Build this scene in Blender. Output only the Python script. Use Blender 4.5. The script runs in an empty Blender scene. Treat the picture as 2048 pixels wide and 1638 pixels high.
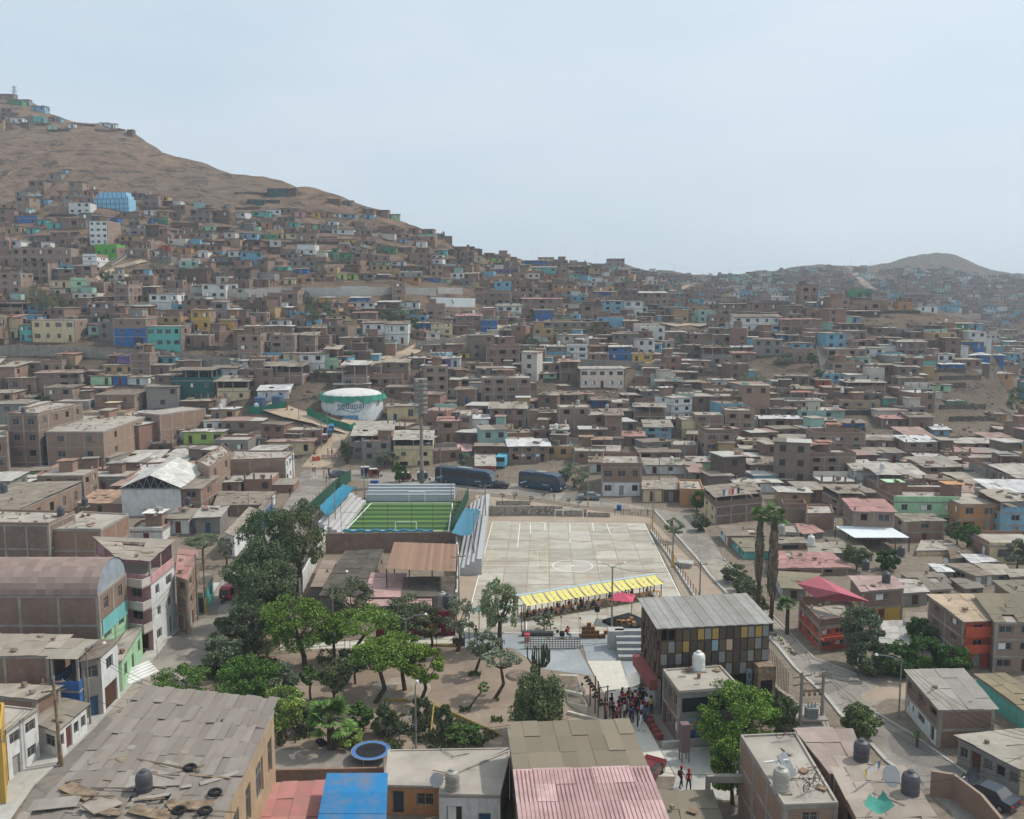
import bpy, math, random
import numpy as np
from mathutils import Vector, Matrix, noise, Quaternion
random.seed(7); R=random.Random(11)
S=bpy.context.scene; COL=S.collection
rad=math.radians
# ---------------------------------------------------------------- camera
F=1800.0; TH=rad(7.03); CH=38.0
cam=bpy.data.cameras.new("camera"); co=bpy.data.objects.new("camera",cam); COL.objects.link(co)
cam.sensor_width=36; cam.lens=36*F/2048; cam.clip_end=8000; cam.clip_start=1
co.location=(0,0,CH); co.rotation_euler=(math.pi/2-TH,0,0); S.camera=co
def cdepth(Y,z=0): return Y*math.cos(TH)+(CH-z)*math.sin(TH)
def P(px,py,z=0.0):
    "pixel of the photograph at height z -> world point"
    a=TH+math.atan((py-819)/F); Y=(CH-z)/math.tan(a)
    return Vector(((px-1024)/F*cdepth(Y,z),Y,z))
def zray(py,Y): return CH-Y*math.tan(TH+math.atan((py-819)/F))
def ppm(Y,z=0): return F/cdepth(Y,z)
def proj(v):
    d=cdepth(v.y,v.z); return 1024+F*v.x/d, 819+F*math.tan(math.atan2(CH-v.z,v.y)-TH)
# ---------------------------------------------------------------- object helpers
def setp(o,label=None,cat=None,group=None,kind=None):
    if label: o["label"]=label
    if cat: o["category"]=cat
    if group: o["group"]=group
    if kind: o["kind"]=kind
    return o
def empty(name,loc=(0,0,0),rz=0):
    o=bpy.data.objects.new(name,None); COL.objects.link(o); o.location=loc; o.rotation_euler=(0,0,rz); o.empty_display_size=.3
    return o
class MB:
    def __init__(s): s.v=[]; s.f=[]; s.m=[]; s.M=None
    def pt(s,p): s.v.append(tuple(s.M@Vector(p)) if s.M is not None else tuple(p)); return len(s.v)-1
    def poly(s,pts,mi=0):
        s.f.append([s.pt(p) for p in pts]); s.m.append(mi); return s
    def box(s,x0,x1,y0,y1,z0,z1,mi=0,top=None,skip=""):
        b=[s.pt(p) for p in ((x0,y0,z0),(x1,y0,z0),(x1,y1,z0),(x0,y1,z0),(x0,y0,z1),(x1,y0,z1),(x1,y1,z1),(x0,y1,z1))]
        for k,q in (("b",(0,3,2,1)),("t",(4,5,6,7)),("f",(0,1,5,4)),("r",(1,2,6,5)),("k",(2,3,7,6)),("l",(3,0,4,7))):
            if k in skip: continue
            s.f.append([b[i] for i in q]); s.m.append(top if (k=="t" and top is not None) else mi)
        return s
    def tube(s,p,q,r,r2=None,n=6,mi=0,cap=True):
        p=Vector(p);q=Vector(q);r2=r if r2 is None else r2; d=(q-p)
        if d.length<1e-6: return s
        k=d.to_track_quat('Z','Y'); a=[];b=[]
        for i in range(n):
            t=2*math.pi*i/n; e=k@Vector((math.cos(t),math.sin(t),0)); a.append(s.pt(p+e*r)); b.append(s.pt(q+e*r2))
        for i in range(n):
            j=(i+1)%n; s.f.append([a[i],a[j],b[j],b[i]]); s.m.append(mi)
        if cap: s.f.append(a[::-1]); s.m.append(mi); s.f.append(b); s.m.append(mi)
        return s
    def path(s,pts,r,n=5,mi=0,r2=None):
        N=len(pts)-1; r2=r if r2 is None else r2
        for i in range(N): s.tube(pts[i],pts[i+1],r+(r2-r)*i/N,r+(r2-r)*(i+1)/N,n,mi)
        return s
    def lathe(s,prof,n=16,mi=0,c=(0,0,0)):
        rings=[]
        for r,z in prof:
            rings.append([s.pt((c[0]+r*math.cos(2*math.pi*i/n),c[1]+r*math.sin(2*math.pi*i/n),c[2]+z)) for i in range(n)])
        for a,b in zip(rings,rings[1:]):
            for i in range(n):
                j=(i+1)%n; s.f.append([a[i],a[j],b[j],b[i]]); s.m.append(mi)
        s.f.append(rings[0][::-1]); s.m.append(mi); s.f.append(rings[-1]); s.m.append(mi)
        return s
    def mesh(s,name,mats,smooth=False):
        me=bpy.data.meshes.new(name); me.from_pydata(s.v,[],s.f)
        for m in (mats if isinstance(mats,(list,tuple)) else [mats]): me.materials.append(m)
        if any(s.m): me.polygons.foreach_set("material_index",s.m)
        if smooth: me.polygons.foreach_set("use_smooth",[True]*len(s.f))
        me.update(); return me
    def build(s,name,mats,parent=None,loc=(0,0,0),rz=0,color=None,smooth=False):
        return inst(name,s.mesh(name,mats,smooth),parent,loc,rz,color)
def inst(name,me,parent=None,loc=(0,0,0),rz=0,color=None,scale=None):
    o=bpy.data.objects.new(name,me); COL.objects.link(o); o.parent=parent; o.location=loc; o.rotation_euler=(0,0,rz)
    if color: o.color=(*color[:3],1)
    if scale: o.scale=scale
    return o
def copytree(o,loc,rz=None,parent=None):
    c=o.copy(); COL.objects.link(c)
    if parent is None:
        c.location=loc
        if rz is not None: c.rotation_euler=(0,0,rz)
    else: c.parent=parent
    for ch in o.children: copytree(ch,None,None,c)
    return c
# ---------------------------------------------------------------- materials
def L(r,g,b):
    m=(r+g+b)/3; k=.84 if max(r,g,b)-min(r,g,b)>70 else 1; r,g,b=(m+(c-m)*k for c in (r,g,b))
    f=lambda c:((c/255+.055)/1.055)**2.4 if c/255>.04045 else c/255/12.92
    return (f(r),f(g),f(b))
class NT:
    def __init__(s,name,rough=.9,spec=.2):
        m=bpy.data.materials.new(name); m.use_nodes=True; s.mat=m; s.t=m.node_tree; s.n=s.t.nodes; s.l=s.t.links
        s.b=s.n["Principled BSDF"]; s.b.inputs["Roughness"].default_value=rough; s.b.inputs["Specular IOR Level"].default_value=spec
    def new(s,t,**k):
        n=s.n.new(t)
        for a,b in k.items():
            if hasattr(n,a): setattr(n,a,b)
            else: n.inputs[a.replace("_"," ")].default_value=b
        return n
    def link(s,a,b): s.l.new(a,b)
    def coord(s,kind="Object"): return s.new("ShaderNodeTexCoord").outputs[kind]
    def noise(s,vec,scale,detail=4,rough=.55,dist=0):
        n=s.new("ShaderNodeTexNoise"); n.inputs["Scale"].default_value=scale; n.inputs["Detail"].default_value=detail; n.inputs["Roughness"].default_value=rough; n.inputs["Distortion"].default_value=dist
        s.link(vec,n.inputs["Vector"]); return n.outputs["Fac"]
    def ramp(s,fac,stops):
        n=s.new("ShaderNodeValToRGB"); e=n.color_ramp.elements
        while len(e)<len(stops): e.new(.5)
        for k,(p,c) in zip(e,stops): k.position=p; k.color=(*c,1) if len(c)==3 else c
        s.link(fac,n.inputs["Fac"]); return n.outputs["Color"]
    def mix(s,fac,a,b,mode="MIX"):
        n=s.new("ShaderNodeMix"); n.data_type="RGBA"; n.blend_type=mode
        for i,v in ((0,fac),(6,a),(7,b)):
            if hasattr(v,"is_output"): s.link(v,n.inputs[i])
            elif i==0: n.inputs[0].default_value=v
            else: n.inputs[i].default_value=(*v[:3],1)
        return n.outputs[2]
    def math(s,op,a,b=0.0,c=None):
        n=s.new("ShaderNodeMath"); n.operation=op
        for i,v in enumerate((a,b) if c is None else (a,b,c)):
            if hasattr(v,"is_output"): s.link(v,n.inputs[i])
            else: n.inputs[i].default_value=v
        return n.outputs[0]
    def map(s,vec,scale=(1,1,1),rot=(0,0,0)):
        n=s.new("ShaderNodeMapping"); n.inputs["Scale"].default_value=scale; n.inputs["Rotation"].default_value=rot; s.link(vec,n.inputs["Vector"]); return n.outputs[0]
    def mixv(s,o):
        n=s.new("ShaderNodeTexNoise"); n.inputs["Scale"].default_value=.5; s.link(o,n.inputs["Vector"]); a=s.new("ShaderNodeVectorMath"); a.operation="MULTIPLY_ADD"; s.link(n.outputs["Color"],a.inputs[0]); a.inputs[1].default_value=(2,2,0); s.link(o,a.inputs[2]); return a.outputs[0]
    def ocol(s): return s.new("ShaderNodeObjectInfo").outputs["Color"]
    def orand(s): return s.new("ShaderNodeObjectInfo").outputs["Random"]
    def isl(s): return s.new("ShaderNodeNewGeometry").outputs["Random Per Island"]
    def col(s,c):
        if hasattr(c,"is_output"): s.link(c,s.b.inputs["Base Color"])
        else: s.b.inputs["Base Color"].default_value=(*c[:3],1)
        return s
    def bump(s,h,strength=.4,dist=.05):
        n=s.new("ShaderNodeBump"); n.inputs["Strength"].default_value=strength; n.inputs["Distance"].default_value=dist; s.link(h,n.inputs["Height"]); s.link(n.outputs[0],s.b.inputs["Normal"]); return s
    def wallvec(s,sx=1,sz=1):
        "object coordinates folded so that x+y runs along any wall and z goes up"
        o=s.coord(); x=s.new("ShaderNodeSeparateXYZ"); s.link(o,x.inputs[0]); c=s.new("ShaderNodeCombineXYZ")
        s.link(s.math("MULTIPLY",s.math("ADD",x.outputs[0],x.outputs[1]),sx),c.inputs[0]); s.link(s.math("MULTIPLY",x.outputs[2],sz),c.inputs[1]); return c.outputs[0]
    def shift(s,vec):
        "offset texture space per object so no two walls repeat"
        a=s.new("ShaderNodeVectorMath"); a.operation="ADD"; s.link(vec,a.inputs[0]); c=s.new("ShaderNodeCombineXYZ"); q=s.math("MULTIPLY",s.orand(),57.0)
        s.link(q,c.inputs[0]); s.link(q,c.inputs[1]); s.link(a.outputs[0],a.outputs[0]) if False else None
        s.link(c.outputs[0],a.inputs[1]); return a.outputs[0]
def plain(name,c,rough=.85,spec=.2,metal=0,var=.12,scale=.8):
    t=NT(name,rough,spec); t.b.inputs["Metallic"].default_value=metal
    n=t.noise(t.shift(t.coord()),scale,5,.6); d=tuple(x*(1-var*2) for x in c); e=tuple(min(1,x*(1+var)) for x in c)
    t.col(t.ramp(n,[(.3,d),(.7,e)])); return t.mat
def tinted(name,rough=.85,spec=.2,var=.25,scale=.9,streak=True):
    t=NT(name,rough,spec); v=t.shift(t.coord()); n=t.noise(v,scale,6,.65)
    c=t.mix(1,t.ocol(),t.ramp(n,[(.3,(1-var,)*3),(.7,(1,1,1))]),"MULTIPLY")
    if streak:
        n2=t.noise(t.map(v,(2.2,2.2,.25)),1.3,4,.6); c=t.mix(t.math("MULTIPLY",t.math("GREATER_THAN",n2,.0),1) if False else t.ramp(n2,[(.52,(0,0,0)),(.75,(.45,.45,.45))]),c,L(105,92,80))
    t.col(c); return t.mat
M={}
M["paint"]=tinted("painted_plaster")
M["tint"]=tinted("tinted_surface",streak=False,var=.12)
M["gloss"]=tinted("glossy_paint",rough=.3,spec=.5,var=.05,streak=False)
M["cloth"]=tinted("cloth",rough=.95,spec=.05,var=.15,streak=False,scale=3)
def brick():
    t=NT("bare_brick",.95,.1); b=t.new("ShaderNodeTexBrick"); b.inputs["Scale"].default_value=1; b.inputs["Brick Width"].default_value=.26; b.inputs["Row Height"].default_value=.105; b.inputs["Mortar Size"].default_value=.012
    b.inputs["Color1"].default_value=(*L(148,114,98),1); b.inputs["Color2"].default_value=(*L(126,100,87),1); b.inputs["Mortar"].default_value=(*L(150,140,130),1)
    t.link(t.wallvec(),b.inputs["Vector"]); v=t.shift(t.coord()); n=t.noise(v,.35,6,.7)
    c=t.mix(1,b.outputs[0],t.ramp(n,[(.3,(.72,.7,.68)),(.55,(1,1,1)),(.8,(1.1,1.12,1.15))]),"MULTIPLY")
    c=t.mix(t.math("MULTIPLY",t.orand(),.5),c,L(138,122,108)); c=t.mix(1,c,t.ramp(t.math("FRACT",t.math("MULTIPLY",t.orand(),7.3)),[(0,(.74,.76,.78)),(.35,(1.0,.9,.84)),(.7,(1.08,1.04,.98)),(1,(.9,.93,.94))]),"MULTIPLY"); c=t.mix(t.ramp(t.noise(v,1.1,5,.7),[(.5,(0,0,0)),(.7,(.5,.5,.5))]),c,L(146,132,118))
    t.col(c); return t.mat
M["brick"]=brick()
M["conc"]=plain("concrete",L(152,145,136),.95,.1,0,.16,.5)
M["slab"]=plain("roof_slab",L(166,158,147),.95,.1,0,.16,.3)
M["block"]=plain("cement_block",L(140,133,124),.95,.1,0,.15,.6)
def corr(name,base=None,f=14,var=(.8,1.12)):
    t=NT(name,.8,.15); o=t.coord(); w=t.new("ShaderNodeTexWave"); w.wave_profile="SIN"; w.bands_direction="X"; w.inputs["Scale"].default_value=f/6.28*1.6; w.inputs["Distortion"].default_value=0
    t.link(o,w.inputs["Vector"]); i=t.isl(); n=t.noise(t.shift(o),.7,6,.7)
    c=base if base else t.ocol()
    c=t.mix(1,c,t.ramp(i,[(0,(var[0],)*3),(.5,((var[0]+var[1])/2,)*3),(1,(var[1],)*3)]),"MULTIPLY")
    c=t.mix(t.ramp(n,[(.42,(0,0,0)),(.68,(.55,.55,.55))]),c,L(128,116,102)); c=t.mix(1,c,t.ramp(w.outputs["Fac"],[(0,(.92,.92,.92)),(.6,(1,1,1))]),"MULTIPLY")
    t.col(c); t.bump(w.outputs["Fac"],.22,.04); return t.mat
M["sheet"]=corr("corrugated_sheet")
def glass():
    t=NT("window_glass",.15,.5); t.col(t.ramp(t.orand(),[(0,L(38,40,43)),(.6,L(52,55,58)),(1,L(90,92,92))])); return t.mat
M["glass"]=glass()
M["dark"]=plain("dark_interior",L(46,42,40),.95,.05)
M["frame"]=plain("window_frame",L(150,146,140),.7,.3,0,.2)
M["iron"]=plain("rusty_iron",L(92,72,62),.8,.3,0,.25,3)
M["steel"]=plain("grey_steel",L(135,138,140),.5,.4,.2,.1)
M["wood"]=plain("weathered_wood",L(138,120,100),.9,.1,0,.3,2)
M["poleconc"]=plain("pole_concrete",L(140,134,126),.9,.1,0,.15,.7)
M["black"]=plain("black_rubber",L(38,38,40),.8,.2,0,.1)
M["white"]=plain("white_paint",L(222,222,218),.8,.2,0,.08)
# ---------------------------------------------------------------- terrain
def tab(col,*pairs): return (col,pairs)
COLS=[
 (-500,[(204,930),(225,850),(245,760),(262,695),(300,600),(345,510),(400,430),(450,370),(500,275),(560,200),(620,140)],-.30),
 (0,[(204,930),(225,850),(245,760),(262,695),(300,600),(345,510),(400,430),(450,370),(500,285),(560,215),(600,172)],-.30),
 (90,[(204,930),(225,850),(245,760),(262,695),(300,600),(345,510),(400,430),(450,365),(500,290),(560,226),(590,200)],-.30),
 (200,[(204,930),(225,850),(245,760),(262,695),(300,600),(345,510),(390,430),(430,380),(480,305),(530,255),(560,236)],-.35),
 (300,[(204,930),(225,850),(245,765),(264,700),(300,610),(345,525),(390,445),(430,395),(480,325),(530,280),(550,266)],-.4),
 (430,[(204,930),(225,850),(245,775),(266,708),(300,625),(345,545),(385,475),(425,420),(470,362),(510,326)],-.4),
 (560,[(202,935),(220,845),(240,780),(262,715),(300,645),(345,565),(385,495),(420,440),(455,395),(490,357)],-.4),
 (660,[(200,940),(219,840),(240,785),(262,725),(300,655),(340,585),(380,515),(415,455),(445,410),(475,371)],-.4),
 (760,[(196,950),(217,880),(240,795),(265,735),(300,665),(340,595),(380,530),(410,480),(435,440),(455,414)],-.4),
 (850,[(192,960),(215,890),(240,805),(268,745),(300,680),(335,620),(375,555),(405,510),(430,476),(445,458)],-.3),
 (950,[(188,970),(213,890),(238,815),(268,750),(300,685),(340,630),(375,585),(410,545),(450,520),(480,501)],-.2),
 (1080,[(182,980),(208,900),(236,820),(268,750),(300,695),(340,645),(380,600),(430,562),(490,535),(560,514)],-.12),
 (1220,[(175,990),(203,900),(236,820),(268,750),(300,705),(335,660),(385,615),(450,575),(540,545),(640,517)],-.12),
 (1330,[(172,995),(200,910),(236,830),(268,765),(300,715),(335,672),(385,640),(440,615),(520,590),(640,560),(720,538)],-.1),
 (1410,[(170,1000),(197,920),(236,835),(268,770),(300,715),(335,680),(365,652),(400,648),(470,625),(560,600),(680,565),(760,553)],-.1),
 (1500,[(168,1005),(195,930),(232,840),(264,770),(298,705),(335,650),(365,618),(395,632),(450,645),(520,630),(640,585),(800,543)],-.1),
 (1620,[(168,1005),(193,935),(228,850),(260,775),(295,700),(330,645),(372,596),(400,620),(450,650),(540,630),(680,575),(860,526)],-.1),
 (1760,[(168,1005),(190,940),(226,855),(260,775),(295,705),(330,650),(372,598),(405,620),(460,650),(560,632),(700,580),(900,528)],-.1),
 (1810,[(168,1005),(190,940),(226,855),(260,778),(295,707),(330,652),(370,604),(402,628),(460,662),(560,645),(710,578),(920,514)],-.1),
 (1870,[(168,1005),(190,940),(226,855),(260,780),(295,710),(330,655),(365,612),(400,640),(450,680),(560,660),(740,570),(960,496)],-.15),
 (1925,[(168,1005),(190,943),(226,865),(260,792),(295,720),(327,668),(352,632),(388,660),(440,700),(560,672),(740,582),(945,519)],-.1),
 (1960,[(168,1005),(190,945),(226,870),(260,800),(295,725),(325,675),(345,648),(380,680),(430,720),(560,680),(740,590),(940,538)],-.1),
 (2048,[(168,1005),(190,955),(220,895),(250,850),(275,830),(300,850),(340,840),(400,760),(560,660),(740,590),(900,548)],-.1),
 (2600,[(168,1005),(190,975),(220,945),(250,930),(275,920),(300,880),(340,840),(400,760),(560,660),(740,590),(900,548)],-.1)]
YG=np.concatenate([np.arange(20,700,2.5),np.arange(700,1500,6.0)])
SG=np.linspace(-.95,.95,381)
zc=[];sc=[]
for px,prof,dr in COLS:
    ys=[20,prof[0][0]-14]; zs=[0,0]
    if px>=1220: prof=[(Y if Y<=440 else 440+(Y-440)*1.45,py) for Y,py in prof]
    for Y,py in prof:
        ys.append(Y); zs.append(max(0,zray(py,Y)))
    pk=zs[-1]; ys+= [prof[-1][0]+60,prof[-1][0]+160,3000]; zs+=[pk+dr*60*.8,max(5,pk+dr*160),max(0,pk-250*abs(dr)*4)]
    zc.append(np.interp(YG,ys,zs)); sc.append((px-1024)/F)
zc=np.array(zc)
ZG=np.array([np.interp(SG,sc,zc[:,j]) for j in range(len(YG))]).T   # [s,Y]
def blur(a,k,ax):
    w=np.hanning(2*k+3)[1:-1]; w/=w.sum(); p=[(0,0),(0,0)]; p[ax]=(k,k); b=np.pad(a,p,mode="edge")
    return np.apply_along_axis(lambda v:np.convolve(v,w,"valid"),ax,b)
ZG=blur(blur(ZG,5,0),2,1)
flat=np.clip((ZG-.25)/3,0,1)
# rough ground on the slopes
for i,s in enumerate(SG):
    for j,Y in enumerate(YG):
        if flat[i,j]>0:
            p=Vector((s*Y,Y,0)); a=min(1,(Y-180)/250)
            n=noise.fractal(p*.018,1,2,4)*4.5*a+noise.turbulence(p*.06,3,False)*1.5*a
            ZG[i,j]+=n*flat[i,j]*(.35 if Y<420 else .7)
        else: ZG[i,j]=0.0
def zt(x,Y):
    s=x/Y; fi=min(max((s+.95)/1.9*380,0),379.999); j=int(np.searchsorted(YG,Y)-1); j=min(max(j,0),len(YG)-2)
    i=int(fi); a=fi-i; b=min(max((Y-YG[j])/(YG[j+1]-YG[j]),0),1)
    return float((ZG[i,j]*(1-a)+ZG[i+1,j]*a)*(1-b)+(ZG[i,j+1]*(1-a)+ZG[i+1,j+1]*a)*b)
def hit(px,py,y0=45,y1=1400):
    "first ground point seen through a pixel"
    Y=y0
    while Y<y1:
        z=zray(py,Y); x=(px-1024)/F*cdepth(Y,z)
        if z<=zt(x,Y): break
        Y+=3.0 if z>60 or Y<150 else 2.0
    lo,hi=Y-3,Y
    for _ in range(9):
        m=(lo+hi)/2; z=zray(py,m); x=(px-1024)/F*cdepth(m,z)
        if z<=zt(x,m): hi=m
        else: lo=m
    z=zray(py,hi); x=(px-1024)/F*cdepth(hi,z)
    return Vector((x,hi,zt(x,hi)))
def terrain():
    nS,nY=len(SG),len(YG); X=SG[:,None]*YG[None,:]; Yv=np.repeat(YG[None,:],nS,0)
    v=np.stack([X,Yv,ZG],-1).reshape(-1,3)
    idx=np.arange(nS*nY).reshape(nS,nY)
    f=np.stack([idx[:-1,:-1],idx[1:,:-1],idx[1:,1:],idx[:-1,1:]],-1).reshape(-1,4)
    me=bpy.data.meshes.new("ground"); me.vertices.add(len(v)); me.vertices.foreach_set("co",v.ravel())
    me.loops.add(f.size); me.loops.foreach_set("vertex_index",f.ravel().astype(np.int32)); me.polygons.add(len(f))
    me.polygons.foreach_set("loop_start",np.arange(0,f.size,4,dtype=np.int32)); me.polygons.foreach_set("use_smooth",np.ones(len(f),dtype=bool))
    me.update(calc_edges=True); me.validate()
    t=NT("dusty_ground",.98,.05); g=t.coord(); x=t.new("ShaderNodeSeparateXYZ"); t.link(g,x.inputs[0])
    big=t.noise(g,.012,6,.6); mid=t.noise(g,.09,8,.7,.3); fine=t.noise(g,1.3,5,.7)
    valley=t.ramp(fine,[(.3,L(104,95,84)),(.7,L(138,126,111))])
    hill=t.ramp(mid,[(.28,L(100,83,71)),(.42,L(132,110,93)),(.58,L(150,126,106)),(.8,L(164,140,118))])
    hill=t.mix(t.ramp(big,[(.4,(0,0,0)),(.65,(.6,.6,.6))]),hill,L(122,111,98))
    rock=t.noise(t.map(g,(1,1,2.5)),.11,10,.75,.6)
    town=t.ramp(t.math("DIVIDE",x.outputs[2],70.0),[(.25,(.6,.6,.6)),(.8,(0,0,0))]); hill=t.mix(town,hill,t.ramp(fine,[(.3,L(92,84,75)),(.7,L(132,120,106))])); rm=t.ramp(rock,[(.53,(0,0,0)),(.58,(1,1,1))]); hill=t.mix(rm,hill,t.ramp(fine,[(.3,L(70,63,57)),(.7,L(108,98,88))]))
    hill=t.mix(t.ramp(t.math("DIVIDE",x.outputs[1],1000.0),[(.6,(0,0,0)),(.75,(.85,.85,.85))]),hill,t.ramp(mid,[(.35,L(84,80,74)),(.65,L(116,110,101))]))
    c=t.mix(t.ramp(t.math("DIVIDE",x.outputs[2],12.0),[(0,(0,0,0)),(1,(1,1,1))]),valley,hill)
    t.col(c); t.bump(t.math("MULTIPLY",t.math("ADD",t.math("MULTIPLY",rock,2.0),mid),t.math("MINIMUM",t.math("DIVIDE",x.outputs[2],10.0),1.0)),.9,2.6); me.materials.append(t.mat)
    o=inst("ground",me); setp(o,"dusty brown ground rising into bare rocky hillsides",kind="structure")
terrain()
def farhill():
    m=MB(); n=24; a=[];b=[]
    for i in range(n+1):
        u=i/n; px=-160+u*420; top=300-78*math.sin(min(1,max(0,(u*1.25)))*math.pi*.8)+3*math.sin(u*40); Y=1450
        x=(px-1024)/F*Y; a.append(m.pt((x,Y-250,60))); b.append(m.pt((x,Y,zray(top,Y))))
    c=[m.pt((v[0],v[1]+300,60)) for v in [m.v[i] for i in b]]
    for q,w in ((a,b),(b,c)):
        for i in range(n): m.f.append([q[i],q[i+1],w[i+1],w[i]]); m.m.append(0)
    o=m.build("far_hill",plain("far_hill_rock",L(110,104,96),.95,.05,0,.2,.01)); setp(o,"distant dark hill beyond the left ridge",kind="structure")
farhill()
# ---------------------------------------------------------------- light and air
sd=Vector((.80,.30,1.05)).normalized(); el=math.asin(sd.z); az=math.atan2(sd.x,sd.y)
sun=bpy.data.lights.new("sun","SUN"); so=bpy.data.objects.new("sun",sun); COL.objects.link(so); sun.energy=2.7; sun.angle=rad(2); sun.color=(1,.95,.88)
so.rotation_mode="QUATERNION"; so.rotation_quaternion=sd.to_track_quat("Z","Y")
W=bpy.data.worlds.new("World"); S.world=W; W.use_nodes=True; wt=W.node_tree; bg=wt.nodes["Background"]
sk=wt.nodes.new("ShaderNodeTexSky"); sk.sky_type="NISHITA"; sk.sun_disc=False; sk.sun_elevation=el; sk.sun_rotation=az; sk.air_density=1.0; sk.dust_density=4; sk.ozone_density=1
tc=wt.nodes.new("ShaderNodeTexCoord"); mp=wt.nodes.new("ShaderNodeMapping"); mp.inputs["Scale"].default_value=(1,1,3.5); nz=wt.nodes.new("ShaderNodeTexNoise"); nz.inputs["Scale"].default_value=2.2; nz.inputs["Detail"].default_value=5; nz.inputs["Roughness"].default_value=.5
cr=wt.nodes.new("ShaderNodeValToRGB"); cr.color_ramp.elements[0].position=.35; cr.color_ramp.elements[0].color=(6.1,7.3,8.2,1); cr.color_ramp.elements[1].position=.7; cr.color_ramp.elements[1].color=(7.5,8.3,8.9,1)
mx=wt.nodes.new("ShaderNodeMix"); mx.data_type="RGBA"; mx.inputs[0].default_value=.72
l=wt.links.new; l(tc.outputs["Generated"],mp.inputs[0]); l(mp.outputs[0],nz.inputs["Vector"]); l(nz.outputs["Fac"],cr.inputs[0]); l(sk.outputs[0],mx.inputs[6]); l(cr.outputs[0],mx.inputs[7]); l(mx.outputs[2],bg.inputs[0]); bg.inputs[1].default_value=.1
S.view_settings.view_transform="Standard"; S.view_settings.look="None"; S.view_settings.exposure=.26; S.view_settings.gamma=1
def haze():
    m=MB(); m.box(-1500,1500,-60,1900,-1.5,230); t=NT("haze_air"); t.n.remove(t.b); v=t.new("ShaderNodeVolumePrincipled"); v.inputs["Density"].default_value=.00029; v.inputs["Color"].default_value=(.78,.89,1,1); v.inputs["Anisotropy"].default_value=.2
    t.link(v.outputs[0],t.n["Material Output"].inputs["Volume"]); o=m.build("haze",t.mat); setp(o,"thin pale haze over the valley",kind="stuff")
haze()
S.cycles.max_bounces=5; S.cycles.diffuse_bounces=3; S.cycles.glossy_bounces=2; S.cycles.transparent_max_bounces=8; S.cycles.volume_bounces=0; S.cycles.use_denoising=True
# ---------------------------------------------------------------- windows, doors
def unit_window(kind):
    m=MB(); t=.07
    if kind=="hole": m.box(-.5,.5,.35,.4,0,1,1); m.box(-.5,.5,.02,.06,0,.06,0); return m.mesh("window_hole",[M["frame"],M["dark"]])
    for a,b,c,d in ((-.5,-.5+t,0,1),(.5-t,.5,0,1),(-.5+t,.5-t,0,t),(-.5+t,.5-t,1-t,1)): m.box(a,b,0,.06,c,d,0)
    m.box(-.5+t,.5-t,.03,.05,t,1-t,1)
    if kind in("two","grid"): m.box(-.02,.02,0,.055,t,1-t,0)
    if kind=="grid":
        m.box(-.5+t,-.022,.005,.05,.62,.65,0); m.box(.022,.5-t,.005,.05,.62,.65,0)
        for k in range(1,7): m.box(-.5+k/7-.008,-.5+k/7+.008,-.03,-.015,.02,.98,0)
    if kind=="curtain": m.box(-.5+t,.1,.022,.029,t,1-t,2)
    return m.mesh("window_"+kind,[M["frame"],M["glass"],M["white"]])
WIN={k:unit_window(k) for k in("two","grid","curtain","hole")}
def unit_door(kind):
    m=MB()
    if kind=="garage":
        m.box(-.5,.5,.06,.1,0,1,0)
        for k in range(9): m.box(-.49,.49,.04,.061,.03+k*.108,.09+k*.108,0)
    else:
        m.box(-.5,-.42,0,.08,0,1,1); m.box(.42,.5,0,.08,0,1,1); m.box(-.42,.42,0,.08,.92,1,1); m.box(-.42,.42,.04,.07,0,.92,0); m.box(-.3,.3,.02,.041,.12,.42,0); m.box(-.3,.3,.02,.041,.5,.85,0)
    return m.mesh("door_"+kind,[M["tint"],M["frame"]])
DOOR={k:unit_door(k) for k in("plain","garage")}
DOORC=[L(88,62,48),L(70,74,80),L(120,58,48),L(60,92,120),L(150,148,142)]
HC={ 'b':(L(150,122,104),"bare brick"),'r':(L(158,112,94),"reddish brick"),'g':(L(140,137,132),"grey cement"),'w':(L(218,219,216),"white"),'c':(L(212,194,156),"cream"),
 'y':(L(214,170,70),"mustard yellow"),'o':(L(196,138,88),"orange-tan"),'B':(L(48,106,178),"blue"),'C':(L(122,172,194),"sky blue"),'T':(L(92,188,176),"turquoise"),
 'G':(L(74,146,96),"green"),'l':(L(166,206,166),"pale green"),'L':(L(172,204,96),"lime green"),'N':(L(84,186,44),"vivid green"),'p':(L(206,158,160),"pink"),'v':(L(126,98,160),"purple"),
 't':(L(44,92,88),"dark teal"),'k':(L(108,86,70),"dark wooden"),'a':(L(172,148,120),"tan mud-coloured"),'P':(L(222,204,190),"pale pink"),'e':(L(206,84,56),"orange-red")}
RC=[L(150,142,130),L(138,128,115),L(160,150,136),L(172,166,156),L(128,116,104),L(158,132,122),L(186,182,174)]
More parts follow.
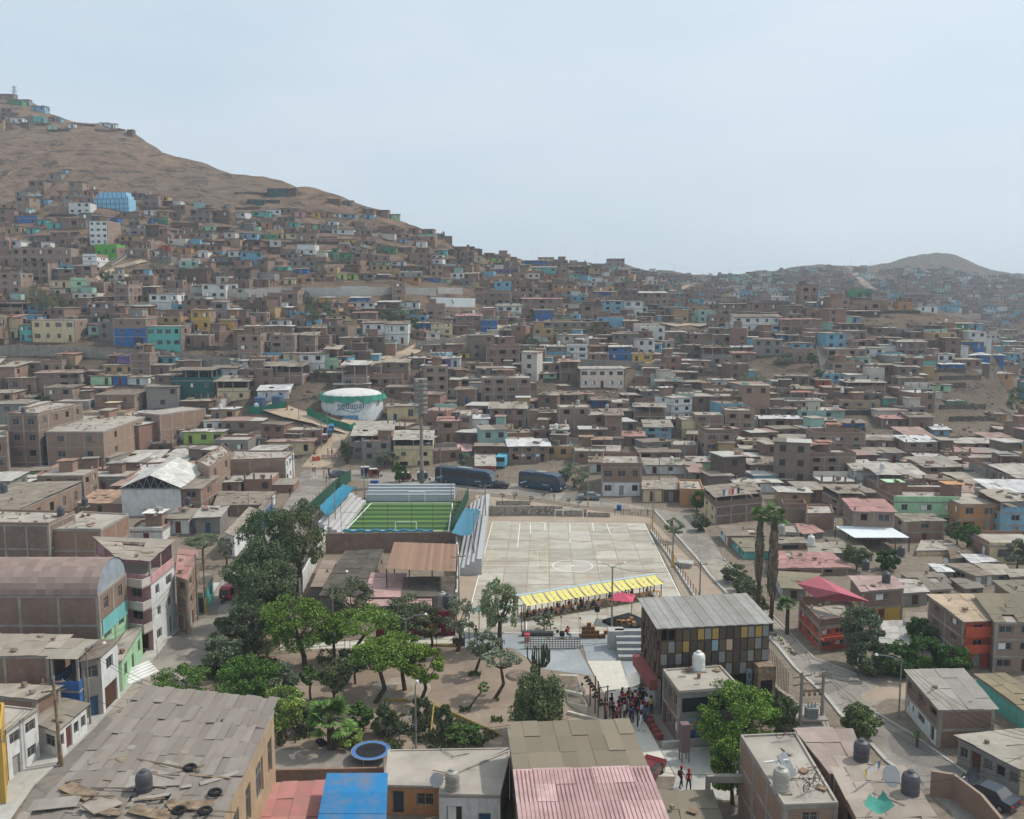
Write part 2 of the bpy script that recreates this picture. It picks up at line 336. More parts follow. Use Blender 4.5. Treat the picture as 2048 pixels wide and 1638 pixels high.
def facade(m,w,z0,z1,ops,mi,rev=.2,rmi=None):
    "wall in the plane y=0 from x=-w/2..w/2 with real openings"
    xs=sorted({-w/2,w/2,*[o[0] for o in ops],*[o[1] for o in ops]}); zs=sorted({z0,z1,*[o[2] for o in ops],*[o[3] for o in ops]})
    for a,b in zip(xs,xs[1:]):
        run=None
        for c,d in zip(zs,zs[1:]):
            mx,mz=(a+b)/2,(c+d)/2
            if any(o[0]<mx<o[1] and o[2]<mz<o[3] for o in ops):
                if run: m.poly([(a,0,run[0]),(b,0,run[0]),(b,0,run[1]),(a,0,run[1])],mi); run=None
            else: run=(run[0],d) if run else (c,d)
        if run: m.poly([(a,0,run[0]),(b,0,run[0]),(b,0,run[1]),(a,0,run[1])],mi)
    q=mi if rmi is None else rmi
    for a,b,c,d in [o[:4] for o in ops]:
        m.poly([(a,0,c),(b,0,c),(b,rev,c),(a,rev,c)],q); m.poly([(a,0,d),(a,rev,d),(b,rev,d),(b,0,d)],q)
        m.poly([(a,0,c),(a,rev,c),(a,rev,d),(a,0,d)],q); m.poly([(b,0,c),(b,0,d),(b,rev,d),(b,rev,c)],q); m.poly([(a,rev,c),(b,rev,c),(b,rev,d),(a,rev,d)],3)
def sheets(m,x0,x1,y0,y1,z,rnd,sw=1.6,sl=2.6,tilt=.0,mess=.12,mi=0,hole=0.0):
    "patchwork of loose overlapping corrugated sheets"
    nx=max(1,int((x1-x0)/sw)); ny=max(1,int((y1-y0)/sl)); dx=(x1-x0)/nx; dy=(y1-y0)/ny
    for i in range(nx):
        for j in range(ny):
            if rnd.random()<hole: continue
            a=x0+i*dx-rnd.uniform(0,mess); b=x0+(i+1)*dx+rnd.uniform(0,mess); c=y0+j*dy-rnd.uniform(0,mess*2); d=y0+(j+1)*dy+rnd.uniform(0,mess*2)
            e=z+rnd.uniform(0,.07)+((i+j*2)%3)*.022; q=[e+(y-y0)*tilt+rnd.uniform(-.02,.05)*mess*8 for y in (c,c,d,d)]; r=rnd.uniform(-mess,mess)*.5
            t=.03; P4=[(a,c+r,q[0]),(b,c-r,q[1]),(b+r,d,q[2]),(a+r,d,q[3])]
            U=[m.pt(p) for p in P4]; D=[m.pt((p[0],p[1],p[2]-t)) for p in P4]
            m.f+= [U,D[::-1]]+[[D[k],D[(k+1)%4],U[(k+1)%4],U[k]] for k in range(4)]; m.m+=[mi]*6
INFO=[]; OCC=[]
def reg(o,desc,cat,px,py,group=None,size=0): INFO.append(dict(o=o,d=desc,c=cat,x=px,y=py,g=group,s=size)); o["category"]=cat; (group and o.__setitem__("group",group))
NUMW=["","single-storey","two-storey","three-storey","four-storey","five-storey"]
ROOFW={'z':"grey-roofed",'m':"pink-roofed",'W':"pale-roofed",'f':"flat-roofed",'u':"open-topped",'x':"unfinished"}
def mkhouse(loc,rz,w,d,h,st,c,roof,rnd,px,py,found=4,near=0,side=1,cols=True,desc=None,wincol=None,wins=True,lower=None,label=None,group=None,door=True,wn=None,sidewin=.5,cat="house"):
    col,cw=HC[c]; isb=c in "br"; root=empty("brick_house" if isb else ("wooden_hut" if c=='k' else "painted_house" if c not in "ga" else "cement_house"),loc,rz)
    if st>5: st=5
    sh=h/st; wall=MB(); wins_=[]
    open_top=roof in "ux"; wst=st-1 if (open_top and st>1) else st; wh=wst*sh
    fm=0 if isb else 1
    def ops_for(W,front):
        ops=[]
        n=wn if (wn and front) else max(1,int(W/2.9)); 
        for s in range(wst):
            dn=rnd.randrange(n) if (s==0 and front and door) else -1
            for k in range(n):
                cx=-W/2+(k+.5)*W/n; 
                if k==dn: ops.append((cx-.48,cx+.48,.08,min(2.1,sh*.82),"door")); continue
                if not front and rnd.random()>sidewin: continue
                if rnd.random()<.13: continue
                ww=min(rnd.choice((1.0,1.4,1.9)),W/n*.66); z=s*sh+sh*.32; ops.append((cx-ww/2,cx+ww/2,z,z+sh*.47,"win"))
        return ops if wins else []
    fo=ops_for(w,True); facade(wall,w,-found,wh,fo,fm)
    X=Matrix.Translation((0,0,0))
    def place(ops,Mx,rzz):
        for o in ops:
            p=Mx@Vector(((o[0]+o[1])/2,.12,o[2]))
            if o[4]=="door": wins_.append(("door",DOOR["plain"],p,rzz,(o[1]-o[0],1,o[3]-o[2]),rnd.choice(DOORC)))
            elif o[4]=="garage": wins_.append(("garage_door",DOOR["garage"],p,rzz,(o[1]-o[0],1,o[3]-o[2]),o[5] if len(o)>5 else rnd.choice(DOORC)))
            else: wins_.append(("window",WIN[rnd.choices(("two","grid","curtain","hole"),(4,3 if near else 1,1,5 if isb else 2))[0]],p,rzz,(o[1]-o[0],1,o[3]-o[2]),None))
    place(fo,X,0)
    # side walls: the one the street shows may carry windows
    for sg in (1,-1):
        Mx=Matrix.Translation((sg*w/2,d/2,0))@Matrix.Rotation(sg*math.pi/2,4,'Z'); wall.M=Mx
        so_=ops_for(d,False) if (sg==side and d>3.5) else []
        facade(wall,d,-found,wh,so_,0 if (isb or rnd.random()<.7 and c not in"gwakCBT") else 1); wall.M=None; place(so_,Mx,sg*math.pi/2)
    wall.poly([(w/2,d,-found),(-w/2,d,-found),(-w/2,d,wh),(w/2,d,wh)],0)
    # concrete frame showing on brick
    e=.025
    if cols and c!='k':
        if isb:
            n=max(1,round(w/3.4)); 
            for k in range(n+1):
                x=-w/2+k*(w-.25)/n
                clear=all(x+.25<o[0] or x>o[1] for o in fo)
                if clear or k in(0,n): wall.box(x-(e if k==0 else 0),x+.25+(e if k==n else 0),-e,.2,-found,wh+(rnd.uniform(.3,.9) if roof=='x' or rnd.random()<.25 else 0.0),2)
        for s in range(1,wst+1):
            wall.box(-w/2-e*2,w/2+e*2,-e*2,d+e,s*sh-.22,s*sh+.015*(s==wst),2)
        if isb:
            n=max(1,round(d/3.6)); xx=side*(w/2)
            for k in range(n+1):
                y=.22+k*(d-.5)/n; a,b=(xx-.1,xx+e) if side>0 else (xx-e,xx+.1); wall.box(a,b,y,y+.24,-found,wh,2)
        if wst<st or roof=='x':
            for x in np.linspace(-w/2+.14,w/2-.14,max(2,round(w/3.5)+1)):
                for y in (.14,d-.14): wall.box(x-.13,x+.13,y-.13,y+.13,wh+.02,wh+(sh-.15 if roof=='u' else rnd.uniform(.5,1.3)),2)
            if roof=='u':
                wall.box(-w/2,w/2,d-.3,d-.16,wh+.02,h-.3,0); wall.box(-w/2+.02,w/2-.02,.02,.12,wh+.02,wh+.9,fm)
    if c=='k' and open_top: roof='z'
    wall.build("wall",[M["brick"],M["paint"] if c!='k' else M["tint"],M["conc"],M["dark"]],root,color=col)
    rf=MB(); rcol=rnd.choice(RC)
    if roof=='m': rcol=L(170,128,122)
    if roof=='W': rcol=L(200,200,198)
    if lower:   # differently painted ground floor
        pass
    if roof in "zmWu":
        top=h if roof!='u' else h
        if roof!='u' and rnd.random()<.0: pass
        zz=top+.04+(0 if roof=='u' else 0)
        base=MB()
        sheets(rf,-w/2-.35,w/2+.35,-.45,d+.2,zz,rnd,sw=1.3 if near else 2.0,sl=2.4 if near else 3.0,tilt=rnd.choice((.02,.05,.08,-.02)),mess=.14 if near else .2,hole=.02 if near else 0)
        if roof!='u': rf.poly([(-w/2,0,wh-.02),(w/2,0,wh-.02),(w/2,d,wh-.02),(-w/2,d,wh-.02)],1)
        else: rf.poly([(-w/2,0,wh+.01),(w/2,0,wh+.01),(w/2,d,wh+.01),(-w/2,d,wh+.01)],1)
    else:
        rf.box(-w/2+.01,w/2-.01,.01,d-.01,wh-.1,wh+.03,1)
        if roof=='f':
            ph=rnd.choice((.15,.5,.9)); 
            rf.box(-w/2,w/2,-.03,.12,wh+.03,wh+ph,2 if isb else 3); rf.box(-w/2-.02,-w/2+.1,.125,d,wh+.03,wh+ph,2); rf.box(w/2-.1,w/2+.02,.125,d,wh+.03,wh+ph,2); rf.box(-w/2+.105,w/2-.105,d-.12,d,wh+.03,wh+ph,2)
        if rnd.random()<.5 and w>5 and d>5:
            a=rnd.uniform(-w/2+.3,w/2-3.2); b=d-rnd.uniform(2.5,3.4); rf.box(a,a+2.6,b,b+2.2,wh+.031,wh+2.1,2); sheets(rf,a-.3,a+3,b-.4,b+2.5,wh+2.2,rnd,1.5,2.6)
        if rnd.random()<.4 and w>5 and d>5:
            a=rnd.uniform(-w/2+.3,0); sheets(rf,a,a+w*.45,d*.35,d*.9,wh+2.0,rnd,1.5,2.6); 
            for x in (a+.1,a+w*.45-.1):
                for y in (d*.36,d*.88): rf.box(x-.05,x+.05,y-.05,y+.05,wh+.031,wh+2,1)
    rf.build("roof",[M["sheet"],M["slab"],M["brick"],M["paint"]],root,color=rcol if roof in "zmWu" else col)
    for nm,me,p,rzz,sc_,cc in wins_: inst(nm,me,root,p,rzz,cc,sc_)
    d_=desc or f"{ROOFW[roof]} {NUMW[st]} {cw} {'hut' if st==1 and c in 'kTCBGlo' and w<9 else 'house'}"
    if label: root["label"]=label; root["category"]=cat; root["group"]=group or "houses on the hillsides"
    else: reg(root,d_,cat,px,py,group or "houses on the hillsides",w*h)
    return root
def H(x0,x1,yt,yb,c,st=0,roof=None,depth=None,yaw=None,**k):
    rnd=random.Random(int(x0*7919+yb*31)); px=(x0+x1)/2; g=hit(px,yb); s=ppm(g.y,g.z); w=(x1-x0)/s; h=(yb-yt)/s/.97
    if not st: st=max(1,round(h/2.9))
    if not roof: roof=rnd.choices("zfuxmW",(5,3,2 if st>1 else 0,2 if c in"br" else 0,.5,1))[0] if c in "br" else rnd.choices("zfmWu",(7,2,.5,1.5,1 if st>1 else 0))[0]
    if depth is None: depth=rnd.uniform(6,9) if st>1 else rnd.uniform(4,6)
    if yaw is None: yaw=rnd.uniform(-.07,.07)+(-.04 if px>1100 else .02)
    OCC.append((x0,x1,yt,yb,g.y))
    return mkhouse(g,yaw,w,depth,h,st,c,roof,rnd,px,(yt+yb)/2,side=1 if px<1080 else -1,found=5,**k)
HD="""0,27,189,198,b 15,44,200,210,G 44,58,200,211,g 62,90,213,223,C 21,46,236,248,w 50,67,234,243,g 66,90,236,244,T 93,110,236,243,k 110,122,236,244,C 97,114,252,261,l 137,151,248,256,w
199,215,246,252,w 216,232,248,256,w 254,265,260,272,k 98,123,347,362,g 124,133,339,348,C 58,90,363,388,b,2 138,166,365,391,b,2 34,61,395,432,b,3 72,97,399,410,C 100,147,395,430,b,2,x 153,187,393,410,b,1,x
173,198,381,393,o 285,317,391,414,r,2 319,349,403,412,k 0,32,409,418,o 36,75,437,446,B 76,94,440,450,T 95,122,446,457,T 52,73,457,467,T 124,173,438,457,b,1 11,41,453,469,a
220,236,436,448,B 262,291,461,471,g 288,309,420,430,w 310,337,424,434,a 276,289,435,443,y 297,313,437,447,B 314,336,438,448,G 381,421,421,444,b,2 422,460,424,446,k 447,454,411,418,C
344,397,450,459,k 400,431,453,462,l 432,459,455,464,k 391,450,482,491,k 451,481,478,493,a 324,342,490,501,e 354,382,496,507,o 396,416,504,515,w 421,484,515,528,g 255,296,498,514,r 297,317,501,512,w
27,142,498,530,b,2 167,194,514,542,w,3,f,12 0,26,498,530,b,2 46,98,525,565,b,3 99,147,539,560,b,2 100,156,562,576,c 148,184,533,555,b,2 0,44,548,587,b,3 142,176,562,590,l,2 177,209,565,586,b
231,259,576,621,b,3,f,11 300,355,590,620,w,2 317,366,561,576,b 282,315,575,590,b 474,500,560,575,b 366,415,540,565,k,2 266,307,540,550,k 40,85,580,597,a 0,46,608,633,r,2 156,181,597,612,b 182,228,606,640,b,2
260,302,614,636,k 0,14,636,681,c,2 15,36,636,677,c,2 380,398,631,650,v 363,420,671,697,b 363,380,650,669,b 383,421,622,662,y,2 424,454,606,640,g,2 455,475,620,640,o 438,467,642,662,y
220,233,712,735,k 235,260,712,735,v,2 262,302,708,750,b,3 305,341,731,750,b 115,152,709,731,a 0,32,735,780,b,2 20,81,726,743,b 83,125,727,747,b 18,72,757,784,b 74,162,747,777,b,2 181,224,752,770,l,1,z
226,253,752,770,B,1,z 255,297,755,770,w,1,z 425,474,737,761,w 435,498,764,802,c,2,u 342,402,722,737,b 468,496,722,733,w 331,366,860,880,w 368,448,864,888,L,1,z 448,535,858,896,r,2,x 422,472,819,841,a 363,419,803,835,k
528,606,734,768,b,2,u 567,597,707,722,c 600,649,709,745,w,2 650,677,700,745,l,2 685,735,732,779,b,2,u 668,738,769,782,r 736,762,732,756,b 764,817,726,756,b,2 737,805,756,773,b 849,896,735,801,r,4,f
898,962,741,776,b 963,1061,758,803,b,3,f 912,953,780,808,b 810,849,717,736,r 851,900,718,735,v 901,920,717,735,w 916,940,705,716,y 972,1039,698,730,b,2 876,916,843,884,b,2,m 919,945,812,872,r,3 945,978,838,864,w,1,W
980,1052,818,855,b,2 1055,1100,826,855,r 879,910,804,817,w 1015,1070,867,879,T,1,z 1018,1098,893,925,r,2,W 775,837,813,843,c,1,z 538,626,884,912,c,1,z 573,644,860,878,r,1,x 951,1027,893,925,k
1119,1157,725,762,b,2,u 1073,1114,748,757,l 1080,1132,694,718,g,2 1133,1175,694,718,w,2 1176,1218,695,719,r,2 1219,1262,695,720,B,2 1263,1304,708,724,y,1 1305,1330,709,722,b 1103,1157,791,826,r,2 1158,1185,789,801,c
1221,1258,792,832,b,3 1284,1315,783,810,g,2 1340,1386,797,840,w,3,f,9,.35 1388,1430,767,803,r,2 1117,1180,817,873,r,3 1082,1116,826,858,r 1185,1215,801,814,B 1268,1330,815,850,b,2,u 1103,1135,860,905,w,3
1211,1243,832,887,r,3 1290,1342,855,880,C,2,z 1245,1288,873,890,r,1,m 1363,1390,841,876,c,2 1390,1446,832,879,b,3 1450,1507,826,879,r,3,f 1409,1466,868,923,r,3,f,8 1343,1394,890,912,b 1147,1243,880,925,b,2,x
1381,1440,924,939,l,1,z 1488,1539,883,905,c,1,z 1520,1600,838,858,r,1,W 1278,1360,905,920,r,1,z 1293,1389,930,948,w,1,z 1666,1728,728,752,r,2,f 1838,1871,729,741,T 1882,1928,729,741,B 1978,2024,748,759,o
1694,1770,766,791,b,2 1797,1846,757,781,r 1867,1901,770,782,l 1545,1650,785,820,r,2,x 1679,1759,804,817,a 1767,1791,797,811,T 1895,1934,803,814,G 1669,1728,846,862,B 1764,1811,838,855,r,1,m 1820,1866,835,860,r
1868,1899,860,871,C 1983,2013,829,843,o 1811,1873,885,914,r,2 1914,1991,887,902,a 1627,1728,873,912,r,3,f 1616,1709,914,964,r,3,f 1843,1893,920,934,w,1,z 1896,1958,920,940,o,1,z 1807,1842,923,934,r
1710,1752,943,980,w,2 1753,1846,950,1000,b,3,u 1848,1925,934,964,b,2,z 1676,1750,987,1031,b,3,u 1786,1914,1004,1055,l,2,f 1917,1994,1010,1066,o,2 1998,2060,1003,1072,C,3,u
1442,1494,609,632,r,2 1469,1494,598,608,r 1505,1574,607,622,r 1532,1586,595,605,w 1603,1636,574,604,b,2 1637,1678,586,597,o 1620,1638,606,614,C 1695,1743,581,602,G,1,f 1419,1467,634,658,b,2 1468,1560,635,665,w,2,z
1562,1641,640,665,b,2 1615,1660,622,636,b 1680,1733,646,678,b,2 1700,1720,634,645,C 1381,1422,669,695,b,2 1424,1464,670,690,r 1405,1463,697,732,g,2,u 1465,1487,695,705,G 1488,1510,695,705,o 1464,1510,707,722,b
1569,1631,702,724,b 1582,1627,687,699,C 1555,1572,670,681,B 1578,1598,671,681,b 1655,1732,698,718,b 1428,1469,761,779,w 1364,1418,722,738,a 1556,1617,753,767,r,1,z 1633,1660,761,773,e
1765,1811,588,599,C,1,z 1812,1864,589,604,k 1705,1777,606,621,r,1,f 1796,1823,607,619,o 1836,1875,613,625,w 1673,1761,623,632,k 1789,1822,658,669,g 1824,1850,656,666,b 1851,1883,652,669,k 1885,1935,648,661,G,1,z
1936,1964,648,659,C,1,z 1794,1851,685,712,r,2 1852,1878,699,710,p 1912,1966,684,698,B,1,z 1967,2009,685,695,o 2012,2047,684,694,C 1927,1981,711,718,B 1983,2007,711,726,B 1712,1757,681,697,r,1,m
535,575,378,393,t 576,592,379,392,k 496,528,400,409,t 504,540,424,433,T 590,611,424,433,p 612,640,424,434,y 644,665,426,434,o 666,683,427,435,w 684,713,429,436,C 725,747,429,437,C 655,680,400,409,k 688,706,402,411,g
738,767,404,413,B 768,794,406,415,v 775,799,429,438,l 800,821,431,439,C 837,854,447,456,C 873,882,459,466,w 487,511,440,450,g 523,545,446,457,o 546,573,446,457,k 577,598,445,454,T 612,635,449,458,l 637,675,451,461,g
483,515,467,479,C 516,555,469,478,G 562,593,467,478,c 594,634,470,483,b 640,675,477,487,b 677,710,479,489,y 711,753,481,489,b 711,735,454,461,g 798,816,478,486,C 832,853,483,495,w 755,793,494,506,G 796,824,495,506,b
835,860,496,507,b 873,894,501,510,T 895,914,501,510,b 523,561,495,506,k 562,593,498,510,b 595,631,490,509,w,2 644,663,503,511,T 664,676,497,521,G,2 677,705,506,521,G 706,745,506,518,b 490,521,481,495,k
738,777,525,532,l 782,811,523,532,w 544,577,534,544,T 589,615,538,547,B 627,650,527,543,b 689,719,531,544,k 675,694,548,559,L 695,715,548,559,L 716,748,548,559,g 755,778,550,556,v 794,839,555,565,o 840,879,556,562,B
881,902,558,566,l 568,591,558,569,c 592,625,556,566,o 496,538,559,572,r 785,811,566,603,r,3,f 656,682,580,591,B 684,736,578,588,w 638,665,596,608,y 702,738,596,608,B 755,798,605,615,k 799,838,604,616,w
852,890,611,643,b,3,f 565,597,587,619,b,2 494,534,608,643,b,2 541,584,616,631,r 539,581,640,653,w 585,609,633,653,b 660,697,631,643,c 706,753,626,638,r 770,816,650,688,w,2,z 726,769,648,684,w,2,z 836,862,647,663,B
862,905,646,670,c,2 912,962,633,658,b,2,m 963,994,641,666,B,2 477,523,672,721,b,3,f 542,590,671,711,b,3,f 599,631,672,706,b,2 632,660,676,700,b 680,725,677,704,r 490,585,653,668,b 832,881,677,702,r,2,x
938,959,527,543,a 964,1007,529,538,w 950,963,514,522,l 975,1001,516,523,L 967,985,499,507,y 910,927,478,484,g 929,949,488,496,k 993,1022,539,549,v 924,957,548,565,b 905,937,538,546,b 1043,1097,521,528,B
1049,1112,535,545,T,1,z 1093,1130,549,560,o 1131,1158,548,557,T 985,1042,557,566,o 1156,1204,565,573,w 1105,1159,570,592,o,2 1025,1068,576,597,r 1044,1125,599,621,r 949,1022,586,611,b 1190,1229,584,592,B
1272,1335,587,610,r,2 993,1043,613,638,w,2 967,992,617,636,p 1068,1106,621,648,B,2 1165,1204,611,643,b,2 1205,1246,603,633,C,3 1247,1285,602,633,w,2 1086,1175,645,672,b,2,f 1217,1247,658,670,a 1248,1275,643,665,b
1292,1304,644,653,C 1335,1371,665,687,r 1228,1249,554,561,w 1276,1310,521,535,b,2,f 1215,1249,518,533,b,2 1115,1169,533,540,k 1010,1068,508,515,b 1134,1172,520,526,C 363,413,948,968,r 205,240,910,940,b
437,480,964,989,b,1,z 335,378,1037,1068,w,1,z 393,440,1034,1069,g,1,z 260,325,1062,1084,w,1,f 1381,1410,945,965,g,1,z 1180,1215,925,945,w,1,z 1500,1560,930,960,r,1,z 1560,1620,985,1010,a,1,z 1470,1560,965,985,w,1,z"""
for tok in HD.split():
    q=tok.split(","); H(float(q[0]),float(q[1]),float(q[2]),float(q[3]),q[4],*( [int(q[5])] if len(q)>5 else []),**({"roof":q[6]} if len(q)>6 else {}),**({"depth":float(q[7])} if len(q)>7 else {}),**({"yaw":float(q[8])} if len(q)>8 else {}))
print("digitised houses",len(OCC))
def skylim(px): return np.interp(px,[0,60,300,330,500,740,830,900,1000,1400,1500,1600,1700,1760,1790,1930,1960,2048],[196,222,385,400,425,415,445,475,508,556,548,540,530,538,538,538,552,552])
def free(x0,x1,yt,yb,OC,pad=1):
    for a,b,c,d,y in OC:
        if x0-pad<b and x1+pad>a:
            if y==0:
                if yb>=d-2 and yt<d-.25*(d-c) and min(x1,b)-max(x0,a)>.2*(b-a): return False
            elif yb>d and yt<d-.3*(d-c) and min(x1,b)-max(x0,a)>.25*(b-a): return False
    return True
NOB=[(560,1410,925,1700,0),(612,768,772,866,0),(0,455,682,712,0),(130,560,240,372,0),(496,875,567,592,0),(836,945,575,625,0),(1790,1935,500,536,0),(1671,1819,1046,1103,0),(1150,1260,730,790,0),(180,262,380,420,0),(600,720,850,930,0),(1740,1990,850,890,0),(1880,2048,740,850,0),(1740,1960,628,655,0),(1500,1640,724,750,0),(1080,1200,760,790,0),(1330,1420,650,665,0)]
FP={}
def fp_add(x,y,r): FP.setdefault((int(x//12),int(y//12)),[]).append((x,y,r))
def fp_free(x,y,r,k=.92):
    i,j=int(x//12),int(y//12)
    return not any(math.hypot(a-x,b-y)<(q+r)*k for u in(-1,0,1) for v in(-1,0,1) for a,b,q in FP.get((i+u,j+v),()))
for it in INFO:
    o=it["o"]; bb=[Vector(c) for c in [ch for ch in o.children if ch.name.startswith("wall")][0].bound_box]; w2=max(v.x for v in bb); d2=max(v.y for v in bb); n=max(1,round(2*w2/d2)) if d2>0 else 1; Mw=Matrix.Translation(o.location)@Matrix.Rotation(o.rotation_euler.z,4,'Z')
    for i in range(n): p=Mw@Vector((-w2+2*w2*(i+.5)/n,d2/2,0)); fp_add(p.x,p.y,min(d2/2,w2))
# ---------------------------------------------------------------- paved and bare sheets
def poly2(px,z): return [P(x,y,z) for x,y in px]
def sheet_poly(name,pts,z,mat,label,kind="structure",drape=False):
    from mathutils.geometry import tessellate_polygon
    m=MB(); v=[P(x,y,z) for x,y in pts]
    for t in tessellate_polygon([v]):
        a=[v[i] for i in t]; n=(a[1]-a[0]).cross(a[2]-a[0]); m.poly(a if n.z>0 else a[::-1])
    o=m.build(name,mat); o["kind"]=kind; o["label"]=label; return o
def ribbon(name,c,w,mat,label,z=.06,kind="structure",steps=6):
    "strip draped over the terrain, c = centre pixels"
    pts=[]
    for (a,b) in zip(c,c[1:]):
        for k in range(steps): t=k/steps; pts.append(hit(a[0]+(b[0]-a[0])*t,a[1]+(b[1]-a[1])*t))
    pts.append(hit(*c[-1])); m=MB(); L_=[];R_=[]
    for i,p in enumerate(pts):
        d=(pts[min(i+1,len(pts)-1)]-pts[max(i-1,0)]); d.z=0; d.normalize(); n=Vector((-d.y,d.x,0))*w/2
        for q,l in ((p+n,L_),(p-n,R_)): l.append(m.pt((q.x,q.y,max(zt(q.x,q.y),p.z-.2)+z)))
    for i in range(len(pts)-1): m.f.append([R_[i],R_[i+1],L_[i+1],L_[i]]); m.m.append(0)
    for p in pts: fp_add(p.x,p.y,w/2+.5)
    for (a,b) in zip(c,c[1:]):
        for k in range(4): x=a[0]+(b[0]-a[0])*(k+.5)/4; y=a[1]+(b[1]-a[1])*(k+.5)/4; OCC.append((x-5,x+5,y-4,y+4,0))
    o=m.build(name,mat,smooth=True); o["kind"]=kind; o["label"]=label; return o
def ground_mat(name,a,b,spots=None,scale=.25):
    t=NT(name,.97,.05); o=t.coord(); n=t.noise(o,scale,8,.65,.4); f=t.noise(o,2.2,5,.7); c=t.ramp(n,[(.32,a),(.68,b)])
    c=t.mix(1,c,t.ramp(f,[(.3,(.88,.88,.88)),(.7,(1.08,1.08,1.08))]),"MULTIPLY")
    if spots: c=t.mix(t.ramp(t.noise(t.map(o,(1,.35,1)),.12,6,.7,1.0),[(.48,(0,0,0)),(.62,(.8,.8,.8))]),c,spots)
    if "road" in name:
        v=t.new("ShaderNodeTexVoronoi"); v.feature="DISTANCE_TO_EDGE"; v.inputs["Scale"].default_value=.23; t.link(t.mixv(o),v.inputs["Vector"]); c=t.mix(t.ramp(v.outputs["Distance"],[(0,(.7,.7,.7)),(.02,(0,0,0))]),c,L(84,80,75))
        v2=t.new("ShaderNodeTexVoronoi"); v2.inputs["Scale"].default_value=.16; t.link(o,v2.inputs["Vector"]); s=t.new("ShaderNodeSeparateColor"); t.link(v2.outputs["Color"],s.inputs[0]); c=t.mix(t.ramp(s.outputs[0],[(.8,(0,0,0)),(.82,(.6,.6,.6))]),c,L(108,104,99))
    t.col(c); t.bump(f,.3,.04); return t.mat
M["road"]=ground_mat("worn_road",L(122,117,110),L(150,143,134),L(162,152,138))
M["dirtroad"]=ground_mat("dirt_road",L(160,142,120),L(180,162,138))
M["dirt"]=ground_mat("park_soil",L(122,108,95),L(158,142,125),L(136,119,103),.12)
M["sand"]=ground_mat("court_sand",L(148,134,118),L(166,150,132))
M["pave"]=ground_mat("concrete_paving",L(158,156,150),L(182,179,170),None,.2)
M["pavedark"]=ground_mat("grey_concrete",L(136,140,142),L(162,166,167),None,.15)
M["palepave"]=ground_mat("pale_concrete",L(186,182,168),L(204,200,186),None,.2)
M["yard"]=ground_mat("yard_floor",L(134,126,116),L(156,147,136),L(120,112,104),.3)
M["grassm"]=ground_mat("grass_soil",L(66,80,46),L(98,104,66),L(118,108,86),.6)
RL=[(20,1660),(69,1570),(185,1459),(275,1357),(342,1274),(402,1225),(440,1165),(480,1110),(520,1060),(558,1028),(589,980),(603,945),(620,930),(660,930),(760,943),(870,955),(1010,964),(1130,985),(1240,1005),(1400,1032),(1420,1075),(1447,1117),(1499,1177),(1554,1240),(1629,1318),(1712,1348),(1780,1352),(1830,1352),(1830,1400),(1775,1398),(1750,1412),(1754,1427),(1825,1469),(1935,1548),(2014,1624),(2050,1670),(1920,1670),(1900,1620),(1825,1563),(1772,1522),(1731,1477),(1682,1431),(1652,1393),(1591,1337),(1557,1295),(1466,1200),(1420,1151),(1399,1123),(1346,1063),(1308,1020),(1180,1013),(1040,992),(950,983),(860,975),(760,966),(700,958),(650,965),(640,1000),(600,1050),(560,1110),(520,1180),(480,1230),(440,1290),(405,1345),(370,1390),(300,1450),(180,1560),(100,1660)]
sheet_poly("road",RL,.012,M["road"],"worn grey asphalt streets wrapping round the park and courts")
sheet_poly("pavement",[(0,1570),(60,1500),(150,1430),(215,1390),(262,1345),(300,1290),(330,1250),(385,1215),(420,1165),(440,1165),(402,1225),(342,1274),(275,1357),(185,1459),(69,1570),(20,1640),(-20,1640)],.13,M["pave"],"raised concrete pavement along the left street")
def kerb(name,pts,label,w=.18,h=.14,mat=None,z=0):
    m=MB(); q=[P(x,y,0) for x,y in pts]
    for a,b in zip(q,q[1:]):
        d=b-a; l=d.length; m.M=Matrix.Translation(a+Vector((0,0,z)))@Matrix.Rotation(math.atan2(d.y,d.x),4,'Z'); m.box(-.02,l+.02,-w/2,w/2,-.2,h)
    o=m.build(name,mat or M["pave"]); o["kind"]="structure"; o["label"]=label; return o
kerb("kerb",[(1308,1020),(1346,1063),(1399,1123),(1420,1151),(1466,1200),(1557,1295),(1591,1337),(1652,1393),(1682,1431),(1731,1477),(1772,1522),(1825,1563)],"pale concrete kerb along the right street",.35)
kerb("kerb",[(1447,1117),(1499,1177),(1554,1240),(1629,1318),(1712,1348)],"thin kerb on the far side of the right street",.15,.1)
kerb("kerb",[(1754,1427),(1825,1469),(1935,1548)],"kerb line below the white and brick house",.2,.08)
kerb("kerb",[(69,1570),(185,1459),(275,1357),(342,1274),(402,1225)],"kerb edge of the left pavement",.2,.15)
sheet_poly("dirt_ground",[(405,1345),(440,1290),(480,1230),(520,1250),(600,1280),(700,1287),(930,1296),(1020,1290),(1087,1338),(1187,1352),(1215,1400),(1240,1450),(1200,1495),(1015,1500),(770,1502),(545,1495),(430,1420),(380,1385)],.006,M["dirt"],"bare brown park soil under the trees")
sheet_poly("sand_ground",[(950,990),(1040,1000),(1180,1020),(1300,1036),(1420,1160),(1470,1215),(1400,1275),(1345,1150),(1297,1047),(985,1043),(945,1199),(927,1268),(905,1268),(915,1140),(960,1020)],.004,M["sand"],"sandy strip around the concrete court")
sheet_poly("yard_ground",[(545,1500),(775,1500),(770,1560),(545,1560)],.02,M["yard"],"flat grey yard around the trampoline")
sheet_poly("walkway",[(1174,1321),(1241,1321),(1262,1385),(1295,1453),(1350,1553),(1285,1553),(1240,1450),(1215,1400)],.03,M["palepave"],"pale concrete walkway below the court")
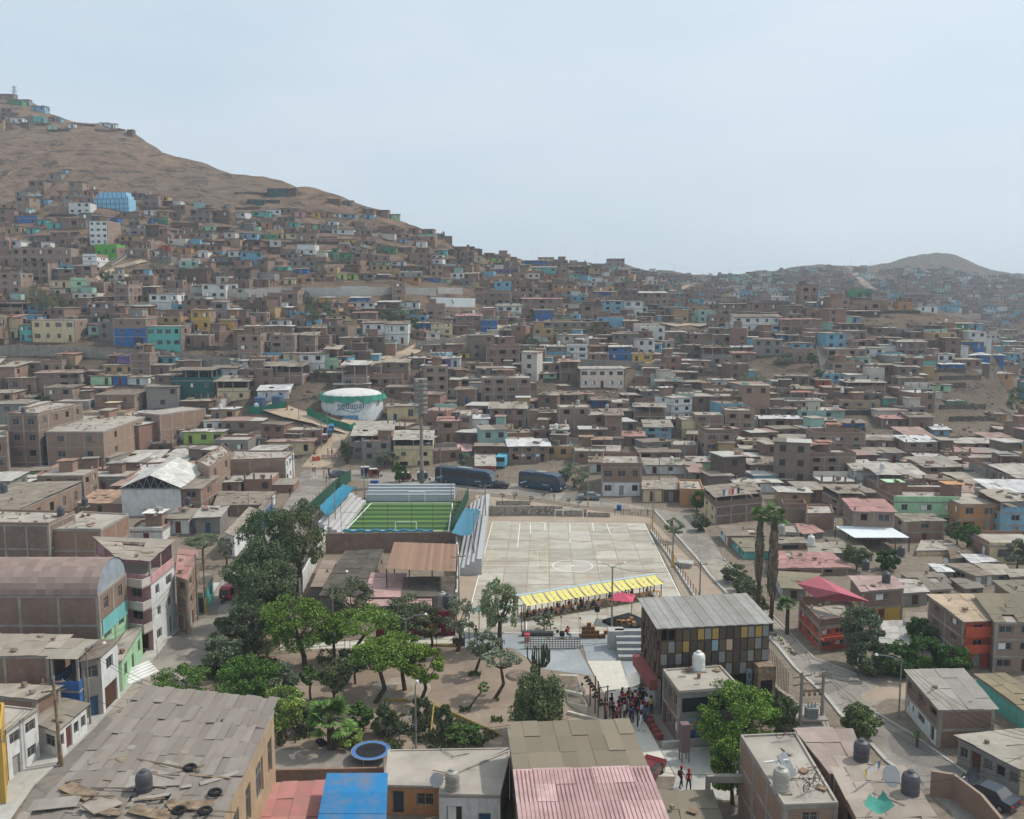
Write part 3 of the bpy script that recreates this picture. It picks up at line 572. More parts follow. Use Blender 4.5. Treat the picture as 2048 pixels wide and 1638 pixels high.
sheet_poly("plaza",[(930,1268),(1396,1268),(1410,1285),(1240,1290),(1165,1286),(1157,1297),(1187,1352),(1087,1338),(1024,1296),(930,1296)],.026,M["pavedark"],"grey concrete plaza between court and park")
sheet_poly("plaza",[(1165,1287),(1237,1289),(1240,1320.5),(1174,1320.5)],.05,M["pavedark"],"blue-grey sloping bank of the skate plaza")
sheet_poly("plaza",[(1242,1322),(1330,1326),(1330,1380),(1264,1384)],.028,M["pavedark"],"grey concrete slab below the seating steps")
sheet_poly("courtyard",[(1265,1386),(1335,1380),(1362,1490),(1318,1492),(1296,1452)],.018,M["yard"],"shaded entrance yard of the panelled building")
sheet_poly("courtyard",[(1320,1496),(1480,1490),(1500,1560),(1460,1600),(1340,1600),(1352,1553)],.016,M["pave"],"paved forecourt with slabs below the mural")
sheet_poly("path",[(830,1268),(925,1268),(930,1290),(700,1296),(560,1300),(560,1290),(700,1282)],.034,M["palepave"],"narrow concrete path along the park edge")
sheet_poly("dirt_ground",[(1780,1357),(1830,1352),(1830,1395),(1775,1396),(1748,1405),(1725,1400),(1722,1388),(1745,1376)],.02,M["sand"],"round earth island at the street junction")
# dirt roads that climb the slopes
ribbon("dirt_road",[(632,935),(668,895),(690,868),(715,845)],7,M["dirtroad"],"sandy road climbing past the water tank")
ribbon("dirt_road",[(700,862),(640,842),(585,830),(530,812)],6,M["dirtroad"],"sandy track running left below the water tank")
ribbon("dirt_road",[(720,735),(760,722),(820,705),(845,690)],5,M["dirtroad"],"pale dirt ramp above the brick houses")
ribbon("dirt_road",[(860,692),(940,672),(1000,652),(1070,646)],4,M["dirtroad"],"dirt road on top of the curved retaining wall")
ribbon("dirt_road",[(196,560),(215,545),(245,532),(290,522)],3.5,M["dirtroad"],"pale footpath curling below the vivid green house")
ribbon("dirt_road",[(1335,652),(1375,648),(1420,652)],9,M["sand"],"wide dirt clearing on the saddle")
ribbon("dirt_road",[(1348,584),(1375,572),(1412,560)],4,M["dirt"],"far dirt road crossing the skyline gap")
ribbon("dirt_road",[(1695,530),(1720,560),(1745,578)],8,M["dirt"],"bare dirt swathe down the far ridge")
ribbon("dirt_road",[(1180,722),(1240,735),(1310,720)],5,M["dirtroad"],"dirt lane behind the pale pink building")
# ---------------------------------------------------------------- near houses from their roof outlines
def aof(py): return TH+math.atan((py-819)/F)
def Q(FL,FR,BR,BL,foot,c,st,roof="z",desc=None,wf=None,wr=None,wl=None,cr=None,cl=None,label=None,rc=None,ridge=0,mess=.16,side_c=None,cat="house",name=None,open_top=False,parap=None,doorc=None,sw=1.2,band=None,foundc=None,seed=0,shop=None,nowin=False,slope=False,low=None,sd=8,tl_=None):
    g0=hit(FL[0],foot) if slope else None; Y0=g0.y if slope else CH/math.tan(aof(foot)); gz=g0.z if slope else 0; h=CH-Y0*math.tan(aof(FL[1]))-gz; rnd=random.Random(int(FL[0]*31+FR[1]*7+seed))
    p=[P(x,y,h+gz) for x,y in (FL,FR,BR,BL)]; o=Vector((p[0].x,p[0].y,gz)); d=p[1]-p[0]; ang=math.atan2(d.y,d.x); inv=Matrix.Rotation(-ang,4,'Z')@Matrix.Translation(-o)
    if slope: nn=Vector((-d.y,d.x,0)).normalized()*sd; p[2]=p[1]+nn; p[3]=p[0]+nn
    q=[inv@Vector((v.x,v.y,gz)) for v in p]; root=empty(name or {"b":"brick_house","r":"brick_house"}.get(c,"painted_house"),o,ang)
    cols={0:c,1:cr or side_c or 'r',2:'r',3:cl or side_c or 'r'}; nwin={0:wf,1:wr,3:wl}; sh=h/st; parts={}
    wh=h-sh if (open_top or roof=="u") and st>1 else h; wst=st-1 if (open_top or roof=="u") and st>1 else st; E=[]
    for k in range(4):
        a,b=q[k],q[(k+1)%4]; W=(b-a).length; mid=(a+b)/2; an=math.atan2((b-a).y,(b-a).x); Mx=Matrix.Translation(mid)@Matrix.Rotation(an,4,'Z'); cc=cols[k]; m=parts.setdefault(cc,MB()); m.M=Mx
        ops=[]; n=nwin.get(k)
        if n is None: n=max(1,int(W/3.2)) if k==0 else (0 if k==2 else (int(W/4.5) if rnd.random()<.5 else 0))
        if nowin: n=0
        if n:
            for s in range(wst):
                dn=rnd.randrange(n) if (s==0 and k in(0,) ) else -1
                if s==0 and k==3 and wl and wl>0: dn=rnd.randrange(n)
                if s==0 and k==1 and wr and wr>0: dn=rnd.randrange(n)
                for i in range(n):
                    cx=-W/2+(i+.5)*W/n
                    if i==dn:
                        if W/n>3.4 and rnd.random()<.5: ops.append((cx-1.3,cx+1.3,.08,sh*.84,"garage",doorc or rnd.choice(DOORC)))
                        else: ops.append((cx-.45,cx+.45,.08,min(2.1,sh*.84),"door"))
                    else:
                        ww=min(rnd.choice((1.1,1.4,1.8)),W/n*.66); z=s*sh+sh*.34; ops.append((cx-ww/2,cx+ww/2,z,z+sh*.42,"win"))
        fm=0 if cc in"br" else 1
        if low and k in (low[2] if len(low)>2 else (0,1,3)):
            zs=low[1]*sh; m2=parts.setdefault(low[0],MB()); m2.M=Mx; facade(m2,W,-.5,zs,[op for op in ops if op[2]<zs-.01],0 if low[0] in "br" else 1); m2.M=None; facade(m,W,zs,wh,[op for op in ops if op[2]>=zs-.01],fm)
        else: facade(m,W,-4 if slope else -.5,wh,ops,fm)
        for op in ops:
            pp=Mx@Vector(((op[0]+op[1])/2,.12,op[2])); sc_=(op[1]-op[0],1,op[3]-op[2])
            if op[4]=="garage": E.append(("garage_door",DOOR["garage"],pp,an,sc_,op[5]))
            elif op[4]=="door": E.append(("door",DOOR["plain"],pp,an,sc_,rnd.choice(DOORC)))
            else: E.append(("window",WIN[rnd.choices(("two","grid","curtain","hole"),(3,4,1,1))[0]],pp,an,sc_,None))
        e=.03
        if fm==0 and k!=2:
            nn=max(1,round(W/3.6)); 
            for i in range(nn+1):
                x=-W/2+i*(W-.28)/nn
                if all(x+.28<op[0] or x>op[1] for op in ops) or i in(0,nn): m.box(x,x+.28,-e,.15,-.5,wh-.23,2)
            for s in range(1,wst+1): m.box(-W/2-(.02 if k in(0,) else 0),W/2+(.02 if k==0 else 0),-e*(1.5 if k==0 else 1.2),.1,s*sh-.22,min(s*sh,wh-.003*k),2)
        elif k!=2: m.box(-W/2-.05,W/2+.05,-.06,.12,wh-.14,wh+.02-.003*k,2)
        if band and k in band[0]:
            m.box(-W/2+.01,W/2-.01,-.045,.0,*band[1:3],1) if cc not in "br" else m.box(-W/2+.01,W/2-.01,-.045,.0,*band[1:3],1)
        m.M=None
    for cc,m in parts.items():
        m.build("wall",[M["brick"],M["paint"],M["conc"],M["dark"]],root,color=HC[cc][0])
    rf=MB(); rcol=rc or (L(170,128,122) if roof=='m' else L(198,198,196) if roof=='W' else rnd.choice(RC[:5]))
    if wst<st:
        cm=MB()
        for k in range(4):
            a,b=q[k],q[(k+1)%4]; n=max(1,int((b-a).length/3))
            for i in range(n):
                x=a+(b-a)*(i/n); c0=(q[0]+q[2])/2; x=x+(c0-x).normalized()*.25; cm.box(x.x-.1,x.x+.1,x.y-.1,x.y+.1,wh,h,0)
            an=math.atan2((b-a).y,(b-a).x); cm.M=Matrix.Translation(a)@Matrix.Rotation(an,4,'Z'); cm.box(0,(b-a).length,.0,.14,wh+.001,wh+.9 if k!=2 else h-.2,1); cm.M=None
        cm.poly([(v.x,v.y,wh+.01) for v in q],2); cm.build("upper_terrace",[M["conc"],M["brick"] if c in "br" else M["paint"],M["slab"]],root,color=HC[c][0])
    if roof in "zmWu":
        ov=.35; c0=(q[0]+q[2])/2; e=[v+(v-c0).normalized()*ov for v in q]; W=(q[1]-q[0]).length; D=(q[3]-q[0]).length
        nu=max(1,round(W/sw)); nu+=(nu%2 if ridge else 0); nv=max(1,round(D/1.9)); tl=rnd.uniform(.0,.04)*D if tl_ is None else tl_
        def bl(u,v):
            a=e[0].lerp(e[1],u); b=e[3].lerp(e[2],u); w=a.lerp(b,v); w.z=h+.06+tl*v+(ridge*(1-abs(2*u-1)) if ridge else 0); return w
        us=[i/nu for i in range(nu+1)]
        for i in range(nu):
            for j in range(nv):
                if mess>.1 and rnd.random()<.015: continue
                ju=rnd.uniform(0,mess)*.06; jv=rnd.uniform(0,mess)*.12; z=rnd.uniform(0,.04)+((i+j*2)%3)*.02; t=.03
                U=[bl(us[i]-ju*.5,j/nv-jv*.5),bl(us[i+1]+ju*.5,j/nv-jv*.3),bl(us[i+1]+ju*.5,(j+1)/nv+jv*.5),bl(us[i]-ju*.5,(j+1)/nv+jv*.5)]
                for w in U: w.z+=z+rnd.uniform(-.03,.05)*mess*4
                A=[rf.pt(w) for w in U]; B=[rf.pt((w.x,w.y,w.z-t)) for w in U]; rf.f+= [A,B[::-1]]+[[B[k],B[(k+1)%4],A[(k+1)%4],A[k]] for k in range(4)]; rf.m+=[0]*6
        if not (open_top or roof=='u'): rf.poly([(v.x,v.y,wh-.03) for v in q],1)
        if ridge:
            rf.poly([(q[0].x,q[0].y-.01,h),(q[1].x,q[1].y-.01,h),((q[0].x+q[1].x)/2,-.01,h+ridge)],1)
    else:
        rf.poly([(v.x,v.y,wh+.012) for v in q],1); ph=parap if parap is not None else rnd.choice((.12,.3,.8))
        for k in range(4):
            a,b=q[k],q[(k+1)%4]; an=math.atan2((b-a).y,(b-a).x); rf.M=Matrix.Translation(a)@Matrix.Rotation(an,4,'Z'); rf.box(0.002*k,(b-a).length-.002*k,-.015+.003*k,.15,wh+.02,wh+.02+ph+.004*k,1 if ph<.25 else 2 if c in "br" else 3); rf.M=None
    rf.build("roof",[M["sheet"],M["slab"],M["brick"],M["paint"]],root,color=rcol if roof in "zmWu" else HC[c][0])
    for nm,me,pp,an,sc_,ccc in E: inst(nm,me,root,pp,an,ccc,sc_)
    OCC.append((min(FL[0],BL[0]),max(FR[0],BR[0]),min(BL[1],BR[1]),foot,0)); root["h"]=float(h); root["category"]=cat; root["group"]="houses around the park"; rootq.append((root,[Vector((v.x,v.y,h)) for v in p],h if (gz==0 and mess>.06) else -1,roof))
    fx=(FL[0]+FR[0]+BR[0]+BL[0])/4; fy=(FL[1]+foot)/2
    if label: root["label"]=label
    else: reg(root,desc or f"{ROOFW[roof]} {NUMW[min(st,5)]} {HC[c][1]} house",cat,fx,fy,"houses around the park")
    return root,q,h
rootq=[]
# left side, street front
hall,hq,hh=Q((-120,1191),(196,1191),(252,1147),(-60,1147),1365,'r',3,"f",low=("l",2,(1,)),label="brick hall with barrel-vaulted rust-grey roof beside the left street",wf=0,wr=2,cr='r',parap=.01,name="barrel_roof_hall",cat="hall")
def barrel(root,q,h,rise):
    m=MB(); n=14; a,b=q[0],q[3]; dirx=(q[1]-q[0]).normalized(); Wd=(q[2]-q[1]).length; c0=(q[1]+q[2])/2; y=(q[2]-q[1]).normalized(); Ln=(q[1]-q[0]).length
    def pt(t,s,off=0): an=math.pi*t; return (q[0].lerp(q[1],s)).lerp(q[3].lerp(q[2],s),.5-.5*math.cos(an)*1.04)+Vector((0,0,h+.05+(rise+off)*math.sin(an)))
    for i in range(n):
        for k in range(18):
            s0,s1=k/18-.0,(k+1)/18+.004*(k<17); z=.012*(k%2); U=[pt(i/n,s0),pt(i/n,s1),pt((i+1)/n,s1),pt((i+1)/n,s0)]; A=[m.pt(w+Vector((0,0,z))) for w in U]; m.f.append(A); m.m.append(0)
    m.build("barrel_roof",[M["sheet"]],root,color=L(148,128,120))
    g=MB(); P_=[pt(i/n,1.0)-dirx*.12 for i in range(n+1)]; g.poly([w for w in P_],0); g.build("gable_end",[M["sheet"]],root,color=L(150,162,172))
barrel(hall,hq,hh,2.6)
Q((-80,1312),(97,1312),(139,1274),(-50,1272),1440,'r',2,"z",label="brown brick house with long olive sheet roof left of the blue terrace",wf=0,wr=0)
Q((98,1316),(155,1318),(190,1284),(141,1282),1445,'B',2,"u",label="house with bright blue walled roof terrace above the left street",wf=1,cr='B')
Q((162,1322),(201,1313),(234,1284),(194,1284),1440,'g',2,"z",label="house with large white street wall and barred window beside the blue terrace",cr='w',wr=1)
Q((205,1332),(243,1322),(283,1256),(254,1262),1395,'l',1,"f",label="pale green shopfront annex with barred windows below the brick hall",cr='l',wr=3,parap=.1)
ap,aq,ah=Q((240,1116),(299,1123),(346,1088),(190,1081),1293,'p',4,"u",label="four-storey pink and white apartment house with balconies on the left street",wf=1,wr=2,cr='w',mess=.3,name="apartment_house")
bm=MB()
for k in range(1,4):
    z=k*ah/4-.15; x0,x1=0,aq[1].x; bm.box(x0,x1,-1.3,0,z,z+.15,0); bm.box(x0,x1,-1.3,-1.2,z+.151,z+1.0,1); bm.box(x1-.1,x1,-1.19,0,z+.151,z+1.0,1)
bm.build("balcony",[M["conc"],M["paint"]],ap,color=L(206,196,186))
Q((352,1150),(374,1160),(397,1110),(358,1106),1258,'r',3,"z",label="narrow brown brick house with pink sheet roof right of the apartment house",wr=2,rc=L(176,130,124),open_top=False,cr='b')
Q((392,1186),(405,1186),(426,1156),(404,1150),1228,'l',1,"z",label="low mint-green house by the yellow-footed pole on the left street",cr='T',wr=2)
Q((98,1060),(202,1060),(257,1030),(165,1025),1140,'r',2,"f",label="windowless reddish brick house with pale flat roof behind the barrel hall",wf=0,wr=0,parap=.2)
Q((-80,1048),(97,1050),(150,1026),(-20,1022),1142,'r',2,"f",label="brick house with grey flat roof at the left edge behind the barrel hall",wf=0,wr=0,parap=.3)
Q((-120,1030),(5,1034),(162,967),(30,970),1082,'r',1,"z",label="long low brick shed with brown sheet roof and sunlit right wall",wf=0,wr=6,mess=.1)
Q((155,1006),(242,1008),(250,984),(195,982),1026,'r',1,"z",label="low shed with rusty tan sheet roof left of the white warehouse",rc=L(170,140,118),wf=1)
Q((395,925),(418,937),(462,905),(445,890),998,'r',2,"f",label="tall brick house with long sunlit side wall behind the white warehouse",wr=2,wf=0)
Q((462,922),(571,918),(588,903),(470,903),975,'r',2,"f",label="brown brick corner house with white street side at the top of the left street",wf=0,cr='w',wr=3)
Q((430,1010),(522,1010),(550,986),(440,985),1032,'b',1,"z",label="low house with grey patched sheet roof near the top of the left street",cr='w',wr=3)
Q((452,1064),(468,1072),(514,1022),(498,1016),1108,'w',1,"z",label="long white street wall house behind the dark street trees",cr='w',wr=3)
Q((514,1022),(524,1028),(546,1000),(534,996),1050,'B',1,"z",label="small bright blue-fronted house beside the street with the walker",cr='B',wr=2)
Q((-60,1385),(70,1400),(120,1375),(0,1370),1470,'r',1,"z",label="low brown sheet-roofed house below the blue terrace at the left edge")
kq=Q((52,1438),(114,1462),(172,1413),(108,1396),1492,'w',1,"z",label="sheet-roofed kiosk with white panel walls beside the leaning utility pole",cr='w',wr=4,wf=2,mess=.1,rc=L(142,134,120),name="kiosk",cat="kiosk")
Q((-60,1455),(12,1462),(74,1420),(0,1412),1556,'w',2,"f",label="peeling white house with green window at the bottom left",cr='w',wr=2,parap=.1)
Q((-40,1470),(3,1480),(9,1425),(-20,1425),1600,'y',2,"f",label="house with yellow corner cut by the left edge",cr='y',wr=1)
bigr=Q((38,1670),(425,1670),(547,1422),(290,1394),2060,'b',2,"m",label="large house with weathered rust-pink roof strewn with planks at bottom left",wr=5,cr='a',rc=L(138,130,122),sw=.55,mess=.3,nowin=False)
Q((500,1670),(640,1672),(653,1568),(537,1574),1850,'r',1,"m",label="low shed with red-streaked corrugated roof left of the blue roof",rc=L(190,120,112),mess=.05,sw=1.0,wf=0)
Q((636,1670),(766,1672),(770,1554),(658,1554),1900,'r',1,"m",label="shed with smooth bright blue roof",rc=L(30,118,178),mess=.0,sw=8,wf=0)
oh,oq,ohh=Q((769,1571),(877,1574),(1017,1497),(776,1501),1628,'o',1,"f",label="orange-tan house with bare concrete slab roof and wooden door",wf=2,parap=.06)
Q((878,1590),(1000,1592),(1022,1500),(880,1560),1680,'w',1,"f",label="white house with small red and green windows below the steel water tank",wf=2,parap=.08)
Q((1035,1541),(1288,1534),(1252,1447),(1020,1453),1700,'g',1,"z",label="large hall with brown translucent corrugated roof in the centre foreground",rc=L(128,118,100),mess=.02,sw=1.1,wf=0,name="corrugated_hall",cat="hall")
rh,rq,rhh=Q((1050,1680),(1345,1680),(1291,1537),(1034,1544),1905,'g',1,"m",label="hall with pink ribbed metal roof in front of the brown corrugated hall",rc=L(188,160,158),mess=.0,sw=1.24,tl_=.0,wf=0,name="ribbed_roof_hall",cat="hall")
m=MB()
for i in range(33): a,b=rq[0].lerp(rq[1],i/32),rq[3].lerp(rq[2],i/32); m.tube((a.x,a.y,rhh+.12),(b.x,b.y,rhh+.12),.035,n=4)
m.build("roof_ribs",M["tint"],rh,color=L(166,116,114))
Q((1052,1620),(1150,1617),(1160,1574),(1045,1576),1700,'g',1,"W",label="small lean-to with whitish corrugated roof on the pink hall",rc=L(190,190,184),mess=.1,wf=0,name="lean_to",cat="lean-to")
Q((1330,1655),(1442,1655),(1420,1588),(1322,1590),1700,'g',1,"z",label="broken corrugated roof shed beside the dark gate at bottom centre",rc=L(128,120,104),mess=.4)
cq=Q((1568,1612),(1676,1608),(1592,1468),(1481,1473),1790,'r',3,"f",label="tall brick block with water tank and bicycles on its flat roof",wf=1,wl=0,parap=.12)
Q((1662,1546),(1733,1542),(1703,1466),(1594,1466),1700,'r',2,"m",label="brick house with torn rust-grey corrugated roof next to the tall brick block",rc=L(158,142,134),mess=.3,wf=0,sw=.8)
Q((1735,1670),(1890,1670),(1805,1546),(1668,1548),1850,'g',2,"z",label="house with green awning and clothes line at bottom right",mess=.3,rc=L(160,148,136),sw=.9)
# right side
Q((1431,995),(1525,986),(1505,965),(1409,975),1050,'r',3,"u",label="three-storey corner brick house with cream street side and open roof terrace",cl='c',wl=2,wf=0)
Q((1455,1072),(1530,1072),(1520,1053),(1440,1053),1092,'o',1,"z",label="low house with patched sheet roof left of the tall palms",cl='w',wl=2)
Q((1490,1103),(1543,1103),(1528,1078),(1463,1078),1118,'T',1,"z",label="low house with teal side wall and mossy grey roof by the tall palms",cl='T',wl=4,rc=L(124,118,98))
Q((1547,1088),(1615,1086),(1603,1077),(1545,1077),1100,'b',1,"z")
Q((1541,1137),(1697,1135),(1660,1108),(1547,1105),1152,'r',1,"m",label="wide low house with dusty pink sheet roof right of the tall palms",wf=2,mess=.2)
Q((1565,1176),(1612,1178),(1640,1151),(1551,1146),1198,'g',1,"z",rc=L(130,122,100),label="low house with olive-brown roof behind the small palm",cl='w',wl=3)
Q((1568,1068),(1600,1069),(1592,1051),(1568,1051),1080,'g',1,"f")
Q((1606,1068),(1646,1065),(1622,1049),(1582,1050),1079,'g',1,"m")
Q((1620,1106),(1698,1106),(1684,1086),(1618,1090),1118,'g',1,"z",label="grey block house with torn sheet roof under a pale water tank")
Q((1700,1112),(1745,1110),(1712,1080),(1650,1078),1124,'g',1,"z",rc=L(120,116,98),label="house with long mossy roof in front of the white canopy")
Q((1565,1016),(1612,1016),(1607,1007),(1562,1008),1048,'r',1,"f",wf=0,label="plain brick box house just right of the palm crowns")
Q((1613,1030),(1668,1030),(1662,1012),(1614,1012),1060,'r',1,"x",wf=0,label="roofless brick house with concrete posts behind the pink sheet roofs")
Q((1832,1102),(1925,1100),(1900,1081),(1842,1081),1112,'c',1,"f",parap=.05,label="pale flat-roofed building right of the white canopy",wf=0)
Q((1812,1044),(1890,1042),(1862,1029),(1787,1029),1084,'r',2,"z",label="brick house with striped window bay behind the white canopy",wf=1,wl=1,cl='w')
Q((1903,1118),(1950,1112),(1940,1098),(1898,1099),1130,'g',1,"z",rc=L(112,98,82))
Q((1945,1126),(1996,1124),(1966,1112),(1924,1112),1138,'w',1,"W")
Q((1876,1144),(1906,1144),(1888,1131),(1859,1131),1160,'g',1,"W")
Q((1952,1152),(1986,1150),(1937,1129),(1890,1129),1172,'w',1,"z",mess=.05)
Q((1987,1150),(2022,1148),(2010,1131),(1952,1131),1168,'g',1,"z")
Q((2022,1154),(2075,1152),(2055,1141),(2012,1141),1172,'r',1,"z")
Q((1832,1167),(1898,1165),(1880,1147),(1803,1148),1180,'c',1,"z",rc=L(126,116,104))
Q((1860,1181),(1902,1178),(1890,1167),(1836,1169),1202,'r',1,"z",rc=L(120,112,102))
Q((1932,1178),(1966,1175),(1946,1159),(1903,1160),1188,'g',1,"z",rc=L(122,116,106))
Q((1808,1186),(1855,1184),(1838,1163),(1790,1160),1212,'g',1,"z")
Q((2048,1206),(2200,1206),(2150,1163),(1990,1165),1232,'r',1,"z",rc=L(120,114,98),label="large olive-roofed shed at the right edge")
Q((1724,1183),(1807,1177),(1785,1157),(1702,1156),1247,'r',2,"m",low=("y",1),label="yellow-fronted house under a dusty pink roof with a water tank",cl='r',mess=.3,rc=L(172,146,140))
ph_,pq,phh=Q((1641,1232),(1722,1223),(1700,1186),(1599,1190),1302,'r',3,"f",low=("e",2),label="corner house with vivid pink-red pitched roof and orange walls",wf=3,wl=3,cl='r',open_top=True,parap=.1)
Q((1757,1290),(1822,1290),(1805,1246),(1766,1246),1302,'g',1,"W",mess=.05,rc=L(176,174,168),label="low building with large pale grey sheet roof below the yellow house",wf=0)
Q((1813,1244),(1852,1243),(1850,1228),(1815,1228),1264,'g',1,"z")
Q((1870,1298),(1914,1298),(1882,1268),(1854,1268),1314,'g',1,"W",rc=L(180,184,184),mess=.03,wf=0)
Q((1928,1243),(1989,1241),(1948,1193),(1858,1193),1335,'e',3,"z",label="narrow house with bright orange balcony bands and brick side",wl=2,cl='b',wf=1,rc=L(178,158,134),mess=.1)
Q((1991,1244),(2080,1244),(2045,1195),(1951,1194),1345,'r',3,"z",label="brown brick house right of the orange balconies",wf=2,rc=L(120,112,92),mess=.12)
Q((2060,1430),(2140,1430),(2012,1354),(1953,1354),1470,'r',1,"z",rc=L(132,122,96),label="long olive sheet roof shed at the right edge beyond the white and brick house",cl='T',wl=0)
Q((1879,1419),(1990,1417),(1926,1346),(1814,1349),1497,'b',2,"z",low=("w",1,(3,)),label="brick house with white ground floor at the street junction",cl='b',wl=3,wf=0,mess=.15,rc=L(150,146,138))
Q((2042,1538),(2160,1560),(2095,1462),(1917,1478),1590,'c',1,"z",label="long sheet-roofed row with blue gate and mural wall at bottom right",cl='g',wl=5,mess=.35,doorc=L(28,84,170),rc=L(158,152,140))
# houses by the bus road
Q((702,872),(786,872),(790,848),(712,850),930,'g',3,"u",label="grey three-storey house with gabled window and open roof by the street corner",wf=3)
Q((787,880),(866,880),(868,862),(790,862),938,'c',3,"u",label="tan three-storey house with open roof terrace behind the cylindrical tower",wf=2)
Q((884,903),(942,903),(945,886),(888,886),932,'T',1,"m",label="turquoise house with pink sheet roof behind the left bus",wf=2,rc=L(196,158,152))
Q((950,932),(992,932),(990,905),(950,905),962,'e',1,"z",label="building with orange garage between the two buses",wf=1,doorc=L(190,88,48))
Q((1203,934),(1284,934),(1280,912),(1206,912),992,'r',2,"x",low=("w",1),label="house with brick upper floor and teal garage doors by the parked sedan",wf=3,doorc=L(32,122,138))
Q((1285,978),(1324,978),(1318,962),(1284,962),1004,'c',1,"z",label="low cream garage with wide green door",wf=1,doorc=L(36,124,60))
Q((1326,979),(1358,979),(1354,960),(1322,960),1004,'k',1,"z",label="dark boarded garage right of the green door",wf=1)
Q((1360,980),(1408,982),(1400,962),(1358,962),1012,'o',1,"f",label="small tan house with dark doorway near the right street corner",wf=1)
Q((342,741),(425,741),(428,728),(345,728),802,'t',3,"u",slope=True,label="three-storey teal-walled house with open galleried floors",wf=3)
Q((188,790),(269,790),(344,768),(255,765),832,'r',2,"z",slope=True,sd=18,label="two-storey brick house with pale sheet roof and long sunlit side",wf=2,wr=4)
Q((275,826),(319,830),(364,800),(330,790),884,'r',2,"x",slope=True,sd=14,label="unfinished brick house with bare columns right of the pale-roofed brick house",wf=1,wr=0)
Q((15,829),(76,829),(165,808),(105,805),955,'r',4,"f",label="four-storey brick tower house with blue water tank on its roof",wf=2,wr=4)
Q((92,864),(206,864),(296,832),(165,832),955,'r',3,"f",label="big brick house with blue signboard between its windows",wf=2,wr=2)
Q((-60,882),(14,882),(20,860),(-60,860),972,'r',3,"f",label="brick house with dark openings at the left edge beside the tower house")
bb,bq,bh=Q((225,638),(292,638),(296,628),(230,628),690,'b',3,"z",slope=True,low=("B",2),label="bright blue three-storey house above the long retaining wall",wf=2)
Q((293,653),(361,653),(362,645),(295,645),697,'T',2,"z",slope=True,label="turquoise two-storey house right of the bright blue one",wf=4)
Q((37,650),(66,650),(68,642),(40,642),682,'T',2,"z",slope=True,label="small turquoise house left of the cream house with stairs",wf=2)
Q((62,640),(149,640),(172,631),(75,631),684,'c',2,"f",slope=True,label="cream two-storey house with outside stair above the retaining wall",wf=4)
Q((150,658),(224,658),(228,647),(156,647),690,'g',2,"f",label="grey cement house left of the bright blue house",wf=3)
Q((1160,738),(1249,738),(1250,730),(1162,730),776,'P',2,"z",slope=True,label="long pale pink building with small diamond ornaments",wf=5)
Q((1069,621),(1106,621),(1108,614),(1072,614),648,'B',2,"z",slope=True,wf=3,label="blue two-storey house with glazed upper gallery on the middle slope")
Q((189,493),(233,493),(236,487),(192,487),513,'N',1,"f",slope=True,wf=3,label="vivid green house on the upper left slope")
Q((177,442),(214,442),(232,437),(190,436),490,'w',4,"f",slope=True,sd=12,wf=3,wr=0,label="white four-storey house with balconies on the upper left slope")

def bands(root,x0,x1,lv,y=-.5,col=L(206,84,56)):
    m=MB()
    for a,b in lv: m.box(x0,x1,y,y+.12,a,b,0); m.box(x0,x1,y+.121,0,a,a+.12,0)
    m.build("balcony_band",M["paint"],root,color=col)
orr=[o for o in COL.objects if o.get("label","").startswith("narrow house with bright orange")][0]; hO=orr["h"]; wO=(P(1989,1241,hO)-P(1928,1243,hO)).length
bands(orr,0,wO,[(hO*.33,hO*.52),(hO*.68,hO*.9)]); bands(ph_,0,pq[1].x,[(phh*.34,phh*.45)],-.8)
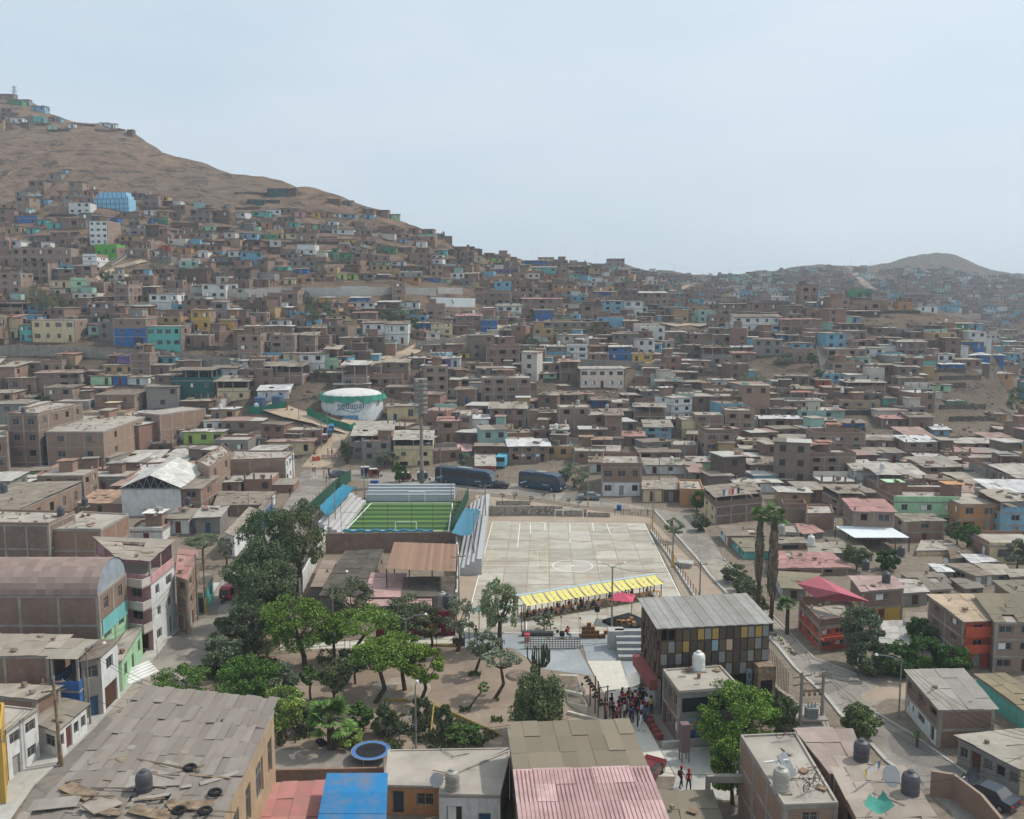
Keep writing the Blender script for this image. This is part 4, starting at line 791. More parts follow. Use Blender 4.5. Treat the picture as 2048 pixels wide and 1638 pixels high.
# low houses filling the valley floor
def inpoly(x,y,Pg):
    c=False; j=len(Pg)-1
    for i in range(len(Pg)):
        if (Pg[i][1]>y)!=(Pg[j][1]>y) and x<(Pg[j][0]-Pg[i][0])*(y-Pg[i][1])/(Pg[j][1]-Pg[i][1])+Pg[i][0]: c=not c
        j=i
    return c
quads=[]
for root,C,h_,rf in rootq: quads.append([(v.x,v.y) for v in C]); 
OCC.append((1668,1822,1046,1106,0)); rf_=random.Random(77); nf=0; placed=[]
for k in range(9000):
    zx=rf_.random()
    px,py=(rf_.uniform(-30,600),rf_.uniform(800,1130)) if zx<.4 else (rf_.uniform(1300,2090),rf_.uniform(890,1330))
    if zx<.4 and px>560 and py<930: continue
    if inpoly(px,py,RL): continue
    if zx<.4 and py>1035+max(0,(430-px))*.0+ (0 if px<430 else -(px-430)*.8): continue
    if zx>=.4 and (px<1330+(py-930)*.8+20 or (px<1470 and py>985) or px<1500+(py-1160)*.9): continue
    g=hit(px,py); w=rf_.uniform(6,11); d=rf_.uniform(6,10); s=ppm(g.y,g.z)
    if any(inpoly(px+dx*w*s/2,py-dy,RL) for dx in(-1.1,1.1) for dy in(0,8,18)): continue
    cs=[(g.x+a*w/2,g.y+b*d) for a in(-1,0,1) for b in(0,.5,1)]; cx,cy=g.x,g.y+d/2; r_=(w+d)/4
    if any(math.hypot(cx-a,cy-b)<(r_+q)*.98 for a,b,q in placed) or not fp_free(cx,cy,r_,.95): continue
    if any(inpoly(x,y,q) for q in quads for x,y in cs): continue
    if any(abs(cx-sum(v[0] for v in q)/4)<w/2 and abs(cy-sum(v[1] for v in q)/4)<d/2 for q in quads): continue
    if any(px-w*s/2<b and px+w*s/2>a and py>d_-2 and py-5.6*s<d_-.5*(d_-c) for a,b,c,d_,_ in OCC): continue
    placed.append((cx,cy,r_)); st=rf_.choice((1,1,1,2)); c=rf_.choices("brgwcolT",(4,6,5,.7,.7,.3,.2,.1))[0]; ro=rf_.choices("zfmWx",(8,2,.6,.6,.8 if c in "br" else 0))[0]; nf+=1
    mkhouse(g,(rf_.uniform(-.12,.06) if zx>=.4 else rf_.uniform(-.02,.14)),w,d,st*rf_.uniform(2.3,2.8),st,c,ro,rf_,px,py-10,near=1,side=1 if zx<.4 else -1,found=2,group="low houses on the valley floor")
print("valley fill",nf)

m=MB(); b0,b1=hq[1],hq[2]; dd=(b1-b0).normalized(); nn=Vector((dd.y,-dd.x,0)); A=b0+nn*.08+dd*.5; B=b1+nn*.08-dd*.3; zs=hh*.62
m.poly([(A.x,A.y,zs-.9),(B.x,B.y,zs-.9),(B.x,B.y,zs+.7),(A.x,A.y,zs+.7)]); m.build("sign_board",M["paint"],hall,color=L(120,186,184))
m=MB()
for k in range(5): m.box(-1.8,1.8,-k*.32,-k*.32+.32,0,.9-.18*k)
o=m.build("entrance_steps",M["white"],None,P(272,1352,0),rad(62)); setp(o,"white entrance steps of the green shopfront annex","steps",kind="thing")
# ---------------------------------------------------------------- small houses past the largest three hundred
def ramped_islands(name,cols,rough=.9):
    t=NT(name,rough,.1); r=t.new("ShaderNodeValToRGB"); r.color_ramp.interpolation="CONSTANT"; e=r.color_ramp.elements
    while len(e)<len(cols): e.new(.5)
    for i,c in enumerate(cols): e[i].position=i/len(cols); e[i].color=(*c,1)
    t.link(t.isl(),r.inputs[0]); n=t.noise(t.coord(),.5,5,.7); t.col(t.mix(1,r.outputs[0],t.ramp(n,[(.3,(.75,.75,.75)),(.7,(1,1,1))]),"MULTIPLY")); return t.mat
MASSW=ramped_islands("far_house_wall",[L(140,115,100),L(150,120,104),L(128,108,96),L(118,104,94),L(146,140,132),L(140,112,98),L(156,130,112),L(110,95,86),L(150,122,106),L(132,112,100),L(118,164,184),L(206,206,202),L(156,186,174),L(134,120,108),L(136,114,100),L(128,120,112),L(178,150,112),L(142,116,102),L(196,190,178)])
MASSR=ramped_islands("far_house_roof",[L(150,142,130),L(132,122,110),L(165,156,143),L(120,110,100),L(158,134,124),L(185,182,174),L(142,132,120)])
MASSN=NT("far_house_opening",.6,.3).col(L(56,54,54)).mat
mass=MB(); rr=random.Random(5)
def masshouse(m,g,w,d,h,rz,found=4,st=1):
    m.M=Matrix.Translation(g)@Matrix.Rotation(rz,4,'Z'); m.box(-w/2,w/2,0,d,-.1,h,0,skip="tb"); m.box(-w/2-.2,w/2+.2,-.15,d,-found,-.1,0,skip="b")
    q=rr.random()
    if q<.6:
        k=rr.uniform(-.2,.4)*w; m.box(-w/2-.3,k,-.4,d+.2,h+rr.uniform(0,.15),h+.2,1); m.box(k,w/2+.3,-rr.uniform(.1,.9),d+.2,h+rr.uniform(0,.12),h+.17,1)
    else:
        m.box(-w/2,w/2,0,d,h,h+.06,1)
        for x in (-w/2,-w/6,w/6,w/2-.3): m.box(x,x+.3,0,.3,h+.06,h+rr.uniform(.2,1.3),0)
        m.box(-w/2,w/2,d-.2,d,h+.06,h+rr.uniform(.4,1.2),0)
        if q>.8: a=rr.uniform(-w/2,0); m.box(a,a+w*.45,d*.35,d*.9,h+.06,h+2.2,0); m.box(a-.3,a+w*.45+.3,d*.3,d*.95,h+2.2,h+2.3,1)
    if rr.random()<.5: a=rr.uniform(-w/2,w/2-1); m.box(a,a+rr.uniform(.5,1.6),.6,rr.uniform(1,1.8),h+.2,h+rr.uniform(.4,1.2),rr.choice((0,1)))
    if rr.random()<.35: a=w/2+.05; b=rr.uniform(2,4); m.box(a,a+b,.5,d,-found,h*.55,0); m.box(a-.1,a+b+.2,.2,d,h*.55,h*.55+.1,1)
    n=max(1,int(w/2.6)); sh=h/st
    for s in range(st):
        for k in range(n):
            if rr.random()<.3: continue
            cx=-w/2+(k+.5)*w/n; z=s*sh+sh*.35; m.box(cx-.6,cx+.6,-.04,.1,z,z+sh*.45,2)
    m.M=None
for root,C,h_,rf in rootq:
    a,b=C[0],C[1]; n=max(1,round((b-a).length/max(1,(C[3]-a).length))); r_=min((b-a).length/n,(C[3]-a).length)/2
    for i in range(n): p=C[0].lerp(C[1],(i+.5)/n).lerp(C[3].lerp(C[2],(i+.5)/n),.5); fp_add(p.x,p.y,r_)
for x,y,r_ in placed: fp_add(x,y,r_)
DEN=[]
for k in range(34000):
    px=rr.uniform(-40,2090); py=rr.uniform(200,990)
    if py<skylim(px)+2: continue
    g=hit(px,py)
    if g.y>1350: continue
    far=g.y>480 and px>1000
    if py<560 and px<900 and rr.random()<(.82 if py<500 else .6): continue
    if px<760 and py<395 and not(px<90 and py<260): continue
    if px>1480 and g.y<400 and py<850 and rr.random()<(.6 if px>1700 else .45): continue
    s=ppm(g.y,g.z); st=rr.choice((1,1,1,2)) if not far else rr.choice((1,1,2,2)); 
    if py>680 and not far: st=rr.choice((1,1,2,2,3))
    w=rr.uniform(4.5,10); h=st*rr.uniform(2.3,2.9)
    x0,x1,yt,yb=px-w*s/2,px+w*s/2,py-h*s,py
    d=rr.uniform(4.5,8); cy=g.y+d/2; rad_=(w+d)/4
    if any(a<x1-2 and b>x0+2 and yt<d_ and yb>c for a,b,c,d_,_ in NOB) or not fp_free(g.x,cy,rad_): continue
    if not free(x0,x1,yt,yb,OCC) or yt<skylim(px)-4: continue
    fp_add(g.x,cy,rad_); masshouse(mass,g,w,d,h,rr.uniform(-.3,.3),4,st); DEN.append(px)
print("mass houses",len(DEN))
setp(mass.build("small_houses",[MASSW,MASSR,MASSN]),"dense mass of small brick and painted huts filling the far hillsides","house mass",kind="stuff")
# ---------------------------------------------------------------- sports ground, court, event
def thing(name,label,cat,loc=(0,0,0),rz=0,group=None):
    o=empty(name,loc,rz); setp(o,label,cat,group); return o
def one(mb,name,mats,label,cat,loc=(0,0,0),rz=0,color=None,group=None,smooth=False):
    o=mb.build(name,mats,None,loc,rz,color,smooth); setp(o,label,cat,group,"thing"); return o
def frame2(a,b):
    d=b-a; return a,math.atan2(d.y,d.x),math.hypot(d.x,d.y)
def textmesh(s,size=1,ext=.02,font=None):
    c=bpy.data.curves.new("t","FONT"); c.body=s; c.size=size; c.extrude=ext; c.align_x="CENTER"; o=bpy.data.objects.new("t",c); COL.objects.link(o)
    dg=bpy.context.evaluated_depsgraph_get(); me=bpy.data.meshes.new_from_object(o.evaluated_get(dg)); bpy.data.objects.remove(o); bpy.data.curves.remove(c); return me
def turf():
    t=NT("striped_turf",.9,.1); o=t.coord(); x=t.new("ShaderNodeSeparateXYZ"); t.link(o,x.inputs[0]); s=t.math("SINE",t.math("MULTIPLY",x.outputs[1],2*math.pi/3.2))
    c=t.ramp(t.math("ADD",t.math("MULTIPLY",s,2.0),.5),[(.1,L(54,78,46)),(.9,L(88,118,66))]); c=t.mix(1,c,t.ramp(t.noise(o,1.5,6,.7),[(.3,(.85,.85,.85)),(.7,(1.1,1.1,1.1))]),"MULTIPLY"); t.col(c); return t.mat
tm=turf(); a0=P(683,1074,0);a1=P(903,1076,0);a2=P(930,1002,0);a3=P(733,1002,0)
pitch=MB(); pitch.poly([v+Vector((0,0,.03)) for v in (a0,a1,a2,a3)]); pitch.build("turf_pitch",tm); o=bpy.data.objects["turf_pitch"]; setp(o,"green striped artificial turf football pitch",kind="structure")
def linestrip(m,a,b,w,z,mi=0):
    d=(b-a).normalized(); n=Vector((-d.y,d.x,0))*w/2; m.poly([a-n+Vector((0,0,z)),b-n+Vector((0,0,z)),b+n+Vector((0,0,z)),a+n+Vector((0,0,z))],mi)
pl=MB()
for a,b in (((692,1060),(743,1006)),((743,1006),(905,1006)),((905,1006),(896,1070)),((692,1060),(896,1062))): linestrip(pl,P(*a,0),P(*b,0),.22,.036)
pl.build("pitch_markings",M["white"]); setp(bpy.data.objects["pitch_markings"],"white line markings on the turf",kind="structure")
def bleacher(name,a,b,rows,rd,rh,label,front=.0,col=L(176,182,186),flip=1):
    o,ang,l=frame2(a,b); m=MB()
    for k in range(rows):
        z1=front+rh*(k+1); y0=k*rd; m.box(0,l,y0 if flip>0 else -(y0+rd),(y0+rd) if flip>0 else -y0,0,z1,0)
        m.box(0,l,(y0-.012) if flip>0 else -(y0)-.0, (y0) if flip>0 else -(y0)+.012,z1-.12,z1+.004,1)
    return one(m,name,[M["tint"],M["conc"]],label,"bleachers",o,ang,col)
bleacher("bleachers",P(733,1003,0),P(908,1003,0),4,.85,.45,"far grey-white stepped bleachers behind the turf pitch",.9)
bleacher("bleachers",P(683,1072,0),P(732,1006,0),5,.75,.42,"white stepped bleachers along the left of the turf pitch",.2,L(186,184,182))
bleacher("bleachers",P(913,1150,0),P(942,1012,0),5,.7,.42,"white ribbed bleachers between turf pitch and concrete court",.2,L(172,172,172),-1)
def canopycloth(name,pts,z,label,col,sag=.25,posts=True,edge=None,mat="cloth",n=14,wv=1):
    r=thing(name,label,"canopy",P(*pts[0],0)); org=Vector(r.location); C=[P(x,y,z)-org for x,y in pts]; m=MB(); idx={}
    for i in range(n+1):
        for j in range(n+1):
            u,v=i/n,j/n; w=C[0].lerp(C[1],u).lerp(C[3].lerp(C[2],u),v); w.z+= -sag*4*u*(1-u)+.12*wv*math.sin(v*n*1.9)*sag*2+.05*math.sin(u*9+v*4); idx[i,j]=m.pt(w)
    for i in range(n):
        for j in range(n): m.f.append([idx[i,j],idx[i+1,j],idx[i+1,j+1],idx[i,j+1]]); m.m.append(0)
    m.build("canopy_cloth",M[mat],r,color=col,smooth=True)
    if posts:
        for k,c in enumerate(C): MB().tube((c.x,c.y,-.1),(c.x,c.y,c.z),.05,n=6).build("post",M["iron"],r)
    return r
canopycloth("shade_canopy",[(639,1013),(657,1031),(712,973),(686,968)],3.6,"long blue shade canopy over the left bleachers",L(50,128,156),.35)
canopycloth("shade_canopy",[(903,1066),(944,1070),(960,1017),(930,1015)],3.6,"wide blue-grey shade canopy over the bleachers beside the court",L(72,126,150),.2)
canopycloth("shade_canopy",[(938,1226),(1043,1213),(1050,1209),(958,1209)],3.0,"grey-green netting awning left of the yellow canopy row",L(92,116,108),.1)
def fence(name,pts,h,label,cat="fence",post=2.5,ph=None,mat="tint",col=L(44,84,66),panel=True,pc="iron",pr=.035,rails=0,z0=0):
    r=thing(name,label,cat,P(*pts[0],0)); org=Vector(r.location); W=[P(x,y,0)-org for x,y in pts]; m=MB(); pp=MB()
    for a,b in zip(W,W[1:]):
        o,ang,l=frame2(a,b); m.M=Matrix.Translation(a)@Matrix.Rotation(ang,4,'Z')
        if panel: m.box(0,l,-.015,.015,z0+.1,z0+h,0)
        for k in range(rails): m.box(0,l,-.02,.02,z0+h*(k+1)/rails-.03,z0+h*(k+1)/rails,0)
        m.M=None; n=max(1,round(l/post))
        for i in range(n+(1 if b is W[-1] else 0)):
            q=a+(b-a)*i/n; MB().tube((q.x,q.y,0),(q.x,q.y,z0+(ph or h+.1)),pr,n=5).build("post",M[pc],r)
    if panel or rails: m.build("fence_panel",M[mat],r,color=col)
    return r
fence("mesh_fence",[(702,963),(672,985),(640,1016),(612,1042)],2.6,"dark green mesh fence behind the left canopy",ph=3.2)
fence("mesh_fence",[(937,1000),(920,1040),(903,1076)],2.6,"dark green mesh fence along the right of the turf",ph=5.5)
fence("tall_fence",[(683,1076),(727,1076),(776,1076),(824,1076),(866,1076),(903,1078)],4.2,"row of tall thin dark fence posts at the near end of the turf",post=6,ph=5.6,panel=False,rails=2,col=L(60,66,60))
tp=MB(); a,b=P(686,1074,0),P(866,1074,0); tp.path([a.lerp(b,i/30)+Vector((0,0,1.0+.15*math.sin(i*1.3))) for i in range(31)],.22,5); one(tp,"rolled_tarp",M["cloth"],"rolled blue tarpaulin along the near turf fence","tarpaulin",color=L(64,140,180))
def goal(name,c,w,h,label,rz=0,col="white"):
    m=MB(); m.tube((-w/2,0,0),(-w/2,0,h),.06).tube((w/2,0,0),(w/2,0,h),.06).tube((-w/2,0,h),(w/2,0,h),.06).tube((-w/2,0,h),(-w/2,1,0),.03).tube((w/2,0,h),(w/2,1,0),.03).tube((-w/2,1,0),(w/2,1,0),.03)
    return one(m,name,M[col],label,"goal",c,rz)
goal("football_goal",P(834,1004,0),3,2,"small white goal below the far bleachers"); goal("football_goal",P(812,1068,0),3.4,2,"white goal frame at the near end of the turf",math.pi)
goal("football_goal",P(1138,1044,0),4.8,2.1,"wide white goal at the far end of the concrete court")
# concrete court
def court():
    c=[P(927,1269,0),P(1398,1269,0),P(1289,1047,0),P(985,1043,0)]; base=MB(); base.poly([v+Vector((0,0,.02)) for v in c]); base.build("court_base",M["sand"]); setp(bpy.data.objects["court_base"],"sandy joints between the court slabs",kind="structure")
    t=NT("court_slab",.95,.1); o=t.coord(); i=t.isl(); n=t.noise(t.map(o,(.5,1,1)),.25,7,.7,.8); n2=t.noise(o,.9,6,.7)
    cc=t.ramp(i,[(0,L(160,155,144)),(.3,L(178,173,160)),(.55,L(172,166,150)),(.8,L(186,181,168)),(1,L(166,160,150))]); cc=t.mix(t.ramp(n,[(.45,(0,0,0)),(.6,(.75,.75,.75))]),cc,L(150,140,126)); cc=t.mix(1,cc,t.ramp(n2,[(.3,(.9,.9,.9)),(.7,(1.05,1.05,1.05))]),"MULTIPLY"); t.col(cc)
    m=MB(); nu,nv=8,9; B=lambda u,v:c[0].lerp(c[1],u).lerp(c[3].lerp(c[2],u),v); rn=random.Random(2)
    us=[0]+[k/nu+rn.uniform(-.006,.006) for k in range(1,nu)]+[1]
    for k in range(nu):
        vs=[0]+[j/nv+rn.uniform(-.015,.015) for j in range(1,nv)]+[1]
        for j in range(nv):
            g=.0022; m.poly([B(us[k]+g,vs[j]+g)+Vector((0,0,.04)),B(us[k+1]-g,vs[j]+g)+Vector((0,0,.04)),B(us[k+1]-g,vs[j+1]-g)+Vector((0,0,.04)),B(us[k]+g,vs[j+1]-g)+Vector((0,0,.04))])
    m.build("concrete_court",t.mat); setp(bpy.data.objects["concrete_court"],"pale slabbed concrete sports court with worn patches",kind="structure")
    l=MB(); Z=.046; q=lambda x,y:P(x,y,0)
    for a,b in (((985,1044),(928,1266)),((1289,1048),(1397,1266)),((985,1044),(1289,1048)),((961,1131),(1330,1133)),((1061,1046),(1061,1068)),((1061,1068),(1221,1069)),((1221,1069),(1213,1047)),((1090,1046),(1090,1060)),((1090,1060),(1115,1060)),((1185,1046),(1187,1061)),((1040,1047),(1035,1094)),((1140,1048),(1140,1064)),((1140,1079),(1140,1086)),((935,1265),(1390,1267)),((1053,1240),(1053,1266)),((1232,1240),(1234,1266))):
        linestrip(l,q(*a),q(*b),.11,Z)
    for r,w in ((2.9,.12),(.22,.2)):
        cx=q(1145,1132); n=48
        for k in range(n):
            a,b=2*math.pi*k/n,2*math.pi*(k+1)/n; l.poly([cx+Vector((math.cos(t)*rr_,math.sin(t)*rr_,Z+.001)) for t,rr_ in ((a,r-w),(a,r+w*0+.0001),(b,r+.0001),(b,r-w))][::-1])
    l.build("court_markings",plain("court_line_paint",L(226,226,220),.9,.1,0,.1,3)); setp(bpy.data.objects["court_markings"],"white line markings on the concrete court",kind="structure")
    y=MB()
    for a,b in (((985,1095),(962,1150)),((1075,1100),(1075,1160)),((1093,1100),(1095,1160)),((1195,1098),(1200,1155)),((1310,1100),(1330,1150))): linestrip(y,q(*a),q(*b),.07,Z-.002)
    y.build("court_markings",plain("faded_yellow_paint",L(202,188,130),.9,.1)); setp(bpy.data.objects["court_markings.001"],"faded yellow line markings on the court",kind="structure")
court()
# stone walls, stair, posts north of the court
stonew=NT("limewashed_stone",.95,.1); _o=stonew.coord(); _v=stonew.new("ShaderNodeTexVoronoi"); _v.inputs["Scale"].default_value=2.2; stonew.link(_o,_v.inputs["Vector"]); stonew.col(stonew.mix(stonew.ramp(stonew.noise(_o,.6,5,.7),[(.45,(0,0,0)),(.55,(1,1,1))]),stonew.ramp(_v.outputs["Distance"],[(.1,L(196,192,184)),(.5,L(120,112,102))]),L(150,140,128))); stonew.bump(_v.outputs["Distance"],.9,.12); M["stonewall"]=stonew.mat
dry=NT("dry_stone",.95,.1); _o=dry.coord(); _v=dry.new("ShaderNodeTexVoronoi"); _v.inputs["Scale"].default_value=1.6; dry.link(_o,_v.inputs["Vector"]); dry.col(dry.ramp(_v.outputs["Distance"],[(.05,L(134,122,108)),(.45,L(78,70,62))])); dry.bump(_v.outputs["Distance"],1,.2); M["dry"]=dry.mat
def wallseg(name,pts,h,mat,label,w=.3,col=None,z=0,cat="wall",h2=None,terrain_=False,top=None):
    q=[(hit(x,y) if terrain_ else P(x,y,0)) for x,y in pts]; m=MB(); n=len(q)-1; org=q[0].copy()
    for i,(a,b) in enumerate(zip(q,q[1:])):
        a=a-org;b=b-org; d=(b-a); l=math.hypot(d.x,d.y); nrm=Vector((-d.y,d.x,0)).normalized()*w/2; hh=h+(0 if h2 is None else (h2-h)*i/n)
        steps=max(1,int(l/4)) if terrain_ else 1
        for k in range(steps):
            p0=a+(b-a)*(k/steps); p1=a+(b-a)*((k+1)/steps); zt_=max(p0.z,p1.z)+hh if terrain_ else hh; zb=min(p0.z,p1.z)-1.5 if terrain_ else -.2; e=(p1-p0)*.004
            v=[(p0.x-nrm.x-e.x,p0.y-nrm.y-e.y),(p1.x-nrm.x,p1.y-nrm.y),(p1.x+nrm.x,p1.y+nrm.y),(p0.x+nrm.x-e.x,p0.y+nrm.y-e.y)]; B=[m.pt((x,y,zb)) for x,y in v]; T=[m.pt((x,y,zt_)) for x,y in v]
            m.f+= [B[::-1],T]+[[B[j],B[(j+1)%4],T[(j+1)%4],T[j]] for j in range(4)]; m.m+=[0]*6
    return one(m,name,M[mat],label,cat,org,color=col)
wallseg("stone_wall",[(958,1031),(1010,1031),(1075,1030),(1125,1031)],1.7,"stonewall","rough limewashed stone wall behind the court goal",.5)
wallseg("stone_wall",[(992,1013),(1060,1013)],1.1,"stonewall","short upper limewashed stone wall near the outdoor stair",.5)
wallseg("stone_wall",[(1127,1032),(1173,1032)],1.3,"stonewall","middle step of the limewashed stone wall right of the goal",.5)
wallseg("stone_wall",[(1175,1033),(1220,1034)],.8,"stonewall","lowest step of the limewashed stone wall",.5)
st_=MB()
for k in range(9): st_.box(0,1.6,-k*.32-.32,-k*.32,-.1,1.7-.19*k,0)
one(st_,"outdoor_stair",M["pave"],"concrete stair dropping to the court beside the bleachers","stair",P(958,1010,0),rad(28))
for k,x in enumerate((1230,1247,1264,1282,1296)):
    m=MB(); h=.55 if k==2 else 1.1; m.tube((0,0,0),(0,0,h),.05).tube((1.1,0,0),(1.1,0,h),.05).tube((0,0,h*.7),(1.1,0,h*.7),.04); o=one(m,"metal_hurdle",M["iron"],["leftmost of the small metal frames right of the stone wall","second metal frame right of the stone wall","low metal frame in the middle of the row right of the stone wall","fourth metal frame right of the stone wall","metal frame nearest the yellow-footed court pole"][k],"exercise bar",P(x,1030,0),0,group="metal frames beside the stone wall")
fence("post_fence",[(1301,1063),(1335,1110),(1397,1208)],1.3,"row of rusty fence posts on a kerb right of the court",post=1.7,panel=False,rails=1,col=L(110,96,84),ph=1.5,pr=.05)
kerb("kerb",[(1301,1063),(1335,1110),(1397,1208)],"concrete base of the court fence",.25,.35)
wallseg("low_wall",[(1345,1139),(1365,1165)],.01,"conc","flat strip beside the small white platform")
tb=MB(); tb.box(-1.3,1.3,-.8,.8,.5,.75).box(-1.1,1.1,-.6,.6,0,.5); one(tb,"concrete_table",M["pave"],"white concrete platform beside the court fence","table",P(1368,1133,0),rad(-20))
# yellow canopy row
def canopyrow():
    A,B=P(1047,1242,0),P(1322,1195,0); o,ang,l=frame2(A,B); n=12; bay=l/n
    r=thing("market_canopy","long row of yellow cloth canopies on timber frames across the court","canopy",o,ang)
    top=MB(); top.box(-.3,l+.3,1.35,1.75,2.62,2.7); top.build("ridge_strip",M["tint"],r,color=L(170,190,205))
    fr=MB()
    for i in range(n+1):
        x=i*bay; f=MB(); f.box(x-.05,x+.05,-.05,.05,0,2.0).box(x-.05,x+.05,1.5,1.6,0,2.6).tube((x,-.5,2.08),(x,1.7,2.6),.05,n=4); f.build("timber_frame",M["wood"],r)
    cy=plain("yellow_cloth",L(224,210,112),.8,.1,0,.06)
    for i in range(n*2):
        x0=i*bay/2+.07+(.14 if i%2==0 else 0); x1=(i+1)*bay/2-.05; m=MB(); g=[]
        for k in range(7):
            v=k/6; z=2.64-.62*v-.10*math.sin(math.pi*v); y=1.35-2.0*v; g.append((m.pt((x0,y,z)),m.pt((x1,y,z))))
        for a,b in zip(g,g[1:]): m.f.append([a[0],a[1],b[1],b[0]]); m.m.append(0)
        m.build("canopy_cloth",cy,r,smooth=True)
    return o,ang,l,n,bay
cy_o,cy_ang,cy_l,cy_n,cy_bay=canopyrow(); CYM=Matrix.Translation(cy_o)@Matrix.Rotation(cy_ang,4,'Z')
timber=plain("crate_timber",L(176,128,80),.8,.2,0,.2,2); M["timber"]=timber
def table_proto():
    r=empty("wooden_table"); m=MB()
    for k in range(4): m.box(-.85,.85,-.4+k*.2+.005,-.4+(k+1)*.2-.005,.70,.74)
    m.build("tabletop",timber,r)
    for x in (-.75,.75): 
        for y in (-.32,.32): MB().box(x-.03,x+.03,y-.03,y+.03,0,.7).build("leg",timber,r)
    return r
def stool_proto():
    r=empty("wooden_stool"); MB().box(-.19,.19,-.17,.17,.42,.45).build("seat",timber,r)
    for x in (-.15,.15):
        for y in (-.13,.13): MB().box(x-.02,x+.02,y-.02,y+.02,0,.42).build("leg",timber,r)
    return r
tp_,sp_=table_proto(),stool_proto(); first=True; SEATS=[]
tt=0
for i in range(cy_n):
    w=CYM@Vector(((i+.5)*cy_bay,.55,0)); o=tp_ if i==0 else copytree(tp_,w,cy_ang); o.location=w; o.rotation_euler=(0,0,cy_ang)
    setp(o,["leftmost wooden table","second wooden table from the left","third wooden table from the left","fourth wooden table from the left","fifth wooden table from the left","sixth wooden table from the left","seventh wooden table from the left","eighth wooden table from the left","fifth wooden table from the right","fourth wooden table from the right","third wooden table from the right","second wooden table from the right"][i]+" under the yellow canopy","table","tables under the yellow canopy")
    for k,(dx,dy) in enumerate(((-.45,-.75),(.45,-.75),(-.45,.75),(.45,.75))):
        w=CYM@Vector(((i+.5)*cy_bay+dx,.55+dy,0)); s=sp_ if tt==0 else copytree(sp_,w,cy_ang); s.location=w; s.rotation_euler=(0,0,cy_ang); tt+=1
        setp(s,"plain wooden stool standing at the tables under the yellow canopy","stool","wooden stools under the yellow canopy"); SEATS.append((w,cy_ang+(0 if dy<0 else math.pi)))
# stage, parasol, crates, speakers
sg=MB(); c=P(1253,1248,0); sg.box(-2.1,2.1,-1.9,1.9,.02,.42).box(-2.6,-1.0,-2.7,-.6,.015,.22); one(sg,"black_stage",M["black"],"low black stage platform under the pink parasol","stage",c,rad(35))
um=thing("parasol","pink cantilever parasol over the black stage","parasol",P(1262,1243,0)+Vector((0,0,.42))); 
k=MB(); k.tube((0,0,0),(.1,.1,2.7),.05).tube((.1,.1,2.7),(-1.0,.1,3.2),.04); k.build("pole",M["wood"],um)
k=MB(); cc_=(-1.0,.1,3.15); n=8; rim=[(cc_[0]+1.85*math.cos(2*math.pi*i/4+.5),cc_[1]+1.85*math.sin(2*math.pi*i/4+.5),2.45) for i in range(4)]
for i in range(4): k.poly([cc_,rim[i],rim[(i+1)%4]])
k.build("parasol_cloth",M["cloth"],um,color=L(214,84,108))
def crate_proto():
    r=MB()
    t=.03
    r.box(-.24,.24,-.2,.2,0,t).box(-.24,.24,-.2,.2,.45-t,.45).box(-.24,-.24+t,-.2,.2,t,.45-t).box(.24-t,.24,-.2,.2,t,.45-t).box(-.21,.21,.17,.2,t,.45-t); return r.mesh("wooden_crate",timber)
cm_=crate_proto(); ci=0
def crate(loc,rz,label):
    o=bpy.data.objects.new("wooden_crate",cm_); COL.objects.link(o); o.location=loc; o.rotation_euler=(0,0,rz); setp(o,label,"crate","open wooden crates stacked by the stage"); return o
base=P(1186,1276,0); cw=["leftmost","second","third","fourth","fifth","rightmost"]
for row,(n,off) in enumerate(((6,0),(5,.3),(3,.3),(1,.9))):
    for i in range(n): crate(base+Vector((-1.35+off+i*.5+(.5 if row==1 and i==4 else 0),.02*row,.455*row)),.02*(i%3-1),f"open wooden crate, {['bottom row','second row','third row','very top'][row]} of the pile"+(f", {cw[i] if n>3 else ['left','middle','right'][i]+' one'}" if n>1 else ", alone"))
for i,(x,y,l_) in enumerate(((1237,1247,"leftmost crate on the black stage"),(1246,1248,"second crate from the left on the black stage"),(1257,1247,"third crate from the left on the black stage"),(1263,1242,"crate at the foot of the parasol pole"),(1268,1251,"light wooden box nearest the right edge of the stage"))): crate(P(x,y,.42),.4*i,l_)
def speaker(px,py,label):
    r=thing("speaker",label,"loudspeaker",P(px,py,0)); m=MB(); m.box(-.28,.28,-.2,.2,1.75,2.4); m.build("cabinet",M["black"],r); m=MB(); m.tube((0,0,.9),(0,0,1.75),.03)
    for a in (0,2.1,4.2): m.tube((0,0,1.0),(.55*math.cos(a),.55*math.sin(a),0),.02)
    m.build("tripod",M["iron"],r)
speaker(1194,1252,"black loudspeaker on a tripod behind the crate pile"); speaker(1287,1237,"black loudspeaker on a tripod right of the pink parasol")
for x,y,l_ in ((1122,1268,"thin lamp stand left of the person in red"),(1160,1270,"thin lamp stand left of the crate pile")):
    m=MB(); m.tube((0,0,0),(0,0,1.9),.02).box(-.08,.08,-.06,.06,1.9,2.1); one(m,"lamp_stand",M["black"],l_,"stand",P(x,y,0))
m=MB(); m.lathe([(.28,0),(.33,.8),(.36,.82),(.36,.95),(.1,1.0)],12); one(m,"litter_bin",M["gloss"],"red litter bin at the corner of the lattice wall","bin",P(1054,1284,0),color=L(190,36,40))
m=MB(); m.lathe([(.28,0),(.28,2.0)],10); m.M=Matrix.Rotation(math.pi/2,4,'Y'); b_=MB(); b_.tube((-1.9,0,.3),(1.7,0,.3),.3,n=10); one(b_,"roll_of_matting",M["tint"],"dark rolled matting lying near the court edge","roll",P(1077,1272,0),color=L(74,76,76))
